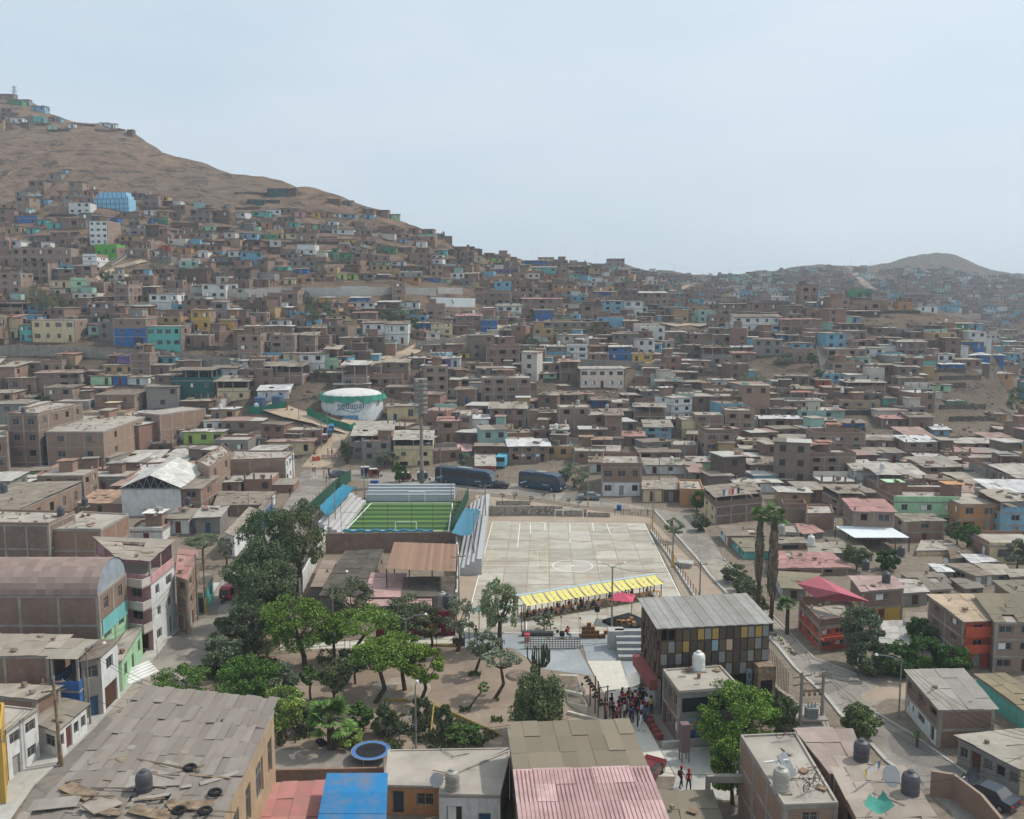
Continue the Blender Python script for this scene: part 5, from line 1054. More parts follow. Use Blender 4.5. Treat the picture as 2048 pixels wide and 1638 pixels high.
m=MB(); m.lathe([(.3,.3),(.3,.7)],10).lathe([(.18,.6),(.18,.9)],8,0,(.5,.1,0)).lathe([(.15,.5),(.15,.8)],8,0,(-.5,.2,0)).box(-.25,.25,-.6,-.2,0,.35); m.tube((.7,0,0),(.7,0,1.1),.02).tube((-.8,0,0),(-.8,0,1.1),.02).lathe([(.25,1.1),(.02,1.14)],10,0,(.7,0,0)).lathe([(.25,1.1),(.02,1.14)],10,0,(-.8,0,0)); one(m,"drum_kit",M["black"],"dark drum kit beside the seated person in red","drum kit",P(1124,1275,0))
# lattice wall, seating steps, quarter pipe, slatted ramps
lt=MB(); a,b=P(1050,1297,0),P(1160,1297,0); o,ang,l=frame2(a,b); nx=int(l/.3)
for j in range(6): lt.box(0,l,-.06,.06,.25*j,.25*j+.07)
for i in range(nx+1): lt.box(i*l/nx-.04,i*l/nx+.04,-.05,.05,.002,1.3)
one(lt,"lattice_wall",M["block"],"pierced block wall between court and skate plaza","wall",o,ang)
o,ang,l=frame2(P(1237,1321,0),P(1300,1321,0)); m=MB()
for k in range(5): m.box(0,l,k*.75,k*.75+.75,0,.42*(k+1),0); m.box(.0,l,k*.75-.01,k*.75+.12,.42*(k+1),.42*(k+1)+.03,1)
one(m,"seating_steps",[M["pavedark"],M["palepave"]],"broad concrete seating steps left of the panelled building","steps",o,ang)
m=MB(); m.box(0,1.7,0,1.4,0,2.1); one(m,"concrete_plinth",M["pave"],"grey concrete plinth under the yellow-footed lamp pole","plinth",P(1217,1300,0))
m=MB(); n=8; pr=[(2.6*(i/n),1.5*(1-math.sqrt(max(0,1-(i/n)**2)))) for i in range(n+1)]
for (x0,z0),(x1,z1) in zip(pr,pr[1:]): m.poly([(x0,0,z0),(x1,0,z1),(x1,2.6,z1),(x0,2.6,z0)][::1]); m.poly([(x0,0,0),(x1,0,0),(x1,0,z1),(x0,0,z0)]); m.poly([(x0,2.6,0),(x0,2.6,z0),(x1,2.6,z1),(x1,2.6,0)])
m.box(2.6,3.2,0,2.6,0,1.5); one(m,"quarter_pipe",M["pave"],"curved concrete quarter pipe against the panelled building","skate ramp",P(1252,1375,0),rad(8))
def ramp(name,pts,z,label,slats=True):
    r=thing(name,label,"slatted ramp",P(*pts[0],0)); org=Vector(r.location); C=[P(x,y,zz)-org for (x,y),zz in zip(pts,z)]; m=MB(); 
    B=[Vector((c.x,c.y,0)) for c in C]; 
    m.poly(C); 
    for k in range(4): m.poly([B[k],B[(k+1)%4],C[(k+1)%4],C[k]])
    m.build("ramp_body",M["palepave"],r); s=MB(); n=16
    for i in range(1,n):
        u=i/n; p=C[0].lerp(C[1],u).lerp(C[3].lerp(C[2],u),.08); q=C[0].lerp(C[1],u).lerp(C[3].lerp(C[2],u),.9); d=Vector((.05,0,0)); e=Vector((0,0,.03)); s.poly([p-d+e,p+d+e,q+d+e,q-d+e])
    s.build("wooden_slats",M["wood"],r)
ramp("slatted_ramp",[(1119,1378),(1166,1389),(1156,1349),(1113,1348)],[.3,1.1,1.1,.3],"upper slatted concrete ramp in the playground")
ramp("slatted_ramp",[(1135,1404),(1175,1413),(1168,1396),(1133,1385)],[.2,.9,.9,.2],"lower slatted concrete ramp in the playground")
m=MB(); m.box(0,4.5,-.12,.12,0,.3); one(m,"concrete_beam",M["palepave"],"thin diagonal concrete beam in the playground sand","beam",P(1135,1428,0),rad(-30))
sheet_poly("sand_ground",[(1158,1352),(1187,1352),(1240,1450),(1200,1490),(1130,1450),(1150,1410),(1180,1415)],.014,M["sand"],"sandy playground floor with buried tyres")
i=0
for x,y in ((1173,1357),(1177,1363),(1181,1369),(1185,1375),(1189,1381),(1193,1388),(1190,1395),(1200,1403),(1204,1411)):
    m=MB(); R0=.24
    for k in range(10):
        a,b=math.pi*k/9,math.pi*(k+1)/9; 
        if k<9: m.tube((R0*math.cos(a),0,R0*math.sin(a)-.05),(R0*math.cos(b),0,R0*math.sin(b)-.05),.1,n=6)
    o=one(m,"half_tyre",M["black"],["farthest half-buried tyre","second","third","fourth","fifth","sixth","seventh","eighth","nearest half-buried tyre"][i]+(" half-buried tyre" if 0<i<8 else "")+" of the playground row","tyre",P(x,y,0),rad(20),group="half-buried tyres in the playground"); i+=1
for k,(x,yb,yt) in enumerate(((1180,1412,1358),(1190,1427,1354),(1196,1440,1365),(1199,1412,1376),(1211,1440,1384),(1215,1415,1372),(1209,1445,1395),(1226,1447,1425))):
    g=P(x,yb,0); h=(yb-yt)/ppm(g.y)/.93; m=MB(); m.tube((0,0,0),(0,0,h),.06,n=6)
    if k in(3,4): m.tube((0,0,h),(.9,.2,h),.04,n=5)
    one(m,"steel_pole",M["iron"],["first thin red-brown pole nearest the slatted ramp","tallest thin red-brown playground pole","third red-brown playground pole left of the crowd","short red-brown pole behind the tall one","red-brown pole with crossbar left of the crowd","red-brown pole with no crossbar behind the crowd edge","red-brown pole in front of the crowd's left edge","very short red-brown pole at the crowd's feet"][k],"pole",g,group="rusty playground poles")
for k in range(5):
    x=[1297,1300,1307,1313,1318][k]; y=[1441,1449,1460,1469,1478][k]; m=MB(); m.box(-.28,.28,-.28,.28,0,.5); one(m,"cube_seat",plain("brick_red_paint%d"%k,L(140,66,60),.9,.1),["farthest","second","middle","fourth","nearest"][k]+" red cube seat beside the walkway","cube seat",P(x,y,0),rad(20),group="red cube seats")
# market compound left of the court
wallseg("compound_wall",[(653,1080),(636,1120),(600,1192)],2.4,"paint","long whitewashed wall beside the street trees",.25,L(206,204,198))
wallseg("compound_wall",[(653,1106),(912,1102)],3.0,"brick","brown brick wall closing the near end of the turf pitch",.25)
wallseg("compound_wall",[(913,1102),(918,1155),(913,1222)],2.4,"paint","white wall between compound and court sand",.25,L(206,206,204))
Q((640,1190),(735,1191),(766,1103),(690,1107),1222,'g',1,"z",label="compound shed with wide dark corrugated roof",rc=L(78,74,68),mess=.04,sw=2,wf=0,name="market_shed",cat="shed")
Q((728,1194),(803,1194),(811,1152),(744,1151),1226,'g',1,"m",label="compound shed with plain pale pink roof",rc=L(184,148,144),mess=.02,sw=3,wf=0,name="market_shed",cat="shed")
Q((806,1193),(912,1193),(912,1158),(813,1160),1226,'g',1,"z",label="compound shed with dark ribbed roof near the water tanks",rc=L(86,82,74),mess=.03,sw=1.2,wf=0,name="market_shed",cat="shed")
Q((676,1214),(858,1212),(858,1196),(684,1195),1242,'g',1,"m",label="low pink-roofed front range of the compound behind the park trees",rc=L(176,142,138),mess=.02,sw=3,wf=0,name="market_shed",cat="shed")
Q((622,1173),(650,1173),(672,1127),(646,1124),1196,'g',1,"z",label="narrow tan-roofed shed inside the whitewashed wall",rc=L(150,132,118),mess=.1,wf=0,name="market_shed",cat="shed")
r=thing("open_market_roof","big brown metal roof on posts over the market yard","canopy",P(773,1166,0)); org=Vector(r.location); C=[P(773,1137,4.6),P(912,1143,4.6),P(914,1088,5.4),P(788,1084,5.4)]; m=MB(); U=[c-org for c in C]
for i in range(20):
    a,b=i/20,(i+1)/20; z=Vector((0,0,.02*(i%2))); m.poly([U[0].lerp(U[1],a)+z,U[0].lerp(U[1],b)+z,U[3].lerp(U[2],b)+z,U[3].lerp(U[2],a)+z])
m.build("roof",M["sheet"],r,color=L(150,118,98))
for c in U+[U[0].lerp(U[1],.33),U[0].lerp(U[1],.66)]: MB().tube((c.x,c.y,-.1),(c.x,c.y,c.z-.05),.08).build("post",M["iron"],r)
mw=thing("mural_wall","red wall with yellow diamond shapes behind the park path","wall",P(752,1274,0)); o,ang,l=frame2(P(752,1274,0),P(911,1272,0)); mw.rotation_euler=(0,0,ang)
MB().box(0,l,0,.2,0,2.9).build("wall",M["paint"],mw,color=L(140,36,58)); m=MB(); m.poly([(l*.66,-.01,.2),(l*.76,-.01,.2),(l*.72,-.01,2.8),(l*.6,-.01,2.8)]).poly([(l*.1,-.01,.4),(l*.22,-.01,.4),(l*.3,-.01,2.6),(l*.16,-.01,2.6)]); m.build("painted_shape",M["paint"],mw,color=L(204,160,50))
wallseg("garden_edge",[(905,1292),(930,1292)],.9,"iron","short rusty gate by the park path",.05)
fence("park_railing",[(700,1300),(760,1298),(835,1297),(912,1295)],1.0,"low grey truss railing between path and park trees",post=1.8,panel=False,rails=2,col=L(120,120,116))
fence("park_railing",[(560,1306),(640,1302),(690,1298)],1.0,"low railing under the two lush trees",post=1.8,panel=False,rails=2,col=L(120,120,116))
yt=[]
for (xa,ya),(xb,yb),n in (((776,1403),(815,1403),10),((850,1408),(905,1430),14),((905,1430),(1000,1472),26),((868,1410),(862,1465),14),((845,1293),(912,1293),14)):
    for i in range(n): yt.append((xa+(xb-xa)*i/n,ya+(yb-ya)*i/n,math.atan2(-(yb-ya)*2,xb-xa)))
tym=MB()
for k in range(9):
    a,b=math.pi*k/8,math.pi*(k+1)/8
    if k<8: tym.tube((.3*math.cos(a),0,.3*math.sin(a)-.06),(.3*math.cos(b),0,.3*math.sin(b)-.06),.085,n=5)
tyme=tym.mesh("half_tyre_edging",plain("yellow_tyre_paint",L(190,160,84),.9,.1,0,.35,2))
for k,(x,y,a) in enumerate(yt):
    o=bpy.data.objects.new("half_tyre",tyme); COL.objects.link(o); o.location=P(x,y,0); o.rotation_euler=(0,0,a); setp(o,"yellow-painted half tyre set in the park soil as edging","tyre","yellow half-tyre edging of the park beds")
rg=MB(); c0=P(802,1379,0)
for k in range(40):
    a,b=2*math.pi*k/40,2*math.pi*(k+1)/40
    rg.poly([c0+Vector((math.cos(t)*r_,math.sin(t)*r_,.02)) for t,r_ in ((a,1.15),(a,2.95),(b,2.95),(b,1.15))])
rg.build("path",ground_mat("worn_ring",L(138,124,110),L(168,160,146),None,.5)); setp(bpy.data.objects["path.001"],"worn concrete ring around a tree in the park",kind="structure")
# panelled community building
def panelled():
    FL,FR,BR,BL,foot=(1321,1256),(1538,1246),(1486,1203),(1285,1212),1427
    Y0=CH/math.tan(aof(foot)); h=CH-Y0*math.tan(aof(FL[1])); p=[P(x,y,h) for x,y in (FL,FR,BR,BL)]; o=Vector((p[0].x,p[0].y,0)); d=p[1]-p[0]; ang=math.atan2(d.y,d.x); inv=Matrix.Rotation(-ang,4,'Z')@Matrix.Translation(-o); q=[inv@Vector((v.x,v.y,0)) for v in p]
    r=thing("community_building","dark building clad in rows of grey and yellow panels with metal roof","building",o,ang)
    W=q[1].x; D=q[3]-q[0]; m=MB(); zb=h-4.6
    for a,b in ((0,1),(1,2),(2,3),(3,0)):
        A,B=q[a],q[b]; cc=(q[0]+q[2])/2; A=A+(cc-A).normalized()*.6; B=B+(cc-B).normalized()*.6; m.poly([(A.x,A.y,-.2),(B.x,B.y,-.2),(B.x,B.y,h-.15),(A.x,A.y,h-.15)])
    m.build("wall",M["dark"],r)
    rf=MB(); ov=[v+(v-(q[0]+q[2])/2).normalized()*.5 for v in q]; zz=[h+.05,h+.05,h+.75,h+.75]
    for i in range(22):
        a,b=i/22,(i+1)/22; z=.03*(i%2); e=[Vector((v.x,v.y,w)) for v,w in zip(ov,zz)]; U=[e[0].lerp(e[1],a),e[0].lerp(e[1],b),e[3].lerp(e[2],b),e[3].lerp(e[2],a)]
        A=[rf.pt(w+Vector((0,0,z))) for w in U]; B=[rf.pt(w+Vector((0,0,z-.08))) for w in U]; rf.f+= [A,B[::-1]]+[[B[k],B[(k+1)%4],A[(k+1)%4],A[k]] for k in range(4)]; rf.m+=[0]*6
    rf.build("roof",M["sheet"],r,color=L(150,149,144)); rn=random.Random(3)
    cols=[L(92,80,66),L(102,90,74),L(136,136,132),L(78,72,66),L(130,128,122),L(102,94,84)]
    def row(A,B,n,side):
        a2=math.atan2((B-A).y,(B-A).x); l=(B-A).length; 
        for j in range(4):
            for i in range(n):
                if not side and j==0 and i<2: continue
                if side and rn.random()<.1: continue
                c=cols[(i+j)%2+ (0 if rn.random()<.55 else 2)] if not side else L(98,82,68)
                if not side and (i,j) in ((5,0),(7,0),(11,0),(13,0),(3,1)): c=L(176,142,70)
                if not side and (i,j) in ((9,1),(7,1)): c=L(140,160,168) if i==7 else L(188,166,140)
                x0=l*i/n; z1=h-.2-j*1.15; b=MB(); ph=1.0; b.box(x0+.06,x0+l/n-.06,-.12-.05*((i+j)%2),0,z1-ph,z1); b.build("facade_panel",M["tint"],r,A,a2,c)
        fm=MB(); fm.M=Matrix.Translation(A)@Matrix.Rotation(a2,4,'Z')
        for j in range(5): fm.box(0,l,-.08,.12,h-.2-j*1.15,h-.05-j*1.15)
        for i in range(n+1): fm.box(l*i/n-.04,l*i/n+.04,-.06,.1,h-4.75,h-.21)
        fm.M=None; fm.build("panel_frame",M["iron"],r)
    row(q[0],q[1],15,False); row(q[3],q[0],9,True)
    b=MB(); A,B=q[3],q[0]; a2=math.atan2((B-A).y,(B-A).x); l=(B-A).length; b.box(0,l,-.9,0,h-5.9,h-4.9); b.build("balcony",M["paint"],r,A,a2,L(150,84,80))
    b=MB(); b.box(l*.45,l*.9,-.2,-.05,.3,h-6.1); b.build("banner",M["paint"],r,A,a2,L(176,172,170))
    for u in (.02,.98): c=A.lerp(B,u); MB().box(c.x-.15,c.x+.15,c.y-.15,c.y+.15,-.1,h-4.9).build("column",M["conc"],r)
    b=MB(); b.box(W*.86,W*1.02,-1.4,-.2,0,h-3.6); b.build("timber_porch",M["wood"],r); b=MB(); b.box(W*.885,W*.99,-1.45,-1.35,.3,h-4.9); b.build("porch_opening",M["dark"],r)
    b=MB(); b.box(W*.79,W*.84,-.5,-.3,0,h-4.2); b.build("sign_board",M["paint"],r,color=L(128,146,148))
    for k,ch in enumerate("SUM"):
        me=textmesh(ch,.62,.01); me.materials.append(M["dark"]); t=inst("sign_letter",me,r,(W*.815,-.53,h-5.0-.6*k)); t.rotation_euler=(math.pi/2,0,0)
    return r
panelled()
an,aq2,ah2=Q((1358,1385),(1480,1375),(1441,1333),(1326,1341),1490,'g',2,"f",label="two-storey concrete annex with mural and debris on its flat roof",wf=0,wl=3,cl='r',parap=.12,name="annex_building",cat="building")
b=MB(); x1=aq2[1].x; b.box(.5,x1*.55,-.06,-.02,.35,2.3); b.build("mural_panel",M["paint"],an,color=L(120,150,170))
rn=random.Random(8); mc=[L(188,128,92),L(70,96,140),L(206,176,110),L(150,84,60),L(206,186,160),L(60,58,60)]
for k in range(9):
    b=MB(); cx=.5+(x1*.55-.5)*rn.uniform(.15,.85); cz=rn.uniform(.6,2.0); r0=rn.uniform(.15,.5); b.poly([(cx+r0*math.cos(a)*(1+.3*math.sin(3*a+k)),-.062-.002*k,cz+r0*.7*math.sin(a)) for a in [2*math.pi*i/12 for i in range(12)] if .36<cz+r0*.7*math.sin(a)<2.29]); b.build("painted_shape",M["paint"],an,color=mc[k%6])
b=MB(); b.box(.3,x1-.3,-.05,-.01,ah2*.62,ah2*.88); b.build("window_band",M["glass"],an)
m=MB(); m.box(-.35,.35,-.35,.35,.9,3.3); 
for x in(-.3,.3):
    for y in(-.3,.3): m.box(x-.04,x+.04,y-.04,y+.04,0,.9)
one(m,"totem_sign",M["tint"],"square mauve-grey totem sign on legs below the mural","sign",P(1368,1522,0),rad(10),L(120,98,100))
# fences, walls and gates near the bottom
wallseg("low_wall",[(1325,1497),(1480,1483)],.6,"pave","low grey wall below the mural annex",.3)
wallseg("yard_wall",[(548,1568),(768,1563)],1.2,"brick","low brown wall at the near edge of the yard",.2)
wallseg("curved_brick_wall",[(1860,1590),(1905,1597),(1960,1640),(2000,1690)],2.0,"brick","curving brick wall left of the old car",.25)
wallseg("rough_ruin_wall",[(1436,1295),(1470,1320),(1530,1365),(1560,1400),(1640,1455)],1.0,"stonewall","crumbling low wall right of the panelled building",.4)
fence("rebar_fence",[(1530,1340),(1548,1362),(1575,1400)],2.6,"row of rusty rebar posts behind the panelled building",post=.5,panel=False,ph=2.8,pr=.03)
Q((1582,1463),(1662,1463),(1640,1408),(1575,1412),1490,'y',1,"f",label="low yellow kiosk behind the transformer poles",wf=3,parap=.05,name="kiosk",cat="kiosk")
gt=MB(); gt.box(0,4,-.2,.2,3.0,3.5).box(-.3,0,-.2,.2,0,3.5).box(4,4.3,-.2,.2,0,3.5); one(gt,"gateway",M["conc"],"concrete gateway beam left of the tall brick block","gateway",P(1418,1640,0))
# trampoline
tr=thing("trampoline","round trampoline with blue padding and sagging net in the yard","trampoline",P(742,1520,0))
m=MB(); n=24
for i in range(n):
    a,b=2*math.pi*i/n,2*math.pi*(i+1)/n; m.poly([(math.cos(t)*r_,math.sin(t)*r_,.86) for t,r_ in((a,1.25),(a,1.6),(b,1.6),(b,1.25))])
m.build("padding",M["tint"],tr,color=L(70,120,180)); m=MB(); m.poly([(1.26*math.cos(2*math.pi*i/n),1.26*math.sin(2*math.pi*i/n),.84) for i in range(n)]); m.build("jumping_mat",M["black"],tr)
m=MB(); m.path([(1.62*math.cos(2*math.pi*i/n),1.62*math.sin(2*math.pi*i/n),.85) for i in range(n+1)],.04); m.build("frame",M["steel"],tr)
for i in range(6): a=2*math.pi*i/6+.3; MB().tube((1.6*math.cos(a),1.6*math.sin(a),0),(1.6*math.cos(a),1.6*math.sin(a),.85),.03).build("leg",M["steel"],tr)
for a in (1.2,2.0,.4): MB().tube((1.65*math.cos(a),1.65*math.sin(a),.8),(1.65*math.cos(a),1.65*math.sin(a),2.4),.02).build("net_pole",M["iron"],tr)
# ---------------------------------------------------------------- reservoir and cage tower
g=hit(694,838); s=ppm(g.y,g.z); Rr=63/s; ct=Vector((g.x,g.y+Rr,g.z)); zw=42/s
rs=thing("water_reservoir","large white domed water tank wrapped in green netting","water tank",ct)
m=MB(); m.lathe([(Rr,-4),(Rr,zw)],48); m.build("tank_wall",M["paint"],rs,color=L(212,216,216),smooth=False)
m=MB(); m.lathe([(Rr*.96*math.cos(t),zw+.05+Rr*.2*math.sin(t)) for t in [k/10*math.pi/2*.99 for k in range(11)]],48); m.build("dome_roof",M["paint"],rs,color=L(214,212,206),smooth=True)
m=MB(); n=72; ring=[]
for i in range(n):
    a=2*math.pi*i/n; w=.3*math.sin(i*1.7)+.22*math.sin(i*.6+1); ring.append((m.pt(((Rr+.5+w)*math.cos(a),(Rr+.5+w)*math.sin(a),zw-1.15+.4*math.sin(i*.9)+.2*math.sin(i*2.3))),m.pt(((Rr+.35)*math.cos(a),(Rr+.35)*math.sin(a),zw+.45+.08*math.sin(i*2.1)))))
for i in range(n): a,b=ring[i],ring[(i+1)%n]; m.f.append([a[0],b[0],b[1],a[1]]); m.m.append(0)
m.build("green_netting",M["cloth"],rs,color=L(66,150,128),smooth=True)
m=MB()
for i in range(0,n,4): a=2*math.pi*i/n; m.tube(((Rr+.2)*math.cos(a),(Rr+.2)*math.sin(a),zw-.2),((Rr+.2)*math.cos(a),(Rr+.2)*math.sin(a),zw+1.1),.03,n=4)
m.build("rail_posts",M["steel"],rs)
me=textmesh("sedapal",2.3,.0); 
for v in me.vertices: a=-math.pi/2+(v.co.x+1.0)/Rr; v.co=Vector(((Rr+.06)*math.cos(a),(Rr+.06)*math.sin(a),zw-2.7+v.co.y))
me.materials.append(NT("navy_lettering",.8).col(L(56,84,110)).mat); inst("lettering",me,rs)
m=MB()
for k in range(20):
    f=lambda t:(lambda a,z:((Rr+.06)*math.cos(a),(Rr+.06)*math.sin(a),z))(-math.pi/2+(-3.2+t*6.6)/Rr+.06,zw-3.3+.35*math.sin(t*7))
    p,q_=f(k/20),f((k+1)/20); m.poly([p,q_,(q_[0],q_[1],q_[2]+.18),(p[0],p[1],p[2]+.18)])
m.build("wave_emblem",NT("blue_wave",.8).col(L(70,120,160)).mat,rs)
m=MB()
for i in range(44,58): a,b=2*math.pi*i/n,2*math.pi*(i+1)/n; m.poly([((Rr+.04)*math.cos(t),(Rr+.04)*math.sin(t),z) for t,z in ((a,-3),(b,-3),(b,.9),(a,.9))])
m.build("blue_base_band",M["paint"],rs,color=L(96,146,190))
def netband(pts,h,label,col=L(44,130,100)):
    m=MB(); q=[hit(*p) for p in pts]; org=q[0].copy(); prev=None; N=0
    for a,b in zip(q,q[1:]):
        for k in range(6):
            w=a.lerp(b,k/6)-org; sgl=(m.pt((w.x,w.y+.1*math.sin(N),w.z-.3)),m.pt((w.x,w.y,w.z+h+.12*math.sin(N*1.3)))); N+=1
            if prev: m.f.append([prev[0],sgl[0],sgl[1],prev[1]]); m.m.append(0)
            prev=sgl
    one(m,"netting_fence",M["cloth"],label,"netting fence",org,color=col)
netband([(614,832),(650,850),(700,867),(714,862)],2.2,"drooping green netting in front of the white water tank")
netband([(496,826),(520,828),(545,822),(580,816)],1.8,"green netting around the small blue tanks",L(50,120,96))
for k,(x,y) in enumerate(((521,815),(556,812),(513,822))):
    g=hit(x,y); m=MB(); r_=1.5 if k<2 else .6; hh=2.6 if k<2 else 1.8; m.lathe([(r_,-.5),(r_,hh),(r_*.3,hh+.3)],18); one(m,"blue_tank",M["paint"],["left squat blue tank beside the dirt track","right squat blue tank beside the dirt track","small pale cylinder at the green netting"][k],"tank",g,color=L(84,104,132) if k<2 else L(190,200,204))
g=hit(844,970); s=ppm(g.y,g.z); ht=(970-757)/s
tw=thing("cage_tower","slender pole tower carrying a tall cylindrical lattice cage","tower",g)
MB().tube((0,0,-1),(0,0,ht*.70),.42,.32,n=12).build("mast",M["poleconc"],tw); m=MB(); z0=ht*.69; rc_=1.33
for k in range(8): z=z0+(ht-z0)*k/7; m.lathe([(rc_,z-.14),(rc_,z+.02)],20)
for i in range(16): a=2*math.pi*i/16; m.tube((rc_*math.cos(a),rc_*math.sin(a),z0),(rc_*math.cos(a),rc_*math.sin(a),ht),.035,n=4)
m.build("cage",M["conc"],tw); MB().tube((0,0,z0),(0,0,ht-.3),.5,.5,n=12).build("antenna_core",M["steel"],tw); MB().tube((0,0,-.5),(0,0,3),.5,.5,n=12).build("painted_foot",M["paint"],tw,color=L(90,104,100))
# big walls on the slopes
wallseg("retaining_wall",[(-30,712),(60,711),(150,714),(230,718),(300,722),(380,730),(460,738)],2.9,"block","long grey concrete wall below the blue and turquoise pair",.4,terrain_=True)
wallseg("retaining_wall",[(490,597),(560,592),(650,592),(760,590),(872,592)],3.0,"pave","long pale concrete wall across the left slope",.4,terrain_=True)
wallseg("retaining_wall",[(380,585),(440,590),(500,600)],1.8,"pave","low pale wall below the blue-fronted brick house",.4,terrain_=True)
wallseg("retaining_wall",[(834,700),(900,694),(980,680),(1040,668),(1078,660)],2.6,"block","curved retaining wall under the dirt road",.4,terrain_=True)
wallseg("retaining_wall",[(962,748),(1030,746),(1084,740)],2.4,"block","curved grey retaining wall below the parked car",.4,terrain_=True)
wallseg("retaining_wall",[(1084,738),(1170,732),(1260,736),(1320,742),(1338,760)],2.0,"block","straight grey wall below the mustard yellow row house",.4,terrain_=True)
wallseg("retaining_wall",[(1364,748),(1440,748),(1500,745)],2.0,"block","grey block wall above the white-boarded house",.4,terrain_=True)
wallseg("retaining_wall",[(1430,668),(1500,672),(1560,676)],2.2,"block","cracked grey wall below the white-based house row",.4,terrain_=True)
w=wallseg("sports_wall",[(862,613),(905,614),(950,614)],3.4,"paint","white painted sports wall with teal letters EMA",.4,L(214,218,218),terrain_=True)
g=hit(905,614); me=textmesh("EMA",3.0,.03); me.materials.append(NT("teal_lettering",.8).col(L(70,120,120)).mat); t=inst("lettering",me,w,Vector((g.x,g.y-.35,g.z+.9))-Vector(w.location)+Vector((-2.2,0,.3))); t.rotation_euler=(math.pi/2,0,0)
wallseg("sports_wall",[(876,588),(925,589)],2.6,"pave","grey upper wall behind the lettered sports wall",.3,terrain_=True)
# dry-stone terraces on the hillsides
TR=[(468,388,590),(495,405,560),(470,418,520),(530,436,790),(486,452,640),(640,465,760),(480,486,560),(560,488,700),(680,492,760),(720,506,790),(560,514,700),(640,528,740),(760,536,830),(500,542,580),(740,560,800),(340,464,400),(400,466,470),(360,488,480),(420,530,500),(20,250,100),(95,262,140),(150,253,190),(190,262,250),(0,420,60),(100,432,150),(280,420,350),(320,440,360),(1700,610,1780),(1760,628,1840),(1840,630,1960),(1780,640,1960),(1705,660,1780),(1780,676,1830),(1850,672,1900),(1900,668,1990),(1720,700,1790),(1800,716,1850),(1910,702,1980),(1980,700,2040),(1850,745,1930),(1930,733,1990),(1960,764,2030),(1700,770,1780),(1800,785,1870),(1860,775,1930),(1880,760,1960),(1640,820,1690),(1880,818,1970),(1900,842,1990),(1660,865,1730),(1890,884,1950),(1680,830,1760),(1160,618,1220),(1040,606,1100),(990,604,1040),(1200,660,1260),(1280,660,1340),(1290,690,1340),(900,570,960),(940,512,1000),(850,522,900),(600,700,660),(700,626,760),(560,660,620),(380,700,440),(100,740,160),(430,752,470),(480,790,520)]
import itertools
for k,(x0,y,x1) in enumerate(TR):
    mid=((x0+x1)/2,y+random.Random(k).uniform(-2,2)); q=[hit(x0,y+.5),hit(*mid),hit(x1,y)]; 
    if max(v.y for v in q)-min(v.y for v in q)>30: continue
    o=wallseg("terrace_wall",[(x0,y+.5),mid,(x1,y)],.9 if y<600 else 1.2,"dry","x",.6,terrain_=True)
    reg(o,"dark dry-stone terrace wall","terrace wall",(x0+x1)/2,y,"dry-stone terrace walls on the slopes")
def hillstair(pts,w,label,rail=True):
    q=[hit(*p) for p in pts]; org=q[0].copy(); m=MB()
    for a,b in zip(q,q[1:]):
        d=b-a; l=math.hypot(d.x,d.y); n=max(2,int(l/.8)); nm=Vector((-d.y,d.x,0)).normalized()*w/2
        for k in range(n):
            p=a.lerp(b,k/n)-org; p2=a.lerp(b,(k+1)/n)-org; z=max(p.z,p2.z)+.35; v=[p-nm,p2-nm,p2+nm,p+nm]; B=[m.pt((x.x,x.y,z-2)) for x in v]; T=[m.pt((x.x,x.y,z)) for x in v]; m.f+=[T,B[::-1]]+[[B[j],B[(j+1)%4],T[(j+1)%4],T[j]] for j in range(4)]; m.m+=[0]*6
        if rail:
            for sg in(-1,1): m.tube(a-org+nm*sg+Vector((0,0,1.3)),b-org+nm*sg+Vector((0,0,1.3)),.06,n=4,mi=1)
    return one(m,"hillside_stair",[M["conc"],M["steel"]],label,"stair",org)
hillstair([(1632,668),(1640,700),(1648,740),(1660,772)],2.2,"long concrete stairway climbing the right slope")
hillstair([(252,458),(266,478),(272,492),(245,515),(218,532)],1.8,"grey-railed stairway bending beside the vivid green house")
hillstair([(1004,512),(1025,535),(1050,560),(1085,585)],1.8,"straight stairway below the skyline houses")
hillstair([(1287,600),(1305,618),(1322,634)],1.8,"steep stairway at the right end of the white house row")
hillstair([(1578,618),(1588,606),(1600,596)],1.8,"short stairway behind the blue hut on the right knoll")
hillstair([(1618,816),(1640,800),(1652,785)],1.8,"lower flight of stairs beside the brick row on the right slope")
# sky-blue panelled block high on the left
g=hit(222,418); s=ppm(g.y,g.z); w_=72/s; bl=thing("panelled_block","sky-blue panelled block stepping up on the left hill","building",g,rad(-4))
m=MB(); m.box(-w_/2,w_/2,0,7,-4,20/s); m.build("lower_block",M["paint"],bl,color=L(130,190,218)); m=MB(); m.box(-w_*.4,w_*.38,2,7,20/s,34/s).box(-w_*.46,-w_*.4,2,7,20/s,28/s).box(w_*.38,w_*.45,2,7,20/s,27/s); m.build("upper_block",M["paint"],bl,color=L(140,196,222))
m=MB()
for i in range(9): x=-w_/2+w_*i/8; m.box(x-.1,x+.1,-.08,.02,-2,20/s+.1)
for z in (0,10/s,20/s): m.box(-w_/2,w_/2,-.06,.03,z-.15,z+.1)
for i in range(7): x=-w_*.4+w_*.78*i/6; m.box(x-.1,x+.1,1.92,2.02,20/s,34/s)
m.build("blue_frame",M["paint"],bl,color=L(44,110,160))
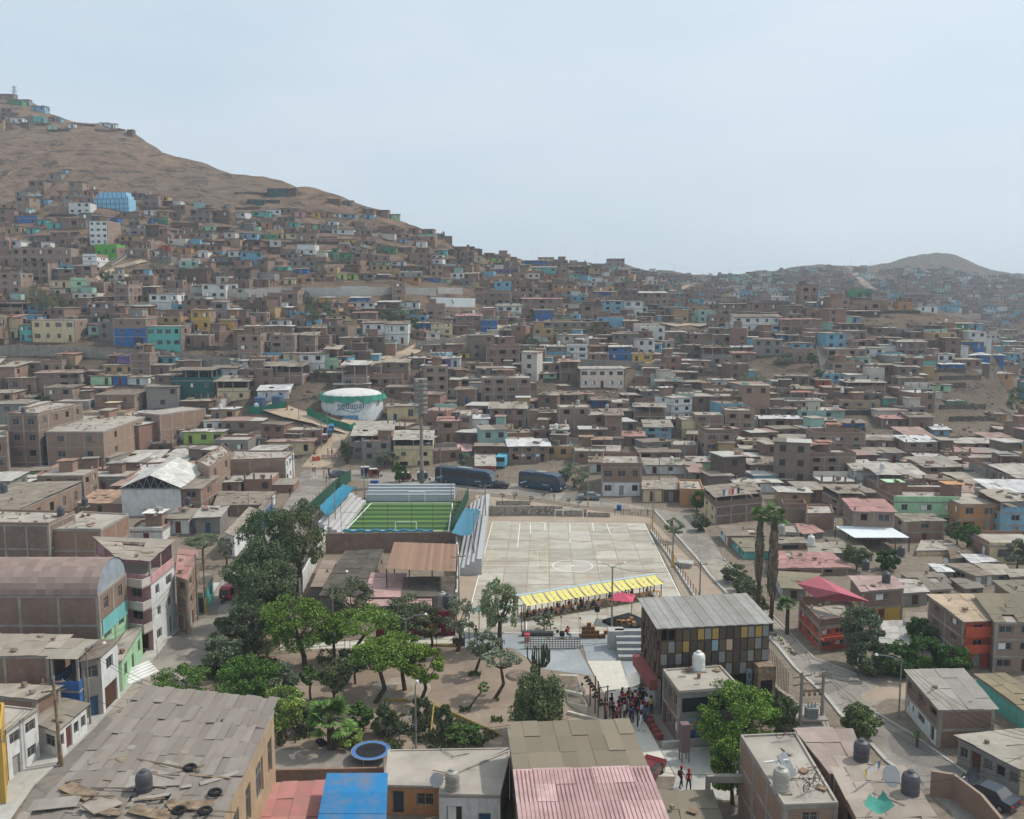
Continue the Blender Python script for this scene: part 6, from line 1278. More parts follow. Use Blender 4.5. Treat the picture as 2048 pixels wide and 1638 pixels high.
# white gabled warehouse
wr_,wq,wh_=Q((242,977),(361,976),(412,944),(301,940),1032,'w',1,"z",label="white gabled steel warehouse with open truss front",wf=0,cr='r',wr=0,ridge=2.3,mess=.0,sw=1.5,rc=L(206,204,198),name="gabled_warehouse",cat="warehouse")
m=MB(); W=wq[1].x; rd=2.2
for i in range(9): x0,x1=W*i/8,W*(i+.5)/8; z=lambda x:wh_+rd*(1-abs(2*x/W-1)); m.tube((x0,-.12,wh_),(x1,-.12,z(x1)),.06,n=4); (i<8) and m.tube((x1,-.12,z(x1)),(W*(i+1)/8,-.12,wh_),.06,n=4)
m.tube((0,-.12,wh_),(W,-.12,wh_),.08,n=4); m.build("roof_truss",M["steel"],wr_); m=MB(); m.poly([(0,-.05,wh_),(W,-.05,wh_),(W/2,-.05,wh_+rd)]); m.build("gable_opening",M["dark"],wr_)
# white canopy on the right
r=thing("steel_canopy","large flat white sheet canopy on thin steel posts","canopy",P(1709,1103,0)); org=Vector(r.location); Y0=P(1709,1103,0).y; hz=CH-Y0*math.tan(aof(1075)); C=[P(1709,1075,hz)-org,P(1819,1075,hz)-org,P(1778,1052,hz)-org,P(1671,1052,hz)-org]
m=MB()
for i in range(8):
    a,b=i/8,(i+1)/8; U=[C[0].lerp(C[1],a),C[0].lerp(C[1],b),C[3].lerp(C[2],b),C[3].lerp(C[2],a)]; A=[m.pt(u+Vector((0,0,.01*(i%2)))) for u in U]; B=[m.pt(u-Vector((0,0,.08))) for u in U]; m.f+=[A,B[::-1]]+[[B[k],B[(k+1)%4],A[(k+1)%4],A[k]] for k in range(4)]; m.m+=[0]*6
m.build("roof",M["tint"],r,color=L(214,220,222))
for u in (0,.25,.5,.75,1):
    for a,b in ((C[0],C[1]),(C[3],C[2])): c=a.lerp(b,u); MB().box(c.x-.07,c.x+.07,c.y-.07,c.y+.07,0,c.z).build("post",M["iron"],r)
# pink-red pitched roof of the corner house
m=MB(); o_=Vector(ph_.location); inv=Matrix.Rotation(-ph_.rotation_euler.z,4,'Z'); f=lambda x,y,z:inv@(P(x,y,z)-o_)
hz=phh+.4; A=f(1593,1167,hz+.6);B=f(1637,1152,hz+1.5);Cc=f(1740,1203,hz+.3);Dd=f(1680,1186,hz+1.4);E_=f(1632,1196,hz)
for tri in ((A,E_,Dd,B),(B,Dd,Cc),(E_,f(1668,1203,hz-.2),Cc,Dd)): m.poly(tri)
m.build("pitched_roof",M["tint"],ph_,color=L(184,92,104))
# power pylon and far poles
g=hit(30,207); s=ppm(g.y,g.z); hp=34/s; m=MB()
for sx in(-1,1):
    for sy in(-1,1): m.tube((sx*1.6,sy*1.6,-2),(sx*.25,sy*.25,hp),.14,.1,n=4)
for k in range(7):
    t=k/7; w0=1.6-1.35*t; w1=1.6-1.35*(t+1/7)
    for sx in(-1,1): m.tube((sx*w0,-w0,hp*t),(-sx*w1,-w1,hp*(t+1/7)),.08,n=3); m.tube((sx*w0,w0,hp*t),(-sx*w1,w1,hp*(t+1/7)),.08,n=3)
for z,w in ((hp*.72,2.2),(hp*.93,2.0)): m.tube((-w,0,z),(w,0,z),.13,n=4)
one(m,"power_pylon",M["steel"],"lattice power pylon on the top left skyline","pylon",g)
# ---------------------------------------------------------------- vegetation
def leafmat(name,stops):
    t=NT(name,.75,.2); c=t.ramp(t.isl(),stops); c=t.mix(1,c,t.ocol(),"MULTIPLY"); n=t.noise(t.coord("Object"),.5,3,.6); c=t.mix(1,c,t.ramp(n,[(.35,(.72,.75,.72)),(.65,(1.1,1.1,1.0))]),"MULTIPLY"); t.col(c)
    t.b.inputs["Subsurface Weight"].default_value=0
    return t.mat
LEAF={
 "lush":leafmat("lush_leaves",[(0,L(64,94,34)),(.5,L(104,136,48)),(1,L(146,168,68))]),
 "green":leafmat("green_leaves",[(0,L(50,76,38)),(.5,L(80,108,52)),(1,L(112,134,66))]),
 "dark":leafmat("dark_leaves",[(0,L(66,74,54)),(.5,L(100,108,80)),(1,L(140,145,114))]),
 "olive":leafmat("olive_leaves",[(0,L(72,80,54)),(.5,L(102,110,76)),(1,L(136,140,104))]),
 "grey":leafmat("grey_green_leaves",[(0,L(92,98,78)),(.5,L(124,130,108)),(1,L(158,162,142))]),
 "lime":leafmat("lime_leaves",[(0,L(92,122,48)),(.5,L(132,158,70)),(1,L(170,186,96))]),
 "palm":leafmat("palm_leaves",[(0,L(52,84,36)),(.5,L(84,112,54)),(1,L(128,142,96))]),
 "skirt":leafmat("dead_palm_skirt",[(0,L(84,74,64)),(.5,L(112,100,88)),(1,L(140,126,110))]),
}
M["bark"]=plain("tree_bark",L(88,76,66),.95,.1,0,.25,3)
def leaves(pts,nrm,size,rs,droop=0,aspect=1.5):
    n=len(pts); a=rs.normal(size=(n,3)); a=a-nrm*.0; a/=np.linalg.norm(a,axis=1)[:,None]; b=np.cross(a,rs.normal(size=(n,3))); b/=np.linalg.norm(b,axis=1)[:,None]; s=size*rs.uniform(.6,1.3,(n,1)); a[:,2]-=droop; a/=np.linalg.norm(a,axis=1)[:,None]
    A=a*s*aspect/2;B=b*s/2; v=np.stack([pts-A,pts+B*.8,pts+A,pts-B*.8],1).reshape(-1,3); return v
def meshquads(name,v,mat):
    me=bpy.data.meshes.new(name); n=len(v)//4; me.vertices.add(len(v)); me.vertices.foreach_set("co",v.astype(np.float32).ravel()); me.loops.add(n*4); me.loops.foreach_set("vertex_index",np.arange(n*4,dtype=np.int32)); me.polygons.add(n); me.polygons.foreach_set("loop_start",np.arange(0,n*4,4,dtype=np.int32)); me.update(calc_edges=True); me.materials.append(mat); return me
def crown_mesh(kind,seed,nblob=26,per=150,size=.16,shape="round",droop=0,rx=1.0,rz=1.0,sparse=0.0):
    "unit crown, radius 1, centre 0; clumps of leaves with gaps"
    rs=np.random.RandomState(seed); C=[]
    for k in range(nblob):
        d=rs.normal(size=3); d/=np.linalg.norm(d); 
        if shape=="umbrella": d[2]=abs(d[2])*.8-.15
        r=rs.uniform(.45,.86)**.7; c=d*r*np.array([1,1,rz]); br=rs.uniform(.13,.34)*(1-sparse*.4)
        p=rs.normal(size=(per,3)); p/=np.linalg.norm(p,axis=1)[:,None]; p*=br*rs.uniform(.55,1.05,(per,1)); p[:,2]*=.7; q=c+p
        if droop: q[:,2]-=rs.uniform(0,1,(per,))**1.5*droop*np.hypot(q[:,0],q[:,1])
        C.append(q)
    P_=np.concatenate(C); return meshquads("crown_"+kind,leaves(P_,0,size,rs,droop*.8),LEAF[kind])
CM={}
def getcrown(kind,var,**k):
    key=(kind,var,tuple(sorted(k.items())))
    if key not in CM: CM[key]=crown_mesh(kind,hash((kind,var))%1000 if False else var*17+len(kind)*3,**k)
    return CM[key]
def tree(px,pb,pt,w,kind,label,cat="tree",cf=.6,lean=0,shape="round",ground=None,name=None,col=(1,1,1),var=0,trunk=.11,droop=0,sparse=0,nb=26,per=150,cx=None,group=None,size=None,off=0,bush=False):
    g=hit(px,pb) if ground!="flat" else P(px,pb,0); s=ppm(g.y,g.z); h=(pb-pt)/s/.95; R_=w/2/s; ch=h*cf
    rn=random.Random(int(px*3+pb)); o=thing(name or ("bush" if bush else "tree"),label,cat,g,0,group)
    dx=((cx if cx is not None else px)-px)/s; c=Vector((dx,0,h-ch/2)); sz=(size*.7 if size else .15)/max(R_,.8)
    key_s=round(max(.045,min(.2,sz)),3) if sz<.06 else round(min(.2,sz),2); me=getcrown(kind,var,nblob=int(nb*1.5),per=int(per*1.55),size=key_s,shape=shape,droop=droop,sparse=sparse)
    k=inst("crown",me,o,c,rn.uniform(0,6),col,(R_*1.05,R_*1.05,ch/2*1.08))
    if not bush or True:
        m=MB(); tr=max(.06,trunk*h*.35); p0=Vector((0,0,-.4)); mid=Vector((dx*.35+rn.uniform(-.2,.2)+lean,rn.uniform(-.1,.1),(h-ch)*.55)); top=Vector((dx*.9,0,h-ch*.85)); m.path([p0,mid,top],tr,7,0,tr*.65)
        for i in range(6 if not bush else 3):
            a=2*math.pi*i/6+rn.uniform(-.4,.4); e=c+Vector((math.cos(a)*R_*.6,math.sin(a)*R_*.6,rn.uniform(-.1,.3)*ch)); m.path([top,top.lerp(e,.5)+Vector((0,0,-.1*ch)),e],tr*.45,5,0,tr*.12)
        m.build("trunk",M["bark"],o)
    return o
park="trees of the park"
T=tree
T(610,1336,1183,142,"lush","big round lush green tree at the left of the park path",cx=598,cf=.72,ground="flat",nb=34,per=190,group=park)
T(690,1322,1208,132,"lush","lush feathery green tree in front of the pink-roofed range",cx=733,cf=.66,var=1,ground="flat",nb=32,per=170,shape="umbrella",group=park)
T(668,1330,1232,60,"lush","small lush tree squeezed between the two biggest lush trees",cx=668,cf=.6,var=2,ground="flat",group=park,col=(.85,.9,.85))
T(746,1405,1268,124,"lush","lush green tree with bent dark trunk left of the concrete ring",cx=762,cf=.62,var=2,ground="flat",lean=.8,nb=30,per=170,shape="umbrella",group=park)
T(811,1380,1262,110,"lush","lush green tree growing in the middle of the concrete ring",cx=802,cf=.6,var=3,ground="flat",nb=30,per=170,group=park,col=(1,1.02,.95))
T(841,1396,1290,96,"lush","yellow-green tree with forked trunk at the right of the ring",cx=848,cf=.68,var=4,ground="flat",lean=.4,group=park,col=(1.12,1.05,.9))
T(700,1262,1160,88,"dark","dark tree rising in front of the compound roofs",cf=.62,var=1,ground="flat",cx=704,group=park)
T(832,1296,1195,108,"dark","broad dark grey-green tree against the red wall",cf=.76,var=2,ground="flat",cx=815,nb=32,per=170,group=park)
T(862,1296,1218,52,"olive","thin yellowish tree in front of the red wall",cf=.75,var=1,ground="flat",sparse=.7,per=70,group=park)
T(912,1303,1197,78,"grey","sparse feathery grey tree with twisted trunks beside the red wall",cf=.62,var=1,ground="flat",cx=918,sparse=.8,per=60,lean=.5,group=park,droop=.3)
T(1001,1300,1157,82,"grey","tall airy pepper tree in front of the yellow canopy row",cf=.66,var=2,ground="flat",cx=1000,sparse=.5,per=100,droop=.45,group=park,col=(1.15,1.25,1.0))
T(1088,1262,1225,50,"grey","thin leafy spray in front of the sports court edge",cf=.7,var=3,ground="flat",sparse=.9,per=40,group=park,col=(.92,1,.88))
T(947,1347,1262,66,"grey","slim greyish tree with leaning trunk by the gate",cf=.58,var=4,ground="flat",cx=968,sparse=.5,per=90,group=park,droop=.3)
T(986,1396,1296,84,"grey","silvery tree with zigzag trunk in the bare park",cf=.48,var=5,ground="flat",cx=1004,sparse=.6,per=90,lean=.9,shape="umbrella",group=park,col=(1.1,1.1,1.12))
T(1072,1475,1338,108,"olive","large weeping tree in front of the brown corrugated hall",cf=.9,var=2,ground="flat",nb=44,per=200,droop=.55,group=park,col=(1.12,1.18,1.1))
T(933,1418,1366,22,"lime","tiny drooping sapling in the bare park",cf=.38,var=1,ground="flat",cx=967,per=50,nb=12,group=park,col=(.8,.85,.8))
T(667,1402,1322,66,"olive","round olive bushy tree on the bare soil",cf=.76,var=3,ground="flat",group=park)
T(622,1400,1334,40,"green","small bright sapling left of the olive tree",cf=.5,var=1,ground="flat",per=70,nb=16,group=park)
T(712,1368,1300,50,"dark","dim small tree in the shade behind the bent trunk",cf=.6,var=4,ground="flat",per=80,group=park,sparse=.4)
T(500,1432,1312,118,"green","dense round bright green tree behind the rust-pink roof",cx=498,cf=.86,var=2,ground="flat",nb=38,per=190,group=park,col=(1,1.12,.9))
T(560,1418,1330,74,"grey","grey-green bushy tree right of the dense round tree",cf=.9,var=6,ground="flat",group=park,col=(.85,.9,.85))
T(566,1478,1372,92,"lime","airy yellow-green tree behind the corner of the rust-pink roof",cx=568,cf=.78,var=3,ground="flat",per=110,group=park)
T(365,1402,1334,108,"green","light green tree at the street end above the rust-pink roof",cx=364,cf=.9,var=4,ground="flat",nb=30,group=park,col=(1.12,1.15,1.0))
T(448,1352,1272,84,"grey","open grey shrubby tree at the street edge of the park",cf=.9,var=2,ground="flat",sparse=.3,group=park,col=(.85,.95,.85))
T(465,1302,1230,78,"olive","pale olive tree leaning over the left street",cf=.85,var=5,ground="flat",group=park)
T(430,1345,1310,60,"dark","low dark shrub at the street edge of the park",cf=.95,var=5,ground="flat",bush=True,cat="bush",group=park)
st_g="tall trees along the left street"
T(532,1200,1022,118,"dark","tall dark tree farthest up the left street",cx=532,cf=.8,var=6,ground="flat",nb=40,per=200,group=st_g,col=(.85,1.05,.9))
T(598,1190,1008,104,"olive","tall olive thin-trunked tree beside the whitewashed wall",cx=600,cf=.72,var=6,ground="flat",nb=34,per=150,group=st_g,col=(.82,.88,.78),sparse=.2)
T(500,1262,1082,130,"dark","dark leafy tree leaning over the red mototaxi",cx=518,cf=.86,var=7,ground="flat",nb=44,per=210,group=st_g,col=(.86,1,.92))
T(555,1290,1120,120,"dark","dark tree behind the big round lush tree",cx=545,cf=.85,var=8,ground="flat",nb=40,per=200,group=st_g,col=(.9,.98,.92))
T(512,1320,1195,96,"dark","shadowy dark tree at the corner of the park",cx=505,cf=.85,var=9,ground="flat",nb=34,per=180,group=st_g,col=(.8,.88,.84))
T(407,1128,1066,74,"grey","low grey tree in front of the white street wall",cx=407,cf=.6,var=7,ground="flat",sparse=.2,group=st_g,col=(.85,.88,.8),shape="umbrella")
T(452,1132,1072,36,"grey","thin bare-looking tree at the white wall corner",cf=.7,var=8,ground="flat",sparse=.9,per=40,group=st_g)
right="plants along the right street"
T(1474,1500,1368,160,"lush","large bright green tree covering the annex corner",cx=1472,cf=.95,var=5,ground="flat",nb=44,per=220,group=right,col=(.95,1.02,.9))
T(1562,1492,1396,70,"olive","dull olive tree right of the large bright green tree",cf=.9,var=7,ground="flat",group=right,col=(.8,.88,.8))
T(1466,1608,1480,90,"lush","bright green tree beside the concrete gateway",cx=1462,cf=.85,var=6,ground="flat",nb=34,per=180,group=right)
T(1717,1478,1414,78,"olive","round leafy bush between kerb and lower street",cf=.98,var=8,ground="flat",bush=True,cat="bush",group=right,col=(1,1.1,.9),nb=32,per=180)
T(1722,1330,1212,80,"grey","big grey-leaved tree in front of the pink-roofed corner house",cx=1722,cf=.72,var=9,ground="flat",nb=36,per=160,group=right,col=(.75,.82,.76))
for k,(x,y,t,w,lab) in enumerate(((1735,1348,1282,80,"dark green bush under the grey-leaved tree"),(1790,1350,1286,84,"dense dark green bush left of the banana-like plant"),(1848,1348,1278,84,"dense green bush below the grey sheet roof"),(1898,1345,1290,76,"bush with pale leaf tips beside the orange balconies"),(1842,1292,1240,56,"dark tree with bright tips between grey roofs"))):
    T(x,y,t,w,"green" if k else "dark",lab,cf=.98,var=10+k,ground="flat",bush=True,cat="bush",group=right,col=(.75,.85,.75),nb=32,per=180)
T(1347,1084,1036,44,"grey","sparse young tree on the sandy strip beside the right street",cf=.7,var=3,ground="flat",sparse=.8,per=60,group=right,col=(.9,1.02,.8))
T(1402,1062,1032,36,"dark","dark shrubs at the corner of the right street",cf=.98,var=11,ground="flat",bush=True,cat="bush",group=right)
T(1395,1020,982,34,"green","small tree beside the tan house at the street corner",cf=.85,var=8,ground="flat",group=right)
T(1712,1140,1090,52,"olive","pale small tree among the low roofs",cf=.8,var=9,ground="flat",group=right)
T(1776,1140,1098,44,"green","dark green bush below the white canopy",cf=.95,var=9,ground="flat",bush=True,cat="bush",group=right,col=(.8,.9,.8))
T(1935,1102,1050,50,"green","green tree in front of the orange-tan house",cf=.75,var=10,ground="flat",group=right)
T(1912,1090,1046,40,"dark","darker tree beside the green one near the light blue house",cf=.8,var=12,ground="flat",group=right)
T(2035,1140,1080,60,"grey","grey bare-looking tree at the right edge",cf=.85,var=13,ground="flat",sparse=.6,group=right,col=(.8,.8,.76))
for k,(x,y,t,w) in enumerate(((1470,1165,1130,50),(1488,1185,1150,46),(1500,1205,1165,48),(1512,1235,1195,46),(1520,1262,1222,40))):
    T(x,y,t,w,"olive" if k%2 else "dark",["farthest roadside shrub below the tall palms","second roadside shrub below the tall palms","middle roadside shrub below the tall palms","fourth roadside shrub below the tall palms","nearest roadside shrub at the foot of the tall palms"][k],cf=.98,var=14+k,ground="flat",bush=True,cat="bush",group="roadside shrubs below the palms")
T(1740,1590,1575,1,"olive","x",ground="flat") if False else None
# shrubs by the yard
for k,(x,y,t,w,kd,lab) in enumerate(((770,1470,1406,52,"dark","dark globe shrub left of the lamp pole"),(843,1458,1394,42,"dark","dark shrub just behind the lamp pole"),(885,1478,1412,40,"olive","neatly rounded shrub right of the lamp pole"),(715,1462,1408,60,"green","leafy green shrub right of the fan palm"),(930,1490,1452,70,"green","low flowering shrub at the wall of the corrugated hall"),(610,1462,1410,54,"dark","dark shrub left of the fan palm"),(470,1420,1392,50,"dark","dark undershrub below the dense round tree"),(700,1490,1462,60,"lime","low lime shrub behind the trampoline"))):
    T(x,y,t,w,kd,lab,cf=.97,var=20+k,ground="flat",bush=True,cat="shrub",group="shrubs behind the yard",nb=22,per=130)
# trees on the slopes
for k,(x,y,t,w,kd,lab) in enumerate(((85,632,572,56,"dark","big dark tree on the lower left slope"),(118,640,590,44,"olive","olive tree right of the big dark slope tree"),(322,543,520,44,"grey","grey bush patch on the path of the left slope"),(211,568,543,22,"dark","small dark tree beside the curling footpath"),(618,632,582,22,"grey","tall thin grey tree on the middle-left slope"),(622,655,612,40,"dark","dark tree below the thin grey tree on the slope"),(770,648,618,30,"olive","left tree of the clump above the white row houses"),(797,650,615,40,"dark","middle tree of the clump above the white row houses"),(824,664,634,26,"green","round tree at the right end of the white row houses"),(692,725,702,30,"green","bright tree beside the pale green house"),(88,812,785,34,"green","green tree between the brick houses at left"),(730,705,682,22,"dark","dark tree left of the dirt ramp"),(1062,700,668,30,"dark","dark tree in the gully below the dirt road"),(1072,718,696,22,"green","small tree under the gully tree"),(1190,680,645,34,"dark","dark vine-like tree on the brown brick block"),(1130,650,628,40,"olive","bush right of the bright blue gallery house"),(1180,548,526,20,"dark","dark tree on the skyline slope"),(1170,540,530,22,"green","light green tree beside the skyline slope tree"),(1360,700,670,24,"dark","dark banana-like tree at the saddle"),(1624,735,708,26,"green","bright tree beside the right stairway"),(1640,758,738,30,"green","second bright tree beside the right stairway"),(1505,792,745,60,"grey","grey leafless tree mass left of the brick row"),(1570,728,708,40,"grey","grey scrub above the right stairway bend"),(1375,752,730,30,"olive","olive bush by the lane on the right slope"),(1665,615,596,26,"dark","dark tree on the right knoll"),(1600,600,588,22,"dark","dark scrub below the knoll houses"),(2036,835,772,44,"green","green tree at the right edge of the slope"),(1990,970,930,40,"grey","dry grey scrub at the right slope foot"),(770,935,898,50,"grey","grey shrub left of the tan house"),(694,928,880,26,"dark","dark narrow tree at the corner of the grey house"),(800,966,924,34,"green","yellowish green tree by the mototaxis"),(925,935,905,30,"grey","bare grey tree behind the left bus"),(1150,975,928,56,"grey","grey scrub beside the right bus"),(1130,960,940,30,"dark","dark shrub just right of the right bus"),(655,640,600,20,"grey","thin grey tree by the middle slope houses"),(1995,660,640,24,"olive","scrub patch on the far right crest"),(2010,690,668,30,"grey","dry bushes under the right crest"),(150,770,745,30,"olive","dull bush above the brick row at left"),(640,760,736,30,"olive","grey-green bush under the white-topped house"),(1420,1000,985,20,"green","x"))):
    if lab=="x": continue
    T(x,y,t,w,kd,lab,cf=.85,var=k%5,nb=18,per=80,group="trees on the slopes",col=(.85,.9,.85),size=.3)
for k,(x,y) in enumerate(((975,1003),(1004,1001),(1030,1000),(1061,1006),(1085,998),(1108,1002),(1137,1010),(1158,1013))):
    T(x,y,y-14,11 if k not in(0,5) else 6,"olive",["first small sapling","second small sapling","third small sapling","fourth small sapling","fifth small sapling","sixth small sapling","seventh small sapling","last small sapling"][k]+" from the left on the sandy verge below the buses",cf=.6,var=1,nb=10,per=40,group="saplings on the verge",size=.14,trunk=.05)
# palms
def frond(m,o,a,el,l,w,rn,mi=0):
    d=Vector((math.cos(a)*math.cos(el),math.sin(a)*math.cos(el),math.sin(el))); side=Vector((-math.sin(a),math.cos(a),0)); n=5; prev=None
    for k in range(n+1):
        t=k/n; c=o+d*l*t+Vector((0,0,-l*.45*t*t)); ww=w*(.2+1.5*t)*(1-t)**.35+.01; q=(m.pt(c-side*ww),m.pt(c+Vector((0,0,.06))),m.pt(c+side*ww))
        if prev: m.f+=[[prev[0],q[0],q[1],prev[1]],[prev[1],q[1],q[2],prev[2]]]; m.m+=[mi,mi]
        prev=q
def fanleaf(m,o,a,el,l,rn,r0=.5):
    d=Vector((math.cos(a)*math.cos(el),math.sin(a)*math.cos(el),math.sin(el))); c=o+d*l*.55; m.tube(o,c,.02,n=3); side=Vector((-math.sin(a),math.cos(a),0)); up=d.cross(side)
    for k in range(13):
        b=(k-6)/6*1.5; v=(d*math.cos(b)+side*math.sin(b)); e=c+v*l*r0+Vector((0,0,-.18*l*abs(b)*.4-.12*l)); s=up.cross(v)*.045*l; m.poly([c,c.lerp(e,.6)+s,e,c.lerp(e,.6)-s])
def skirtpalm(px,pb,pt,label,wd,z0=.52):
    g=P(px,pb,0); s=ppm(g.y,0); h=(pb-pt)/s/.93; o=thing("palm_tree",label,"palm",g,0,"tall skirted palms"); rn=random.Random(px)
    MB().path([(0,0,-.3),(.1,0,h*.5),(.0,0,h*.88)],.26,8,0,.2).build("trunk",M["bark"],o)
    m=MB(); rr_=wd/2/s
    for k in range(520):
        t=rn.random(); z=h*(z0+(.86-z0)*t); r_=rr_*(.45+.55*math.sin(math.pi*min(1,.25+t*.7))); a=rn.uniform(0,6.283); l=rn.uniform(.7,1.3); c=Vector((math.cos(a)*r_*rn.uniform(.6,1),math.sin(a)*r_*rn.uniform(.6,1),z)); sd_=Vector((-math.sin(a),math.cos(a),0))*.13; e=c+Vector((-math.cos(a)*.12,-math.sin(a)*.12,-l)); m.poly([c-sd_,c+sd_,e+sd_*.3,e-sd_*.3])
    m.build("dead_frond_skirt",LEAF["skirt"],o,color=(1,1,1)); m=MB(); top=Vector((0,0,h*.88))
    for k in range(26): fanleaf(m,top,rn.uniform(0,6.283),rn.uniform(-.35,1.3),rn.uniform(1.3,1.9)*rr_*1.35,rn,.75)
    m.build("crown",LEAF["palm"],o,color=(.9,.95,.9))
skirtpalm(1514,1248,1014,"slimmer tall palm with brown frond skirt, left of the pair",20,.42); skirtpalm(1541,1262,1012,"thicker tall palm with ragged brown frond skirt, right of the pair",23,.3)
def fanpalm(px,pb,pt,w,label,n=26,col=(1,1,1),trunkr=.3,up=.45,cat="palm"):
    g=P(px,pb,0); s=ppm(g.y,0); h=(pb-pt)/s/.93; o=thing("fan_palm",label,cat,g); rn=random.Random(px); l=w/2/s; tz=max(.3,h-l*.75)
    MB().path([(0,0,-.2),(0,.05,tz*.6),(0,0,tz)],trunkr,8,0,trunkr*.8).build("trunk",M["bark"],o); m=MB()
    for k in range(n): fanleaf(m,Vector((0,0,tz)),rn.uniform(0,6.283),rn.uniform(-.5,1.35),l*rn.uniform(.8,1.1),rn,up)
    m.build("crown",LEAF["palm"],o,color=col)
fanpalm(662,1498,1398,112,"broad fan palm with grey-green lower leaves behind the yard",40,(1,1.05,.85),.35)
fanpalm(1574,1268,1196,52,"short fan palm at the corner of the orange-walled house",30,(.8,1,.8),.25)
fanpalm(1834,1494,1462,22,"little potted-size palm in front of the white ground floor",16,(.9,.9,.8),.12)
fanpalm(1932,1560,1548,18,"tiny palm tuft at the kerb above the old car",12,(.7,.75,.6),.1)
fanpalm(1394,1042,1026,20,"small palm tuft at the right street corner",14,(.85,.9,.8),.1)
def agave(px,pb,w,label,n=30):
    g=P(px,pb,0); s=ppm(g.y,0); l=w/2/s*1.15; o=MB(); rn=random.Random(px)
    for k in range(n):
        a=rn.uniform(0,6.283); el=rn.uniform(.1,1.4); d=Vector((math.cos(a)*math.cos(el),math.sin(a)*math.cos(el),math.sin(el))); sd_=Vector((-math.sin(a),math.cos(a),0))*.05; e=d*l*rn.uniform(.8,1.1); o.poly([-sd_,sd_,e*.6+sd_*1.2,e,e*.6-sd_*1.2])
    x=one(o,"yucca",LEAF["dark"],label,"plant",g+Vector((0,0,.3)),color=(1.1,1.2,1.15))
agave(489,1312,56,"spiky yucca with pale leaf tips at the park corner"); agave(535,1316,50,"darker spiky yucca beside the park corner one"); agave(803,1468,46,"spiky agave in the bed left of the lamp pole"); agave(790,1440,20,"small spiky plant behind the globe shrub",18)
# cactus
g=P(1078,1352,0); s=ppm(g.y,0); o=thing("cactus","tall candelabra cactus with many dark arms beside the lattice wall","cactus",g); m=MB(); rn=random.Random(4); H_=72/s/.93; hw=28/s
m.tube((0,0,-.2),(0,0,H_*.3),.16,n=7)
for k in range(20):
    a=rn.uniform(0,6.283); r_=hw*rn.uniform(.25,1); e=Vector((math.cos(a)*r_,math.sin(a)*r_*.8,H_*rn.uniform(.3,.5))); m.path([(0,0,H_*.22+rn.uniform(0,.4)),(e.x*.6,e.y*.6,H_*.28),e,e+Vector((rn.uniform(-.1,.1),0,H_*rn.uniform(.25,.5)))],.075,6)
m.build("cactus_arms",plain("cactus_skin",L(72,80,56),.8,.2,0,.2,2),o)
# ground cover
def scatter(name,region,n,hgt,mat,label,z=0,spread=.12,col=(1,1,1)):
    rs=random.Random(n); v=[]; xs=[p[0] for p in region]; ys=[p[1] for p in region]; k=0
    def inside(x,y):
        c=False; j=len(region)-1
        for i in range(len(region)):
            if (region[i][1]>y)!=(region[j][1]>y) and x<(region[j][0]-region[i][0])*(y-region[i][1])/(region[j][1]-region[i][1])+region[i][0]: c=not c
            j=i
        return c
    m=MB()
    while k<n:
        x,y=rs.uniform(min(xs),max(xs)),rs.uniform(min(ys),max(ys))
        if not inside(x,y): k+=.2; continue
        if noise.noise(Vector((x*.035,y*.06,3)))<-.1+rs.uniform(-.2,.2): k+=.2; continue
        k+=1; p=P(x,y,z)
        for b in range(3):
            a=rs.uniform(0,6.283); h=hgt*rs.uniform(.5,1.3); d=Vector((math.cos(a),math.sin(a),0))*spread; e=Vector((math.cos(a*3),math.sin(a*3),0))*.12; m.poly([p+d-e,p+d+e,p+d*1.8+Vector((0,0,h))])
    return one(m,name,mat,label,"ground cover",color=col)
for nm,reg_,n,lab in (("grass",[(640,1300),(720,1300),(740,1340),(690,1350),(630,1330)],500,"patchy green grass under the lush trees"),("grass",[(770,1440),(860,1415),(905,1435),(1000,1475),(990,1500),(760,1500)],1500,"weedy grass in the bed behind the yard"),("grass",[(420,1380),(600,1400),(640,1470),(560,1500),(540,1430),(430,1400)],700,"scrubby grass behind the rust-pink roof"),("grass",[(1445,1120),(1480,1130),(1545,1260),(1600,1320),(1570,1300),(1500,1210)],500,"dry weeds along the right street kerb"),("grass",[(385,1340),(470,1280),(560,1320),(560,1400),(400,1380)],900,"shaded undergrowth at the park corner")):
    o=scatter(nm,reg_,n,.28,LEAF["olive"],lab); o["kind"]="stuff"; del o["category"]
for k,(x,y) in enumerate(((987,1398),(948,1350),(930,1420),(994,1440),(1035,1355))):
    scatter("grass",[(x-10,y-4),(x+10,y-4),(x+10,y+4),(x-10,y+4)],26,.3,LEAF["green"],["grass tuft ringing the zigzag trunk","grass tuft at the foot of the slim leaning tree","grass tuft at the drooping sapling","lone grass tuft in the bare park","grass tuft by the soil heap"][k])["category"]="grass tuft"
m=MB(); rs_=random.Random(6)
for k in range(90):
    p=P(rs_.gauss(830,16),rs_.gauss(1455,12),0)+Vector((0,0,rs_.uniform(.3,.8))); m.poly([p+Vector((-.05,0,0)),p+Vector((.05,0,0)),p+Vector((0,.03,.09))])
o=m.build("flowers",NT("pale_blue_petals",.8).col(L(176,196,220)).mat); setp(o,"scattered pale blue flowers at the lamp pole",kind="stuff")
m=MB(); m.lathe([(1.5,-.1),(1.2,.25),(.5,.42),(.05,.45)],16); one(m,"soil_heap",M["dirt"],"low heap of dark soil near the cactus","heap",P(1038,1352,0))
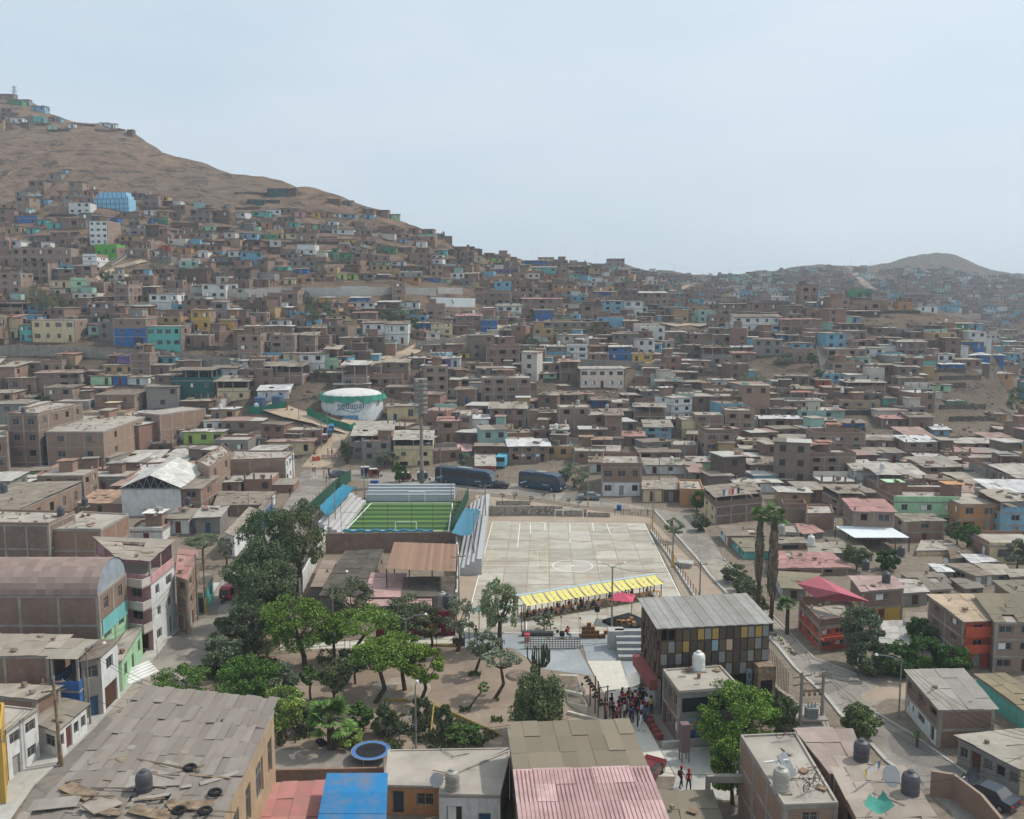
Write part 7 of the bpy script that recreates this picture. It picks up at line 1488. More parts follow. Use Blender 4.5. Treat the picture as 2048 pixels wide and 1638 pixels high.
# ---------------------------------------------------------------- people
SK=[L(176,128,100),L(150,106,82),L(196,150,122)]
def person_mesh(pose,shirt,trou,hairc,skin,hat=None,bag=None,seed=0):
    rn=random.Random(seed); st=rn.uniform(-.06,.06)
    V=[];E=[];Rr=[]
    def a(p,r,par=None): V.append(p);Rr.append(r); (par is not None) and E.append((par,len(V)-1)); return len(V)-1
    sit=pose=="sit"; hz=.52 if sit else .95
    pel=a((0,0,hz),.125); be=a((0,.0,hz+.2),.12,pel); ch=a((0,.02*(0 if not sit else -1),hz+.42),.145,be); nk=a((0,0,hz+.55),.06,ch); hd=a((0,-.01,hz+.65),.085,nk); ht=a((0,0,hz+.76),.09,hd)
    for s in(-1,1):
        hip=a((s*.09,0,hz-.05),.095,pel); stride=(.16 if pose=="walk" else .03)*s
        if sit: kn=a((s*.12,-.42,hz-.02),.07,hip); an=a((s*.12,-.44,.1),.048,kn); a((s*.12,-.58,.04),.04,an)
        else: kn=a((s*.1,-stride*.9-.02,.5),.068,hip); an=a((s*.1,-stride*1.2+(.06 if pose=='walk' and s<0 else 0),.09),.046,kn); a((s*.11,-stride*1.2-.14,.04),.038,an)
        sh=a((s*.185,0,hz+.46),.06,ch); 
        if sit or pose=="hold": el=a((s*.23,-.06,hz+.22),.043,sh); wr=a((s*.12,-.28,hz+.26),.032,el); hh=(s*.09,-.35,hz+.27)
        elif pose=="walk": el=a((s*.23,s*.1,hz+.2),.043,sh); wr=a((s*.24,s*.12-.12,hz-.02),.032,el); hh=(s*.24,s*.12-.15,hz-.1)
        else: el=a((s*.24,.02,hz+.2),.043,sh); wr=a((s*.26,-.04,hz-.03),.032,el); hh=(s*.26,-.05,hz-.11)
        pa=a(hh,.034,wr); d=(Vector(hh)-Vector(V[wr])).normalized()
        for f in range(5):
            o_=Vector((0,(f-2)*.018,0)) if not(sit or pose=="hold") else Vector(((f-2)*.018,0,0)); ln=(.05,.08,.085,.08,.06)[f]; b=a(tuple(Vector(hh)+o_*1.2+d*.03),.01,pa); a(tuple(Vector(hh)+o_*1.4+d*(.03+ln)+Vector((0,-.012,-.006))),.008,b)
    me=bpy.data.meshes.new("p"); me.from_pydata(V,E,[]); o=bpy.data.objects.new("p",me); COL.objects.link(o); o.modifiers.new("s","SKIN"); 
    for i,v in enumerate(me.skin_vertices[0].data): v.radius=(Rr[i],Rr[i]*(.75 if Rr[i]>.11 else 1)); v.use_root=(i==0)
    ss=o.modifiers.new("u","SUBSURF"); ss.levels=1; dg=bpy.context.evaluated_depsgraph_get(); res=bpy.data.meshes.new_from_object(o.evaluated_get(dg)); bpy.data.objects.remove(o)
    for c in (skin,shirt,trou,hairc,(.03,.03,.03)): res.materials.append(pmat(c))
    for p in res.polygons:
        c=p.center; z=c.z; mi=1
        if z>hz+.53: mi=0 if (c.y<-.02 and z<hz+.76) else 3
        elif abs(c.x)>.2 and z<hz+.16 and not sit: mi=0
        elif (sit or pose=="hold") and c.y<-.2 and z>hz+.16: mi=0
        elif z<.085: mi=4
        elif z<hz+.06: mi=2
        p.material_index=mi; p.use_smooth=True
    return res
PM={}
def pmat(c):
    k=tuple(round(x,3) for x in c)
    if k not in PM: PM[k]=NT("cloth_and_skin",.85,.1).col(c).mat
    return PM[k]
CAP=MB().lathe([(.105,0),(.11,.05),(.07,.11),(.01,.125)],10).box(-.07,.07,-.2,-.09,.0,.02).mesh("cap",M["cloth"],True)
HAIR=MB().lathe([(.1,-.08),(.115,.02),(.09,.09),(.02,.12)],10).mesh("hair",M["cloth"],True)
PACK=MB().box(-.14,.14,.1,.26,0,.4).mesh("backpack",M["cloth"])
CL={"black":L(36,36,40),"white":L(214,214,214),"grey":L(120,122,126),"navy":L(44,52,78),"red":L(186,40,42),"blue":L(84,112,150),"brown":L(96,66,50),"olive":L(78,82,60),"pink":L(206,128,130),"beige":L(186,168,140),"maroon":L(96,38,44),"yellow":L(206,180,70),"orange":L(222,104,48),"denim":L(70,86,112)}
PC={}
def person(px,py,pose,shirt,trou,label,rz=0,cap=None,group=None,pack=None,loc=None,scale=1.0,hair="black"):
    key=(pose,shirt,trou); 
    if key not in PC: PC[key]=person_mesh(pose,CL[shirt],CL[trou],CL[hair],SK[len(PC)%3],seed=len(PC))
    g=loc if loc is not None else (hit(px,py) if py<1000 else P(px,py,.035)); o=inst("person",PC[key],None,g,rz); o.scale=(scale,)*3; setp(o,label,"person",group)
    hz=.52 if pose=="sit" else .95; h=inst("hair",HAIR,o,(0,.005,hz+.74),0,L(30,24,22)); 
    if cap: h.scale=(.95,.95,.9); inst("cap",CAP,o,(0,0,hz+.78),0,CL[cap])
    if pack: inst("backpack",PACK,o,(0,0,hz+.1),0,CL[pack])
    return o
cg="crowd on the walkway"
crowd=[(1227,1442,"stand","black","black","red"),(1238,1430,"hold","black","navy","red"),(1244,1412,"stand","maroon","black","red"),(1250,1425,"stand","navy","grey","red"),(1257,1412,"hold","olive","black","red"),(1263,1436,"stand","black","navy","red"),(1270,1416,"stand","white","beige",None),(1280,1404,"stand","black","black","red"),(1233,1452,"stand","brown","black","red"),(1240,1445,"hold","maroon","navy","red"),(1249,1440,"stand","white","brown","red"),(1260,1450,"walk","navy","navy",None),(1266,1446,"stand","navy","denim","red"),(1275,1454,"stand","black","black","red"),(1282,1462,"walk","white","white",None),(1284,1440,"stand","white","denim","red"),(1290,1446,"stand","blue","denim","red"),(1293,1424,"stand","white","black",None),(1302,1428,"stand","yellow","black",None),(1244,1425,"stand","black","grey","red"),(1255,1428,"stand","grey","olive","red"),(1270,1432,"hold","black","black","red"),(1276,1424,"stand","black","navy","red"),(1223,1424,"stand","black","denim","red"),(1213,1442,"stand","pink","denim","pink"),(1220,1432,"stand","grey","maroon",None),(1264,1422,"stand","navy","black","red"),(1286,1412,"stand","black","black",None)]
seen={}
from collections import Counter
lab=[]
for x,y,po,s_,t_,c_ in crowd:
    lab.append(f"person in {s_} top and {t_} trousers{(' with '+c_+' cap') if c_ else ', bareheaded,'} in the crowd")
cnt=Counter(lab); used_=Counter()
for k,(x,y,po,s_,t_,c_) in enumerate(crowd):
    l_=lab[k]
    if cnt[l_]>1: used_[l_]+=1; l_+=[""," at its left","",""][0]+(" to the left" if x<1262 else " to the right")
    person(x,y,po,s_,t_,l_,R.uniform(-2.5,2.5),c_,cg,pack="grey" if k in(14,) else ("navy" if k in(4,11) else None))
ex=[(1164,1402,"stand","white","denim","person in white standing among the playground ramps",None,None),(1362,1576,"walk","grey","navy","person with dark backpack walking on the forecourt","red","maroon"),(1377,1582,"walk","red","navy","person in red walking just behind the one with backpack","red",None),(1135,1276,"sit","red","denim","person in red seated beside the drum kit","red",None),(952,1282,"stand","black","black","person in black with red cap under the grey-green awning","red",None),(1097,1258,"walk","maroon","black","person in maroon walking in front of the yellow canopy","maroon",None),(858,1276,"stand","black","black","person in black before the yellow shape on the red wall",None,None),(880,1274,"sit","pink","black","seated person in pink at the red wall",None,None),(890,1275,"sit","maroon","black","seated person in maroon at the red wall",None,None),(580,994,"walk","black","black","person in black walking down the left street",None,None),(630,950,"stand","black","olive","person in dark clothes in the street junction",None,None),(626,944,"stand","white","maroon","person in white beside the darker one at the junction",None,None),(648,958,"stand","black","navy","leftmost of the three people nearest the mesh fence",None,None),(653,964,"stand","grey","navy","middle of the three people nearest the mesh fence",None,None),(660,962,"walk","maroon","black","rightmost of the three people nearest the mesh fence",None,None),(658,952,"walk","maroon","maroon","person in maroon crossing the junction",None,None),(656,912,"stand","black","black","left person behind the red and white barrier",None,None),(664,912,"stand","olive","black","right person behind the red and white barrier",None,None),(676,914,"stand","orange","orange","worker in orange beside the barrier",None,None),(687,896,"stand","black","black","person in black farther up the sandy road",None,None),(575,822,"stand","orange","orange","worker in orange on the dirt track by the blue tanks",None,None),(724,958,"stand","black","denim","left person at the railing by the mototaxis",None,None),(732,957,"stand","navy","black","right person at the railing by the mototaxis",None,None),(757,957,"stand","black","black","person standing right of the white mototaxi",None,None),(1002,1290,"sit","white","blue","person in white sitting at the table under the pepper tree",None,None),(956,1300,"sit","white","black","person in white bending by the awning post",None,None)]
for x,y,po,s_,t_,l_,c_,pk in ex: person(x,y,po,s_,t_,l_,R.uniform(-3,3),c_,None,pk)
sc_=["black","maroon","white","grey","navy","black","pink","brown","olive","white"]
pick=[0,1,3,4,5,8,9,12,14,16,17,18,19,20,21,22,24,31,32,33,38,39,44,46]; cntl=Counter(); 
for j,k in enumerate(pick):
    w,a=SEATS[k]; s_=sc_[j%10]; t_=["black","denim","navy"][j%3]; tn=k//4; w2=Vector(w)+Vector((0,0,-.03))
    side="on the near side" if k%4<2 else "on the far side"; pos="left" if k%2==0 else "right"
    tw_=["leftmost","second","third","fourth","fifth","sixth","seventh","eighth","ninth","tenth","eleventh","rightmost"][tn]
    person(0,0,"sit",s_,t_,f"person in {s_} seated {side}, {pos} stool, at the {tw_} canopy table",a+math.pi,None,"people seated under the yellow canopy",loc=w2)
# ---------------------------------------------------------------- vehicles
def wheel(r,w,root,x,y):
    m=MB(); m.tube((0,-w/2,0),(0,w/2,0),r,n=16); o=m.build("wheel",M["black"],root,(x,y,r)); MB().tube((0,-w/2-.01,0),(0,w/2+.01,0),r*.55,n=12).build("rim",M["steel"],o); return o
def bus(px0,py0,px1,py1,label):
    a,b=hit(px0,py0),hit(px1,py1); d=b-a; ln=math.hypot(d.x,d.y); r=thing("coach_bus",label,"bus",a,math.atan2(d.y,d.x),"parked coaches"); r.rotation_euler=(0,-math.atan2(d.z,ln),r.rotation_euler.z); H_=3.4; W=2.5
    prof=[(0,.35),(ln-.1,.35),(ln,1.0),(ln-.05,1.5),(ln-.75,3.1),(ln-1.6,H_),(.5,H_),(.05,3.0)]
    m=MB(); n=len(prof); A=[m.pt((x,0,z)) for x,z in prof]; B=[m.pt((x,W,z)) for x,z in prof]; m.f+=[A,B[::-1]]+[[A[i],B[i],B[(i+1)%n],A[(i+1)%n]][::-1] for i in range(n)]; m.m+=[0]*(n+2)
    m.build("body",M["gloss"],r,color=L(38,64,86))
    m=MB(); m.poly([(.15,-.02,1.7),(ln-.9,-.02,1.7),(ln-1.3,-.02,2.85),(.15,-.02,2.85)]); m.build("side_windows",M["glass"],r)
    m=MB(); m.poly([(ln+.01,.1,1.45),(ln+.01,W-.1,1.45),(ln-.68,W-.1,3.0),(ln-.68,.1,3.0)]); m.build("windscreen",M["glass"],r)
    m=MB(); m.poly([(.4,-.025,.9),(1.9,-.025,1.5),(1.9,-.025,1.62),(.4,-.025,1.1)]); m.poly([(ln-4,-.025,1.2),(ln-2.6,-.025,1.2),(ln-2.6,-.025,1.3),(ln-4,-.025,1.3)]); m.build("side_stripe",M["white"],r)
    MB().box(ln*.35,ln*.6,.5,2,H_,H_+.22).build("roof_unit",M["steel"],r)
    for x in (ln*.2,ln*.8): 
        for y in(.1,W-.1): wheel(.5,.3,r,x,y)
    for y in(-.15,W+.15): MB().box(ln-.25,ln-.1,y-.1,y+.1,1.9,2.4).build("wing_mirror",M["black"],r)
    for y in (.2,W-.6): MB().box(ln-.03,ln+.03,y,y+.4,.75,.95).build("headlight",M["white"],r)
bus(870,965,984,978,"left dark blue coach parked on the road above the turf"); bus(1037,975,1120,986,"right dark blue coach parked behind the small dark car")
r=thing("parked_bus_front","light blue bus front tucked between the buildings","bus",hit(1002,935),rad(80)); MB().box(-1,4,-1.1,1.1,.4,2.6).build("body",M["gloss"],r,color=L(96,190,220)); MB().box(-1.04,-.99,-.95,.95,1.5,2.4).build("windscreen",M["glass"],r)
def car(px,py,rz,col,label,flat=True,hood=False,scale=1.0,suv=0):
    g=P(px,py,.014) if flat else hit(px,py); r=thing("parked_car",label,"car",g,rz); r.scale=(scale,)*3; L_,W=4.3,1.7; h=.0+suv
    prof=[(-2.1,.35),(2.1,.35),(2.15,.7),(2.0,.88),(1.0,.98),(.35,1.4+h),(-.9,1.42+h),(-1.5,1.0+h*.6),(-2.1,.92+h*.6),(-2.15,.6)]
    m=MB(); n=len(prof); sx=lambda z:.82 if z>1.2 else 1; A=[m.pt((x,-W/2*sx(z),z)) for x,z in prof]; B=[m.pt((x,W/2*sx(z),z)) for x,z in prof]; m.f+=[A,B[::-1]]+[[A[i],B[i],B[(i+1)%n],A[(i+1)%n]][::-1] for i in range(n)]; m.m+=[0]*(n+2); b=m.build("body",M["gloss"],r,color=col)
    m=MB(); m.poly([(.94,-.72,1.01),(.94,.72,1.01),(.38,.66,1.39+h),(.38,-.66,1.39+h)]); m.build("windscreen",M["glass"],r,loc=(.015,0,.012)); m=MB(); m.poly([(-1.45,.72,1.02+h*.6),(-1.45,-.72,1.02+h*.6),(-.94,-.66,1.4+h),(-.94,.66,1.4+h)]); m.build("rear_window",M["glass"],r,loc=(-.015,0,.012))
    for s in(-1,1):
        m=MB(); q=[(.8,s*.862,1.0),(.3,s*.72,1.36+h),(-.85,s*.72,1.38+h),(-1.3,s*.862,1.02)]; m.poly(q if s<0 else q[::-1]); m.build("side_window",M["glass"],r,loc=(0,s*.01,0))
        for x in(-1.35,1.35): wheel(.31,.2,r,x,s*.78)
        MB().box(2.1,2.17,s*.55-.15,s*.55+.15,.62,.78).build("headlight",M["white"],r); MB().box(-2.17,-2.1,s*.6-.15,s*.6+.15,.65,.8).build("tail_light",pmat(CL["red"]),r)
        MB().box(.7,.85,s*.95-.08,s*.95+.08,.98,1.1).build("wing_mirror",M["black"],r)
    if hood: m=MB(); m.poly([(.95,-.75,1.0),(1.25,-.75,2.0),(1.25,.75,2.0),(.95,.75,1.0)]); m.poly([(.99,-.75,1.0),(.99,.75,1.0),(1.29,.75,2.0),(1.29,-.75,2.0)]); m.build("open_bonnet",M["gloss"],r,color=col)
    return r
car(1974,1602,rad(125),L(40,48,60),"old dark saloon with its bonnet raised at bottom right",hood=True)
car(1178,999,rad(173),L(120,128,130),"grey saloon driving on the road above the court")
car(997,976,rad(170),L(36,38,42),"small black car between the two blue coaches",False)
car(678,953,rad(40),L(70,84,92),"dark saloon parked behind the green mesh fence")
car(1294,1556,rad(60),L(110,30,36),"dark red car beside the pink ribbed roof hall")
car(1018,728,rad(10),L(110,34,36),"dark red pickup on the lane above the brick houses",False)
for k,(x,y,c,l_) in enumerate(((677,610,L(200,200,200),"leftmost white car on the mid-left slope terrace"),(708,611,L(196,190,176),"beige van on the mid-left slope terrace"),(722,609,L(206,206,206),"rightmost white car on the mid-left slope terrace"),(394,578,L(210,210,210),"white car above the low pale wall"),(668,682,L(206,206,206),"white car among the houses left of the white row"),(527,702,L(206,206,206),"white car beside the tall brick house"),(1281,639,L(206,206,206),"white car at the end of the sky-blue gallery house"),(980,665,L(200,200,200),"pale covered car on the curved dirt road"),(1862,744,L(90,90,94),"dark pickup on the right slope"),(868,676,L(206,206,206),"white car by the curved retaining wall"),(2017,646,L(70,74,80),"dark car on the far right crest track"))): car(x,y,.2*k,c,l_,False)
def mototaxi(px,py,rz,col,label,white=True,scale=1.0,flat=True):
    g=P(px,py,.014) if flat else hit(px,py); r=thing("mototaxi",label,"mototaxi",g,rz); r.scale=(scale,)*3
    prof=[(-1.3,.35),(.7,.35),(1.0,.8),(.75,1.65),(.4,1.8),(-1.2,1.8),(-1.35,1.2)]; m=MB(); n=len(prof); A=[m.pt((x,-.65,z)) for x,z in prof]; B=[m.pt((x,.65,z)) for x,z in prof]; m.f+=[A,B[::-1]]+[[A[i],B[i],B[(i+1)%n],A[(i+1)%n]][::-1] for i in range(n)]; m.m+=[0]*(n+2); m.build("body",M["gloss"],r,color=col)
    m=MB(); m.box(-1.25,.45,-.6,.6,1.8,1.86); m.build("roof",M["gloss"],r,color=L(214,214,210) if white else col); m=MB(); m.poly([(1.0,-.5,.9),(1.0,.5,.9),(.79,.5,1.55),(.79,-.5,1.55)]); m.build("windscreen",M["glass"],r,loc=(.02,0,0))
    for s in(-1,1): m=MB(); q=[(-.6,s*.665,.75),(.5,s*.665,.75),(.45,s*.665,1.6),(-.6,s*.665,1.6)]; m.poly(q if s<0 else q[::-1]); m.build("side_opening",M["dark"],r); wheel(.25,.12,r,-.8,s*.6)
    MB().tube((.75,0,.6),(1.35,0,.25),.05).build("fork",M["iron"],r); wheel(.26,.12,r,1.3,0); MB().box(1.0,1.08,-.1,.1,.72,.88).build("headlight",M["white"],r)
mototaxi(455,1200,rad(-100),L(170,30,40),"red mototaxi with yellow roof patch driving down the left street",False)
mototaxi(734,950,rad(10),L(70,90,120),"blue and white mototaxi behind the white one",flat=False); mototaxi(750,954,rad(5),L(150,60,54),"white and red mototaxi by the railing",flat=False); mototaxi(814,962,rad(0),L(130,44,44),"maroon mototaxi with white roof beside the green tree",flat=False); mototaxi(847,961,rad(4),L(60,80,100),"blue-grey mototaxi with white roof at the tower foot",flat=False)
mototaxi(650,884,rad(-80),L(150,50,44),"red and white mototaxi parked on the sandy road",flat=False); mototaxi(659,873,rad(-80),L(60,100,150),"first blue mototaxi behind the red one on the sandy road",False,flat=False); mototaxi(663,864,rad(-80),L(60,140,190),"farthest light blue mototaxi on the sandy road",False,flat=False); mototaxi(820,792,rad(-90),L(60,80,130),"dark blue mototaxi on the lane beyond the reservoir",False,flat=False)
for k,(x,y) in enumerate(((628,922),(636,921))): m=MB(); m.box(-.5,.5,-.15,.15,0,.25).box(-.4,.4,-.1,.1,.25,1.0); one(m,"road_barrier",M["tint"],["left orange plastic barrier","right orange plastic barrier"][k]+" at the start of the sandy road","barrier",hit(x,y),color=L(212,90,60))
m=MB()
for k in range(8): m.box(-1.7+k*.43,-1.7+k*.43+.21,-.1,.1,.3,.9,0); m.box(-1.7+k*.43+.211,-1.7+k*.43+.429,-.1,.1,.3,.9,1)
m.box(-1.5,-1.4,-.2,.2,0,.3,0).box(1.4,1.5,-.2,.2,0,.3,0); one(m,"striped_barrier",[pmat(CL["red"]),M["white"]],"red and white striped barrier across the sandy road","barrier",hit(659,917))
for k,(x,y) in enumerate(((745,970),(753,970),(1238,1020))): m=MB(); m.lathe([(.4,0),(.45,.9),(.2,1.0)],10); one(m,"blue_barrel",M["tint"],["left blue barrel above the bleachers","right blue barrel above the bleachers","toppled-looking blue barrel on the sandy strip by the road"][k],"barrel",hit(x,y),color=L(50,90,150))
# ---------------------------------------------------------------- poles, lamps, wires
HEADS={}
def pole(px,pb,pt,label,r=.13,arms=0,yellow=False,mat="poleconc",lamp=None,name="utility_pole",cat="pole",lean=0,flat=True,dark_foot=False):
    g=P(px,pb,0) if (flat and pb>955) else hit(px,pb); s=ppm(g.y,g.z); a=aof(pt); h=CH-g.y*math.tan(a)-g.z; o=thing(name,label,cat,g); top=Vector((lean,0,h))
    MB().tube((0,0,-.3),top,r,r*.6,n=8).build("post",M[mat],o)
    if yellow: MB().tube((0,0,0),(lean*.2,0,2.0),r*1.08,r*1.04,n=8).build("painted_foot",M["tint"],o,color=L(206,150,50))
    for k in range(arms): z=h-.4-.7*k; MB().box(-.9,.9,-.05,.05,z,z+.1).build("crossarm",M["wood"],o,(lean,0,0),rad(20)); 
    if arms:
        for x in(-.8,0,.8): MB().tube((x,0,h-.3),(x,0,h-.05),.05,n=6).build("insulator",M["conc"],o,(lean,0,0))
    if lamp:
        for sx in lamp: m=MB(); m.path([(lean,0,h-.2),(lean+sx*.7,0,h+.25),(lean+sx*1.5,0,h+.4)],.04,5); m.build("lamp_arm",M["steel"],o); MB().lathe([(.05,0),(.17,.08),(.12,.2),(.03,.24)],8).build("lamp_head",M["white"],o,(lean+sx*1.65,0,h+.3))
    HEADS[px]=g+top; return o
pole(124,1532,1357,"thick dark leaning utility pole by the kiosk at bottom left",.17,2,mat="wood",lean=-.3); pole(119,1528,1352,"pale pole paired with the leaning one at bottom left",.12)
pole(181,1450,1295,"street lamp pole over the white street wall at bottom left",.1,lamp=(1,),name="street_lamp",cat="street lamp")
pole(411,1228,1112,"dark-topped pole with yellow foot on the left pavement",.13,1,True,mat="wood"); pole(396,1240,1108,"grey pole beside the yellow-footed one on the left pavement",.13)
pole(315,1318,1280,"short sign post on the left pavement",.04)
pole(545,1046,992,"yellow-footed pole by the blue-fronted street house",.12,1,True); pole(587,970,908,"tall yellow-footed pole at the top of the left street",.15,2,True)
pole(498,1030,985,"thin pole above the patched grey roofs",.08); pole(667,1195,1140,"street lamp beside the compound wall",.09,lamp=(1,),name="street_lamp",cat="street lamp") if False else None
pole(667,1290,1150,"lamp pole rising between the lush trees",.1,lamp=(1.0,),name="street_lamp",cat="street lamp")
pole(812,1322,1236,"double-armed lamp pole among the park trees",.1,lamp=(-1.3,1.3),name="street_lamp",cat="street lamp",mat="steel")
pole(832,1500,1372,"slim lamp pole with a blue ring at its foot behind the yard",.1,lamp=(.1,),name="street_lamp",cat="street lamp")
pole(948,1132,1026,"tall grey pole beside the right bleachers with yellow foot",.1,0,True,lamp=(.5,)); pole(971,1058,968,"yellow-footed pole at the court's far left corner",.11,1,True)
pole(918,1205,1108,"grey pole at the compound's right wall",.11,1); pole(671,1056,975,"dark-footed pole among the left bleachers",.1); pole(729,1000,925,"dark-footed pole at the back left corner of the turf",.11)
pole(903,1048,965,"floodlight pole at the right side of the turf",.1); pole(1223,1285,1133,"tall yellow-footed lamp pole in front of the canopy row",.13,0,True,lamp=(.8,-.9),name="street_lamp",cat="street lamp")
pole(1176,1014,935,"yellow-footed pole on the verge by the grey saloon",.1,0,True); pole(1305,1060,975,"yellow-footed pole at the court's far right corner",.11,1,True); pole(1345,1135,1050,"yellow-footed pole beside the court fence",.12,1,True)
pole(1399,1208,1124,"grey pole at the near end of the court fence",.12,1); pole(1546,1200,1112,"slim grey pole in front of the right palm",.11); pole(882,972,890,"pole in front of the left coach's tail",.09); pole(1318,960,905,"white pole behind the low cream garage",.12,flat=False)
pole(1369,1000,930,"pole beside the tan corner house",.1,1,flat=False); pole(1797,1435,1318,"street lamp with curved arm at the junction",.09,lamp=(-1.4,),name="street_lamp",cat="street lamp"); pole(1636,1240,1150,"x",.1) if False else None
for k,(x,y,t,l_) in enumerate(((590,905,860,"pole at the end of the cement wall row"),(643,895,835,"pole beside the first blue mototaxi"),(655,880,820,"taller pole behind the mototaxis"),(630,905,880,"small signpost pole at the sandy road"),(598,845,795,"lamp pole by the dirt track"),(1150,640,590,"pole on the middle slope above the brown block"),(1112,620,575,"pole beside the light orange house"),(876,570,530,"pole above the pale concrete wall"),(1700,1030,975,"pole among the right brick houses"),(1974,1090,1010,"pole in front of the light blue house"),(1840,1045,985,"pole left of the pale green house"),(1290,785,745,"thin mast with small sign on the middle slope"),(1345,860,800,"pole at the lane beside the sky-blue house"),(1628,700,642,"pole beside the long right stairway"),(1470,735,690,"pole above the grey two-storey house"),(1960,600,575,"x"))):
    if l_!="x": pole(x,y,t,l_,.1,1,flat=False)
for k,(x,b,t) in enumerate(((1005,512,496),(1063,512,497),(1074,512,494),(1131,515,494),(1191,520,503),(1247,520,506),(1261,522,504),(1349,545,530),(1419,560,546),(1458,552,536),(1511,545,534),(1558,540,527),(1595,535,524),(1702,532,515),(1741,537,520),(1945,545,528),(1985,550,538),(2000,553,540),(2012,553,541),(2024,553,540),(2036,554,542))):
    pole(x,b,t,"thin skyline utility pole standing on the far ridge",.12,0,name="utility_pole",flat=False)["group"]="poles along the skyline"
# transformer on two poles
for k,(x,b,t) in enumerate(((1599,1478,1345),(1642,1468,1343))): pole(x,b,t,["left pole of the transformer pair","right pole of the transformer pair"][k],.2,2)
a,b_=HEADS[1599],HEADS[1642]; m=MB(); 
for z in(-1.6,-1.75): m.tube(a+Vector((0,0,z)),b_+Vector((0,0,z)),.07,n=4)
for k in range(4): p=a.lerp(b_,(k+.5)/4)+Vector((0,0,-1.9)); m.lathe([(.1,-.25),(.12,0)],8,0,p)
one(m,"pole_crossbeam",M["wood"],"crossbeam with insulators joining the transformer poles","crossbeam")
c=a.lerp(b_,.5)+Vector((0,0,-3.6)); m=MB(); m.box(-.5,.5,-.35,.35,-.5,.4); 
for k in range(5): m.box(-.45+.2*k,-.4+.2*k,-.45,-.351,-.4,.3)
for x in(-.3,0,.3): m.tube((x,0,.4),(x,0,.85),.06,n=6)
one(m,"transformer",M["steel"],"grey electric transformer between its two poles","transformer",c); m=MB(); m.box(-1.3,1.3,-.5,.5,-.65,-.5); one(m,"transformer_platform",M["conc"],"concrete platform under the transformer","platform",c)
m=MB()
WM=NT("cable",.7).col(L(58,56,54)).mat
def wire(a,b,label,sag=.8,r=.018,n=10,count=1):
    m=MB(); 
    for q in range(count):
        off=Vector((0,0,-.22*q)); pts=[a.lerp(b,i/n)+off+Vector((0,0,-sag*(1+.25*q)*4*(i/n)*(1-i/n))) for i in range(n+1)]; m.path(pts,r,3)
    one(m,"power_line",WM,label,"cable")
hh=HEADS
wire(hh[124],hh[181],"bundle of cables from the leaning pole to the street lamp",.5,count=3); wire(hh[181],hh[396],"cables running up the left pavement",1.5,count=3); wire(hh[411],hh[545],"cables from the pavement pole up the street",1.6,count=2); wire(hh[545],hh[587],"cables at the top of the left street",.8,count=2)
wire(hh[124],P(-60,1500,6),"cables leaving the picture at bottom left",.5,count=3); wire(hh[181],P(430,1400,6.5),"thin cable crossing the street to the big roof",.8,count=2); wire(hh[124],P(330,1420,6.5),"thin cable from the leaning pole to the big roof",.9)
wire(P(547,1422,7),P(1020,1450,6.5),"long cable over the yard behind the trampoline",1.0,count=2); wire(P(1291,1537,6),P(1480,1540,7),"cable crossing the forecourt",.4); wire(hh[1642],hh[1797],"cable from the transformer to the junction lamp",1.0,count=2); wire(hh[1797],P(2070,1470,6.5),"cables from the junction lamp to the right",1.0,count=3); wire(hh[1797],P(1590,1200,9),"cable from the junction lamp to the pink-roofed house",1.2,count=3)
wire(hh[1642],P(2070,1560,8),"long cable over the lower right street",1.5,count=2); wire(P(1730,1560,8),P(2070,1500,7),"slack cable over the clothes line roof",1.0); wire(hh[1399],hh[1546],"cable from the court fence pole to the palms",.9); wire(hh[1345],hh[1399],"cable along the court fence",.5); wire(hh[1305],hh[1345],"cable beside the court corner",.5); wire(hh[1223],hh[1399],"cable from the canopy lamp pole to the fence pole",1.0)
for a_,b__ in ((1005,1063),(1063,1131),(1131,1191),(1191,1261),(1261,1349),(1349,1419),(1419,1458),(1458,1511),(1511,1558),(1558,1595)):
    wire(hh[a_],hh[b__],"hair-thin cable strung along the skyline poles",1.5,.035); bpy.context.scene.collection.objects[-1]["group"]="skyline cables"
# ---------------------------------------------------------------- water tanks, dishes, bicycles, clutter
TANKM={k:(lambda m:m.lathe([(.5,0),(.52,.1),(.5,.15),(.52,.5),(.5,.55),(.52,.9),(.5,1.1),(.42,1.3),(.2,1.42),(.2,1.5),(.16,1.53)],18).mesh("water_tank",plain(n_,c_,.5,.4,mt,.08,2),False))(MB()) for k,n_,c_,mt in (("black","dark_tank_plastic",L(74,74,78),0),("steel","pale_tank",L(158,154,146),.1),("white","white_tank",L(206,206,202),0))}
def tank(px,py,kind,label,h=1.0,z=None):
    "py is the pixel of the tank's base on its roof"
    best=None
    if z is None:
        for root,C,hh_,rf in rootq:
            p=P(px,py,hh_+.1); n=0; ins=True
            for k in range(4):
                a,b=C[k],C[(k+1)%4]
                if (b.x-a.x)*(p.y-a.y)-(b.y-a.y)*(p.x-a.x)<0: ins=False
            if ins: best=hh_; break
        if best is None: return None
        z=best+.12
    g=P(px,py,z); h*=.8; o=inst("water_tank",TANKM[kind],None,g,0,None,(h,h,h)); setp(o,label,"water tank","rooftop water tanks")
    MB().box(-.55,.55,-.55,.55,-.14,0).build("tank_base",M["conc"],o); return o
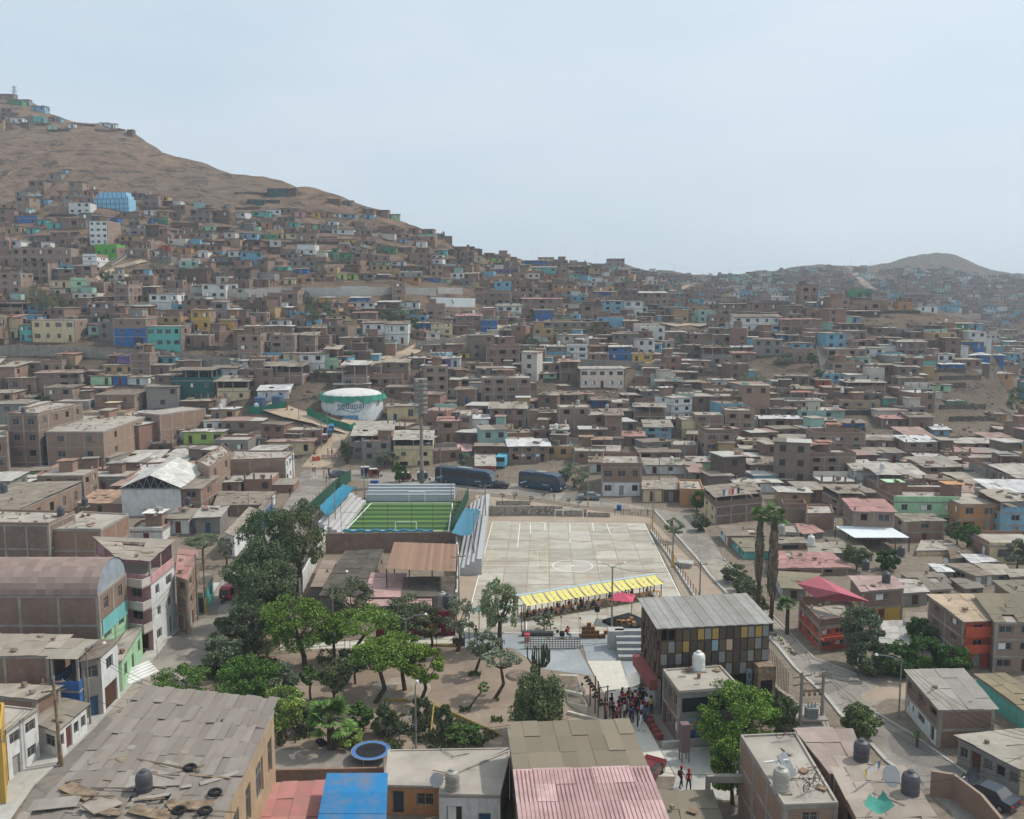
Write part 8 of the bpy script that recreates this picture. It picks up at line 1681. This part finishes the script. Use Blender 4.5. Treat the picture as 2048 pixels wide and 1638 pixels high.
for a_ in ((905,1578,"steel","steel-grey water tank on the bare slab roof of the orange-tan house",1.25),(289,1585,"black","grey water tank lying among planks on the big rust-pink roof",1.1),(1562,1578,"steel","pale water tank at the edge of the tall brick block roof",1.3),(1722,1520,"black","rear one of two dark tanks on the torn corrugated roof",1.3),(1738,1538,"steel","front one of two tanks on the torn corrugated roof",1.3),(1820,1590,"black","big dark tank above the green awning",1.4),(1912,1232,"black","dark tank on the roof above the orange balconies",1.2),(1772,1166,"black","dark tank on the dusty pink roof of the yellow house",1.2),(2005,1410,"steel","grey tank on the corner of the white and brick house",1.2),(47,826,"black","blue-grey tank on the four-storey tower",1.1),(122,1033,"black","dark tank on the pale flat roof behind the barrel hall",1.3),(895,1192,"steel","pale tank on the ribbed compound roof",1.2),(885,1188,"steel","second pale tank on the ribbed compound roof",1.1),(1397,1338,"white","white tank on the debris-strewn annex roof",1.4)): tank(*a_)
for a_ in ((886,1210,"steel","olive-grey tank behind the red wall",1.3,3.0),(896,1215,"black","dark tank right of the olive-grey one behind the red wall",1.4,3.0),(1563,1066,"steel","pale tank left of the brick box by the palms",1.2,4),(1622,1090,"white","pale tank on a stand among the torn roofs",1.2,4.2),(1731,1140,"black","dark tank on a stand beside the pale small tree",1.2,3),(1802,1112,"black","dark tank at the corner of the white canopy",1.2,3),(8,985,"black","dark tank at the left edge behind the long shed",1.4,6),(170,1012,"black","dark tank behind the pale flat roof",1.2,5.5),(376,1010,"black","dark tank at the right side of the white warehouse",1.2,4)): tank(*a_)
# small tanks on hillside roofs
rn=random.Random(21); cand=[it for it in INFO if it["c"]=="house" and it["g"]=="houses on the hillsides" and it["s"]>16]; rn.shuffle(cand)
for it in cand[:46]:
    w_=[c for c in it["o"].children if c.name.startswith("roof")][0]; bb=[Vector(v) for v in w_.bound_box]; z=max(v.z for v in bb); xs=[v.x for v in bb]; ys=[v.y for v in bb]
    kd=rn.choice(("black","black","steel","white")); M_=Matrix.Translation(it["o"].location)@Matrix.Rotation(it["o"].rotation_euler.z,4,'Z'); p=M_@Vector((rn.uniform(min(xs)+.8,max(xs)-.8),rn.uniform(min(ys)+1,max(ys)-.8),z-.02)); o=inst("water_tank",TANKM[kd],None,p,0,None,(.85,.85,.85)); px_,py_=proj(p); reg(o,{"black":"dark","steel":"grey","white":"white"}[kd]+" rooftop water tank","water tank",px_,py_,"rooftop water tanks")
def dish(px,py,z,label,r=.5):
    m=MB(); m.lathe([(.02,0),(r*.5,.05),(r,.18)],14); m.M=None; o=one(m,"satellite_dish",M["steel"],label,"satellite dish",P(px,py,z)); o.rotation_euler=(rad(65),0,rad(20)); MB().tube((0,0,0),(0,-.3,-.9),.03).build("mount",M["iron"],o)
dish(872,1560,4.6,"round grey dish at the corner of the orange-tan house"); dish(1779,1552,7.5,"large grey dish behind the green awning",.7); dish(1890,1122,4,"small dish on the mossy roof",.4); dish(1896,1121,4,"x",.4) if False else None
def tyre(px,py,z,label):
    m=MB(); n=14
    for k in range(n): a,b=2*math.pi*k/n,2*math.pi*(k+1)/n; m.tube((.3*math.cos(a),.3*math.sin(a),.1),(.3*math.cos(b),.3*math.sin(b),.1),.1,n=6)
    one(m,"old_tyre",M["black"],label,"tyre",P(px,py,z))
zr=float(bigr[2])+.35
for x,y,l_ in ((505,1438,"largest tyre near the back corner of the rust-pink roof"),(508,1431,"small tyre behind the largest one on the rust-pink roof"),(453,1446,"tyre in the middle of the rust-pink roof's back part"),(380,1538,"tyre beside the pile of planks on the rust-pink roof"),(430,1588,"tyre low on the corrugated part of the rust-pink roof"),(358,1624,"left of two tyres at the bottom edge of the roof"),(410,1625,"right of two tyres at the bottom edge of the roof")): tyre(x,y,zr,l_)
tyre(645,1488,.1,"black tyre lying under the fan palm"); tyre(640,1484,.3,"tyre stacked beside the one under the fan palm")
deb=MB(); rn=random.Random(9)
def plank(cx,cy,z,l,w,a,t=.05,tilt=0,mi=0):
    p=P(cx,cy,z); deb.M=Matrix.Translation(p)@Matrix.Rotation(a,4,'Z')@Matrix.Rotation(tilt,4,'Y'); deb.box(-l/2,l/2,-w/2,w/2,0,t,mi); deb.M=None
for x0,y0,x1,y1,w in ((236,1424,304,1404,.14),(208,1462,290,1460,.08),(255,1487,340,1442,.1),(360,1440,440,1446,.08),(270,1518,400,1545,.14),(300,1560,410,1532,.08),(120,1590,230,1596,.1),(340,1615,470,1628,.1),(130,1565,165,1562,.1),(280,1545,350,1560,.06),(290,1550,360,1553,.06),(270,1600,330,1600,.12),(180,1575,260,1580,.08)):
    a,b=P(x0,y0,zr),P(x1,y1,zr); deb.tube(a,b+Vector((0,0,.1)),w/2,n=4,mi=0)
for k in range(46):
    x,y=rn.uniform(60,470),rn.uniform(1450,1630); 
    if x<290-(y-1394)*.95+40 or x>545-(y-1422)*.55-15: continue
    plank(x,y,zr,rn.uniform(.5,2.6),rn.uniform(.08,.9),rn.uniform(-.5,.9),.03,rn.uniform(-.05,.05),rn.choice((0,0,1,2)))
plank(240,1487,zr,2.9,1.9,.25,.03,0,1); plank(255,1507,zr,4.2,.7,.5,.04,0,2); plank(310,1562,zr,3,1.3,.1,.05,0,1); plank(110,1607,zr,2.4,1.1,.2,.04,0,1); plank(205,1610,zr,1.6,1.3,.9,.05,.1,2)
def roofclut(root,C,h,n,seed,big=False):
    r_=random.Random(seed)
    for k in range(n):
        u,v=r_.uniform(.08,.92),r_.uniform(.08,.92); p=C[0].lerp(C[1],u).lerp(C[3].lerp(C[2],u),v); deb.M=Matrix.Translation((p.x,p.y,h+.16))@Matrix.Rotation(r_.uniform(0,3.1),4,'Z')@Matrix.Rotation(r_.uniform(-.05,.12),4,'Y')
        q=r_.random()
        if q<.5: l,w,t=r_.uniform(.5,2.2),r_.uniform(.04,.1),.05
        elif q<.7: l,w,t=r_.uniform(.4,1.3),r_.uniform(.3,.8),.04
        else: l=w=r_.uniform(.15,.45); t=r_.uniform(.1,.4)
        deb.box(-l/2,l/2,-w/2,w/2,0,t,r_.choice((0,0,1,2,3))); deb.M=None
for k,(root,C,h_,rf) in enumerate(rootq):
    A=abs((C[1]-C[0]).length*(C[3]-C[0]).length)
    if h_<0 or A<15: continue
    if root is bigr[0]: continue
    roofclut(root,C,h_+(-.05 if rf=="f" else .12),int(min(40,A/ (4.5 if rf=="f" else 7))),k)
for it in INFO:
    if it["c"]=="house" and it["g"]=="houses on the hillsides" and it["y"]>640:
        o=it["o"]; w_=[c for c in o.children if c.name.startswith("roof")][0]; bb=[Vector(v) for v in w_.bound_box]; z=min(max(v.z for v in bb),99); MW=Matrix.Translation(o.location)@Matrix.Rotation(o.rotation_euler.z,4,'Z')
        for k in range(rn.randrange(2,7)):
            p=MW@Vector((rn.uniform(min(v.x for v in bb)+.4,max(v.x for v in bb)-.4),rn.uniform(0.3,max(v.y for v in bb)-.4),z-.04)); deb.M=Matrix.Translation(p)@Matrix.Rotation(rn.uniform(0,3),4,'Z'); l=rn.uniform(.4,2.2); w2=rn.choice((.12,.2,.8)); deb.box(-l/2,l/2,-w2/2,w2/2,0,rn.uniform(.06,.5),rn.choice((0,1,2,3))); deb.M=None
# rubble on the slopes and empty lots
for k in range(5200):
    px_=rn.uniform(-20,2070); py_=rn.uniform(430,1040)
    if py_<skylim(px_)+12 or (560<px_<1410 and py_>920): continue
    if noise.noise(Vector((px_*.02,py_*.04,7)))<-.12: continue
    g=hit(px_,py_); 
    if g.y>420: continue
    deb.M=Matrix.Translation(g)@Matrix.Rotation(rn.uniform(0,6),4,'Z')@Matrix.Rotation(rn.uniform(-.4,.4),4,'X'); l=rn.uniform(.2,.9); deb.box(-l/2,l/2,-l*.35,l*.35,-.1,l*rn.uniform(.2,.7),rn.choices((0,1,2,3,4),(3,1,3,2,5))[0]); deb.M=None
o=deb.build("rubble",[M["wood"],M["conc"],M["sheet"],M["brick"],M["dry"]],color=L(150,142,130)); setp(o,"scattered planks, sheets, bricks and stones on roofs and open ground",kind="stuff")
# bicycles and chair frames on the brick block
zc=float(cq[2])+.2
def bicycle(px,py,z,label,rz):
    r=thing("bicycle",label,"bicycle",P(px,py,z),rz)
    for x in(-.5,.5):
        m=MB(); n=14
        for k in range(n): a,b=2*math.pi*k/n,2*math.pi*(k+1)/n; m.tube((.32*math.cos(a),0,.32*math.sin(a)),(.32*math.cos(b),0,.32*math.sin(b)),.025,n=4)
        m.build("wheel",M["black"],r,(x,0,.34))
    m=MB(); m.tube((-.5,0,.34),(-.1,0,.3),.02).tube((-.1,0,.3),(.35,0,.75),.02).tube((-.2,0,.8),(-.1,0,.3),.02).tube((-.2,0,.78),(.35,0,.78),.02).tube((.35,0,.95),(.5,0,.34),.02).tube((.35,-.2,.97),(.35,.2,.97),.02); m.build("frame",M["iron"],r); MB().box(-.32,-.1,-.06,.06,.82,.87).build("saddle",M["black"],r)
bicycle(1572,1476,zc,"bicycle leaning at the back edge of the tall brick block roof",.2); bicycle(1622,1580,zc,"bicycle in the tangle of frames on the tall brick block roof",.6)
fr=MB(); rn=random.Random(2)
for k in range(38):
    p=P(rn.uniform(1597,1650),rn.uniform(1545,1592),zc)+Vector((0,0,rn.uniform(0,.7))); q=p+Vector((rn.uniform(-.5,.5),rn.uniform(-.4,.4),rn.uniform(-.2,.8))); fr.tube(p,q,.02,n=4)
one(fr,"scrap_metal_frames",M["iron"],"tangle of dark metal chair frames on the tall brick block roof","scrap heap")
sb=MB(); sb.box(-.9,.9,-.05,.05,0,.12); one(sb,"white_tube",M["white"],"white plastic tube resting near the pale tank","tube",P(1553,1524,zc+.9),.2)
sb=MB(); sb.box(-.5,.5,-.03,.03,0,1.6); o=one(sb,"grey_board",M["steel"],"leaning pale board beside the frames on the brick block","board",P(1585,1555,zc)); o.rotation_euler=(rad(-35),0,rad(40))
canopycloth("green_awning",[(1728,1610),(1790,1612),(1766,1580),(1740,1585)],7.9,"teal-green cloth awning sagging over the lower right terrace",L(74,150,134),.5,posts=False,wv=.2)
def laundry(px0,py0,px1,py1,z,cols,label,h=.5,hillz=None):
    a=P(px0,py0,z) if hillz is None else hit(px0,py0)+Vector((0,0,hillz)); b=P(px1,py1,z) if hillz is None else hit(px1,py1)+Vector((0,0,hillz)); r=thing("clothes_line",label,"laundry",a); d=b-a; MB().tube((0,0,0),d,.012,n=3).build("line",WM,r); n=len(cols)
    for k,c in enumerate(cols): u=(k+.5)/n; w=d.length/n*.38; dd=d.normalized(); p=d*u; m=MB(); m.poly([p-dd*w,p+dd*w,p+dd*w*.9+Vector((0,.03,-h)),p-dd*w*.9+Vector((0,-.03,-h*1.1))]); m.build("hanging_cloth",M["cloth"],r,color=CL[c])
laundry(1729,1541,1762,1520,7.5,("yellow","white","white","white","blue"),"clothes line with white and yellow washing by the two dark tanks")
laundry(1022,908,1090,908,5.2,("maroon","pink","white","grey","blue","white","black"),"long clothes line on the brick roof behind the right coach")
laundry(950,1064,962,1060,3,("white",),"x") if False else None
laundry(170,652,210,650,0,("blue","maroon","white","black","blue"),"heap of hanging clothes left of the bright blue house",.8,6.5)
laundry(480,488,500,488,0,("pink","white","blue"),"small line of pink washing on the upper left slope",.8,2.2)
laundry(1445,980,1480,975,8.5,("blue","white","pink","red","white","navy"),"clothes spread on the terrace of the corner brick house",.9)
# ---------------------------------------------------------------- labels that single each thing out
LM=[("the white water tank",690,815),("the sky-blue panelled block",222,400),("the blue and turquoise pair",292,665),("the lettered white sports wall",890,595),("the long pale pink building",1205,755),
("the green turf pitch",810,1040),("the white gabled warehouse",320,990),("the tall skirted palms",1528,1080),("the pink-roofed corner house",1680,1200),("the tall cylindrical cage tower",840,790),
("the white canopy",1755,1065),("the long turquoise hut",1080,540),("the bare rounded hilltop",1870,515),("the vivid green house",210,500),("the white four-storey block",196,465),("the power pylon",30,190),
("the parked blue buses",1000,960),("the long blue ridge-end hut",752,408),("the teal-walled house",382,772),("the tall hillside stairway",1645,700),("the concrete sports court",1150,1130),("the red brick four-storey tower",872,768),
("the sky-blue hut row",1788,593),("the mustard yellow row house",1283,716),("the big tree on the left slope",100,600),("the barrel-vaulted hall",120,1180),("the saddle dirt road",1390,650),("the brick house with signboard",150,910),("the hollow skyline ridge",1300,530),("the pale green two-storey house",1850,1030)]
ORD=["","second ","third ","fourth ","fifth ","sixth ","seventh ","eighth ","ninth ","tenth ","eleventh ","twelfth ","thirteenth ","fourteenth "]
def dirword(dx,dy):
    a=math.degrees(math.atan2(-dy,dx))%360; return ["right of","above-right of","above","above-left of","left of","below-left of","below","below-right of"][int((a+22.5)//45)%8]
groups={}
for it in INFO:
    n,lx,ly=min(((n,x,y) for n,x,y in LM),key=lambda t:math.hypot(t[1]-it["x"],(t[2]-it["y"])*1.2)); dx,dy=it["x"]-lx,it["y"]-ly
    w=dirword(dx,dy) if math.hypot(dx,dy)>14 else "beside"
    it["dist"]=math.hypot(dx,dy); groups.setdefault((it["d"],w,n),[]).append(it)
for (d,w,n),its in groups.items():
    its.sort(key=lambda i:i["dist"])
    for k,it in enumerate(its):
        pre=""
        if len(its)>1: pre=ORD[k] if k<len(ORD) else f"{k+1}th "
        if len(its)>1: lab=(pre.strip()+"-nearest " if k else "nearest ")+d+" "+w+" "+n
        else: lab=d+" "+w+" "+n
        it["o"]["label"]=lab
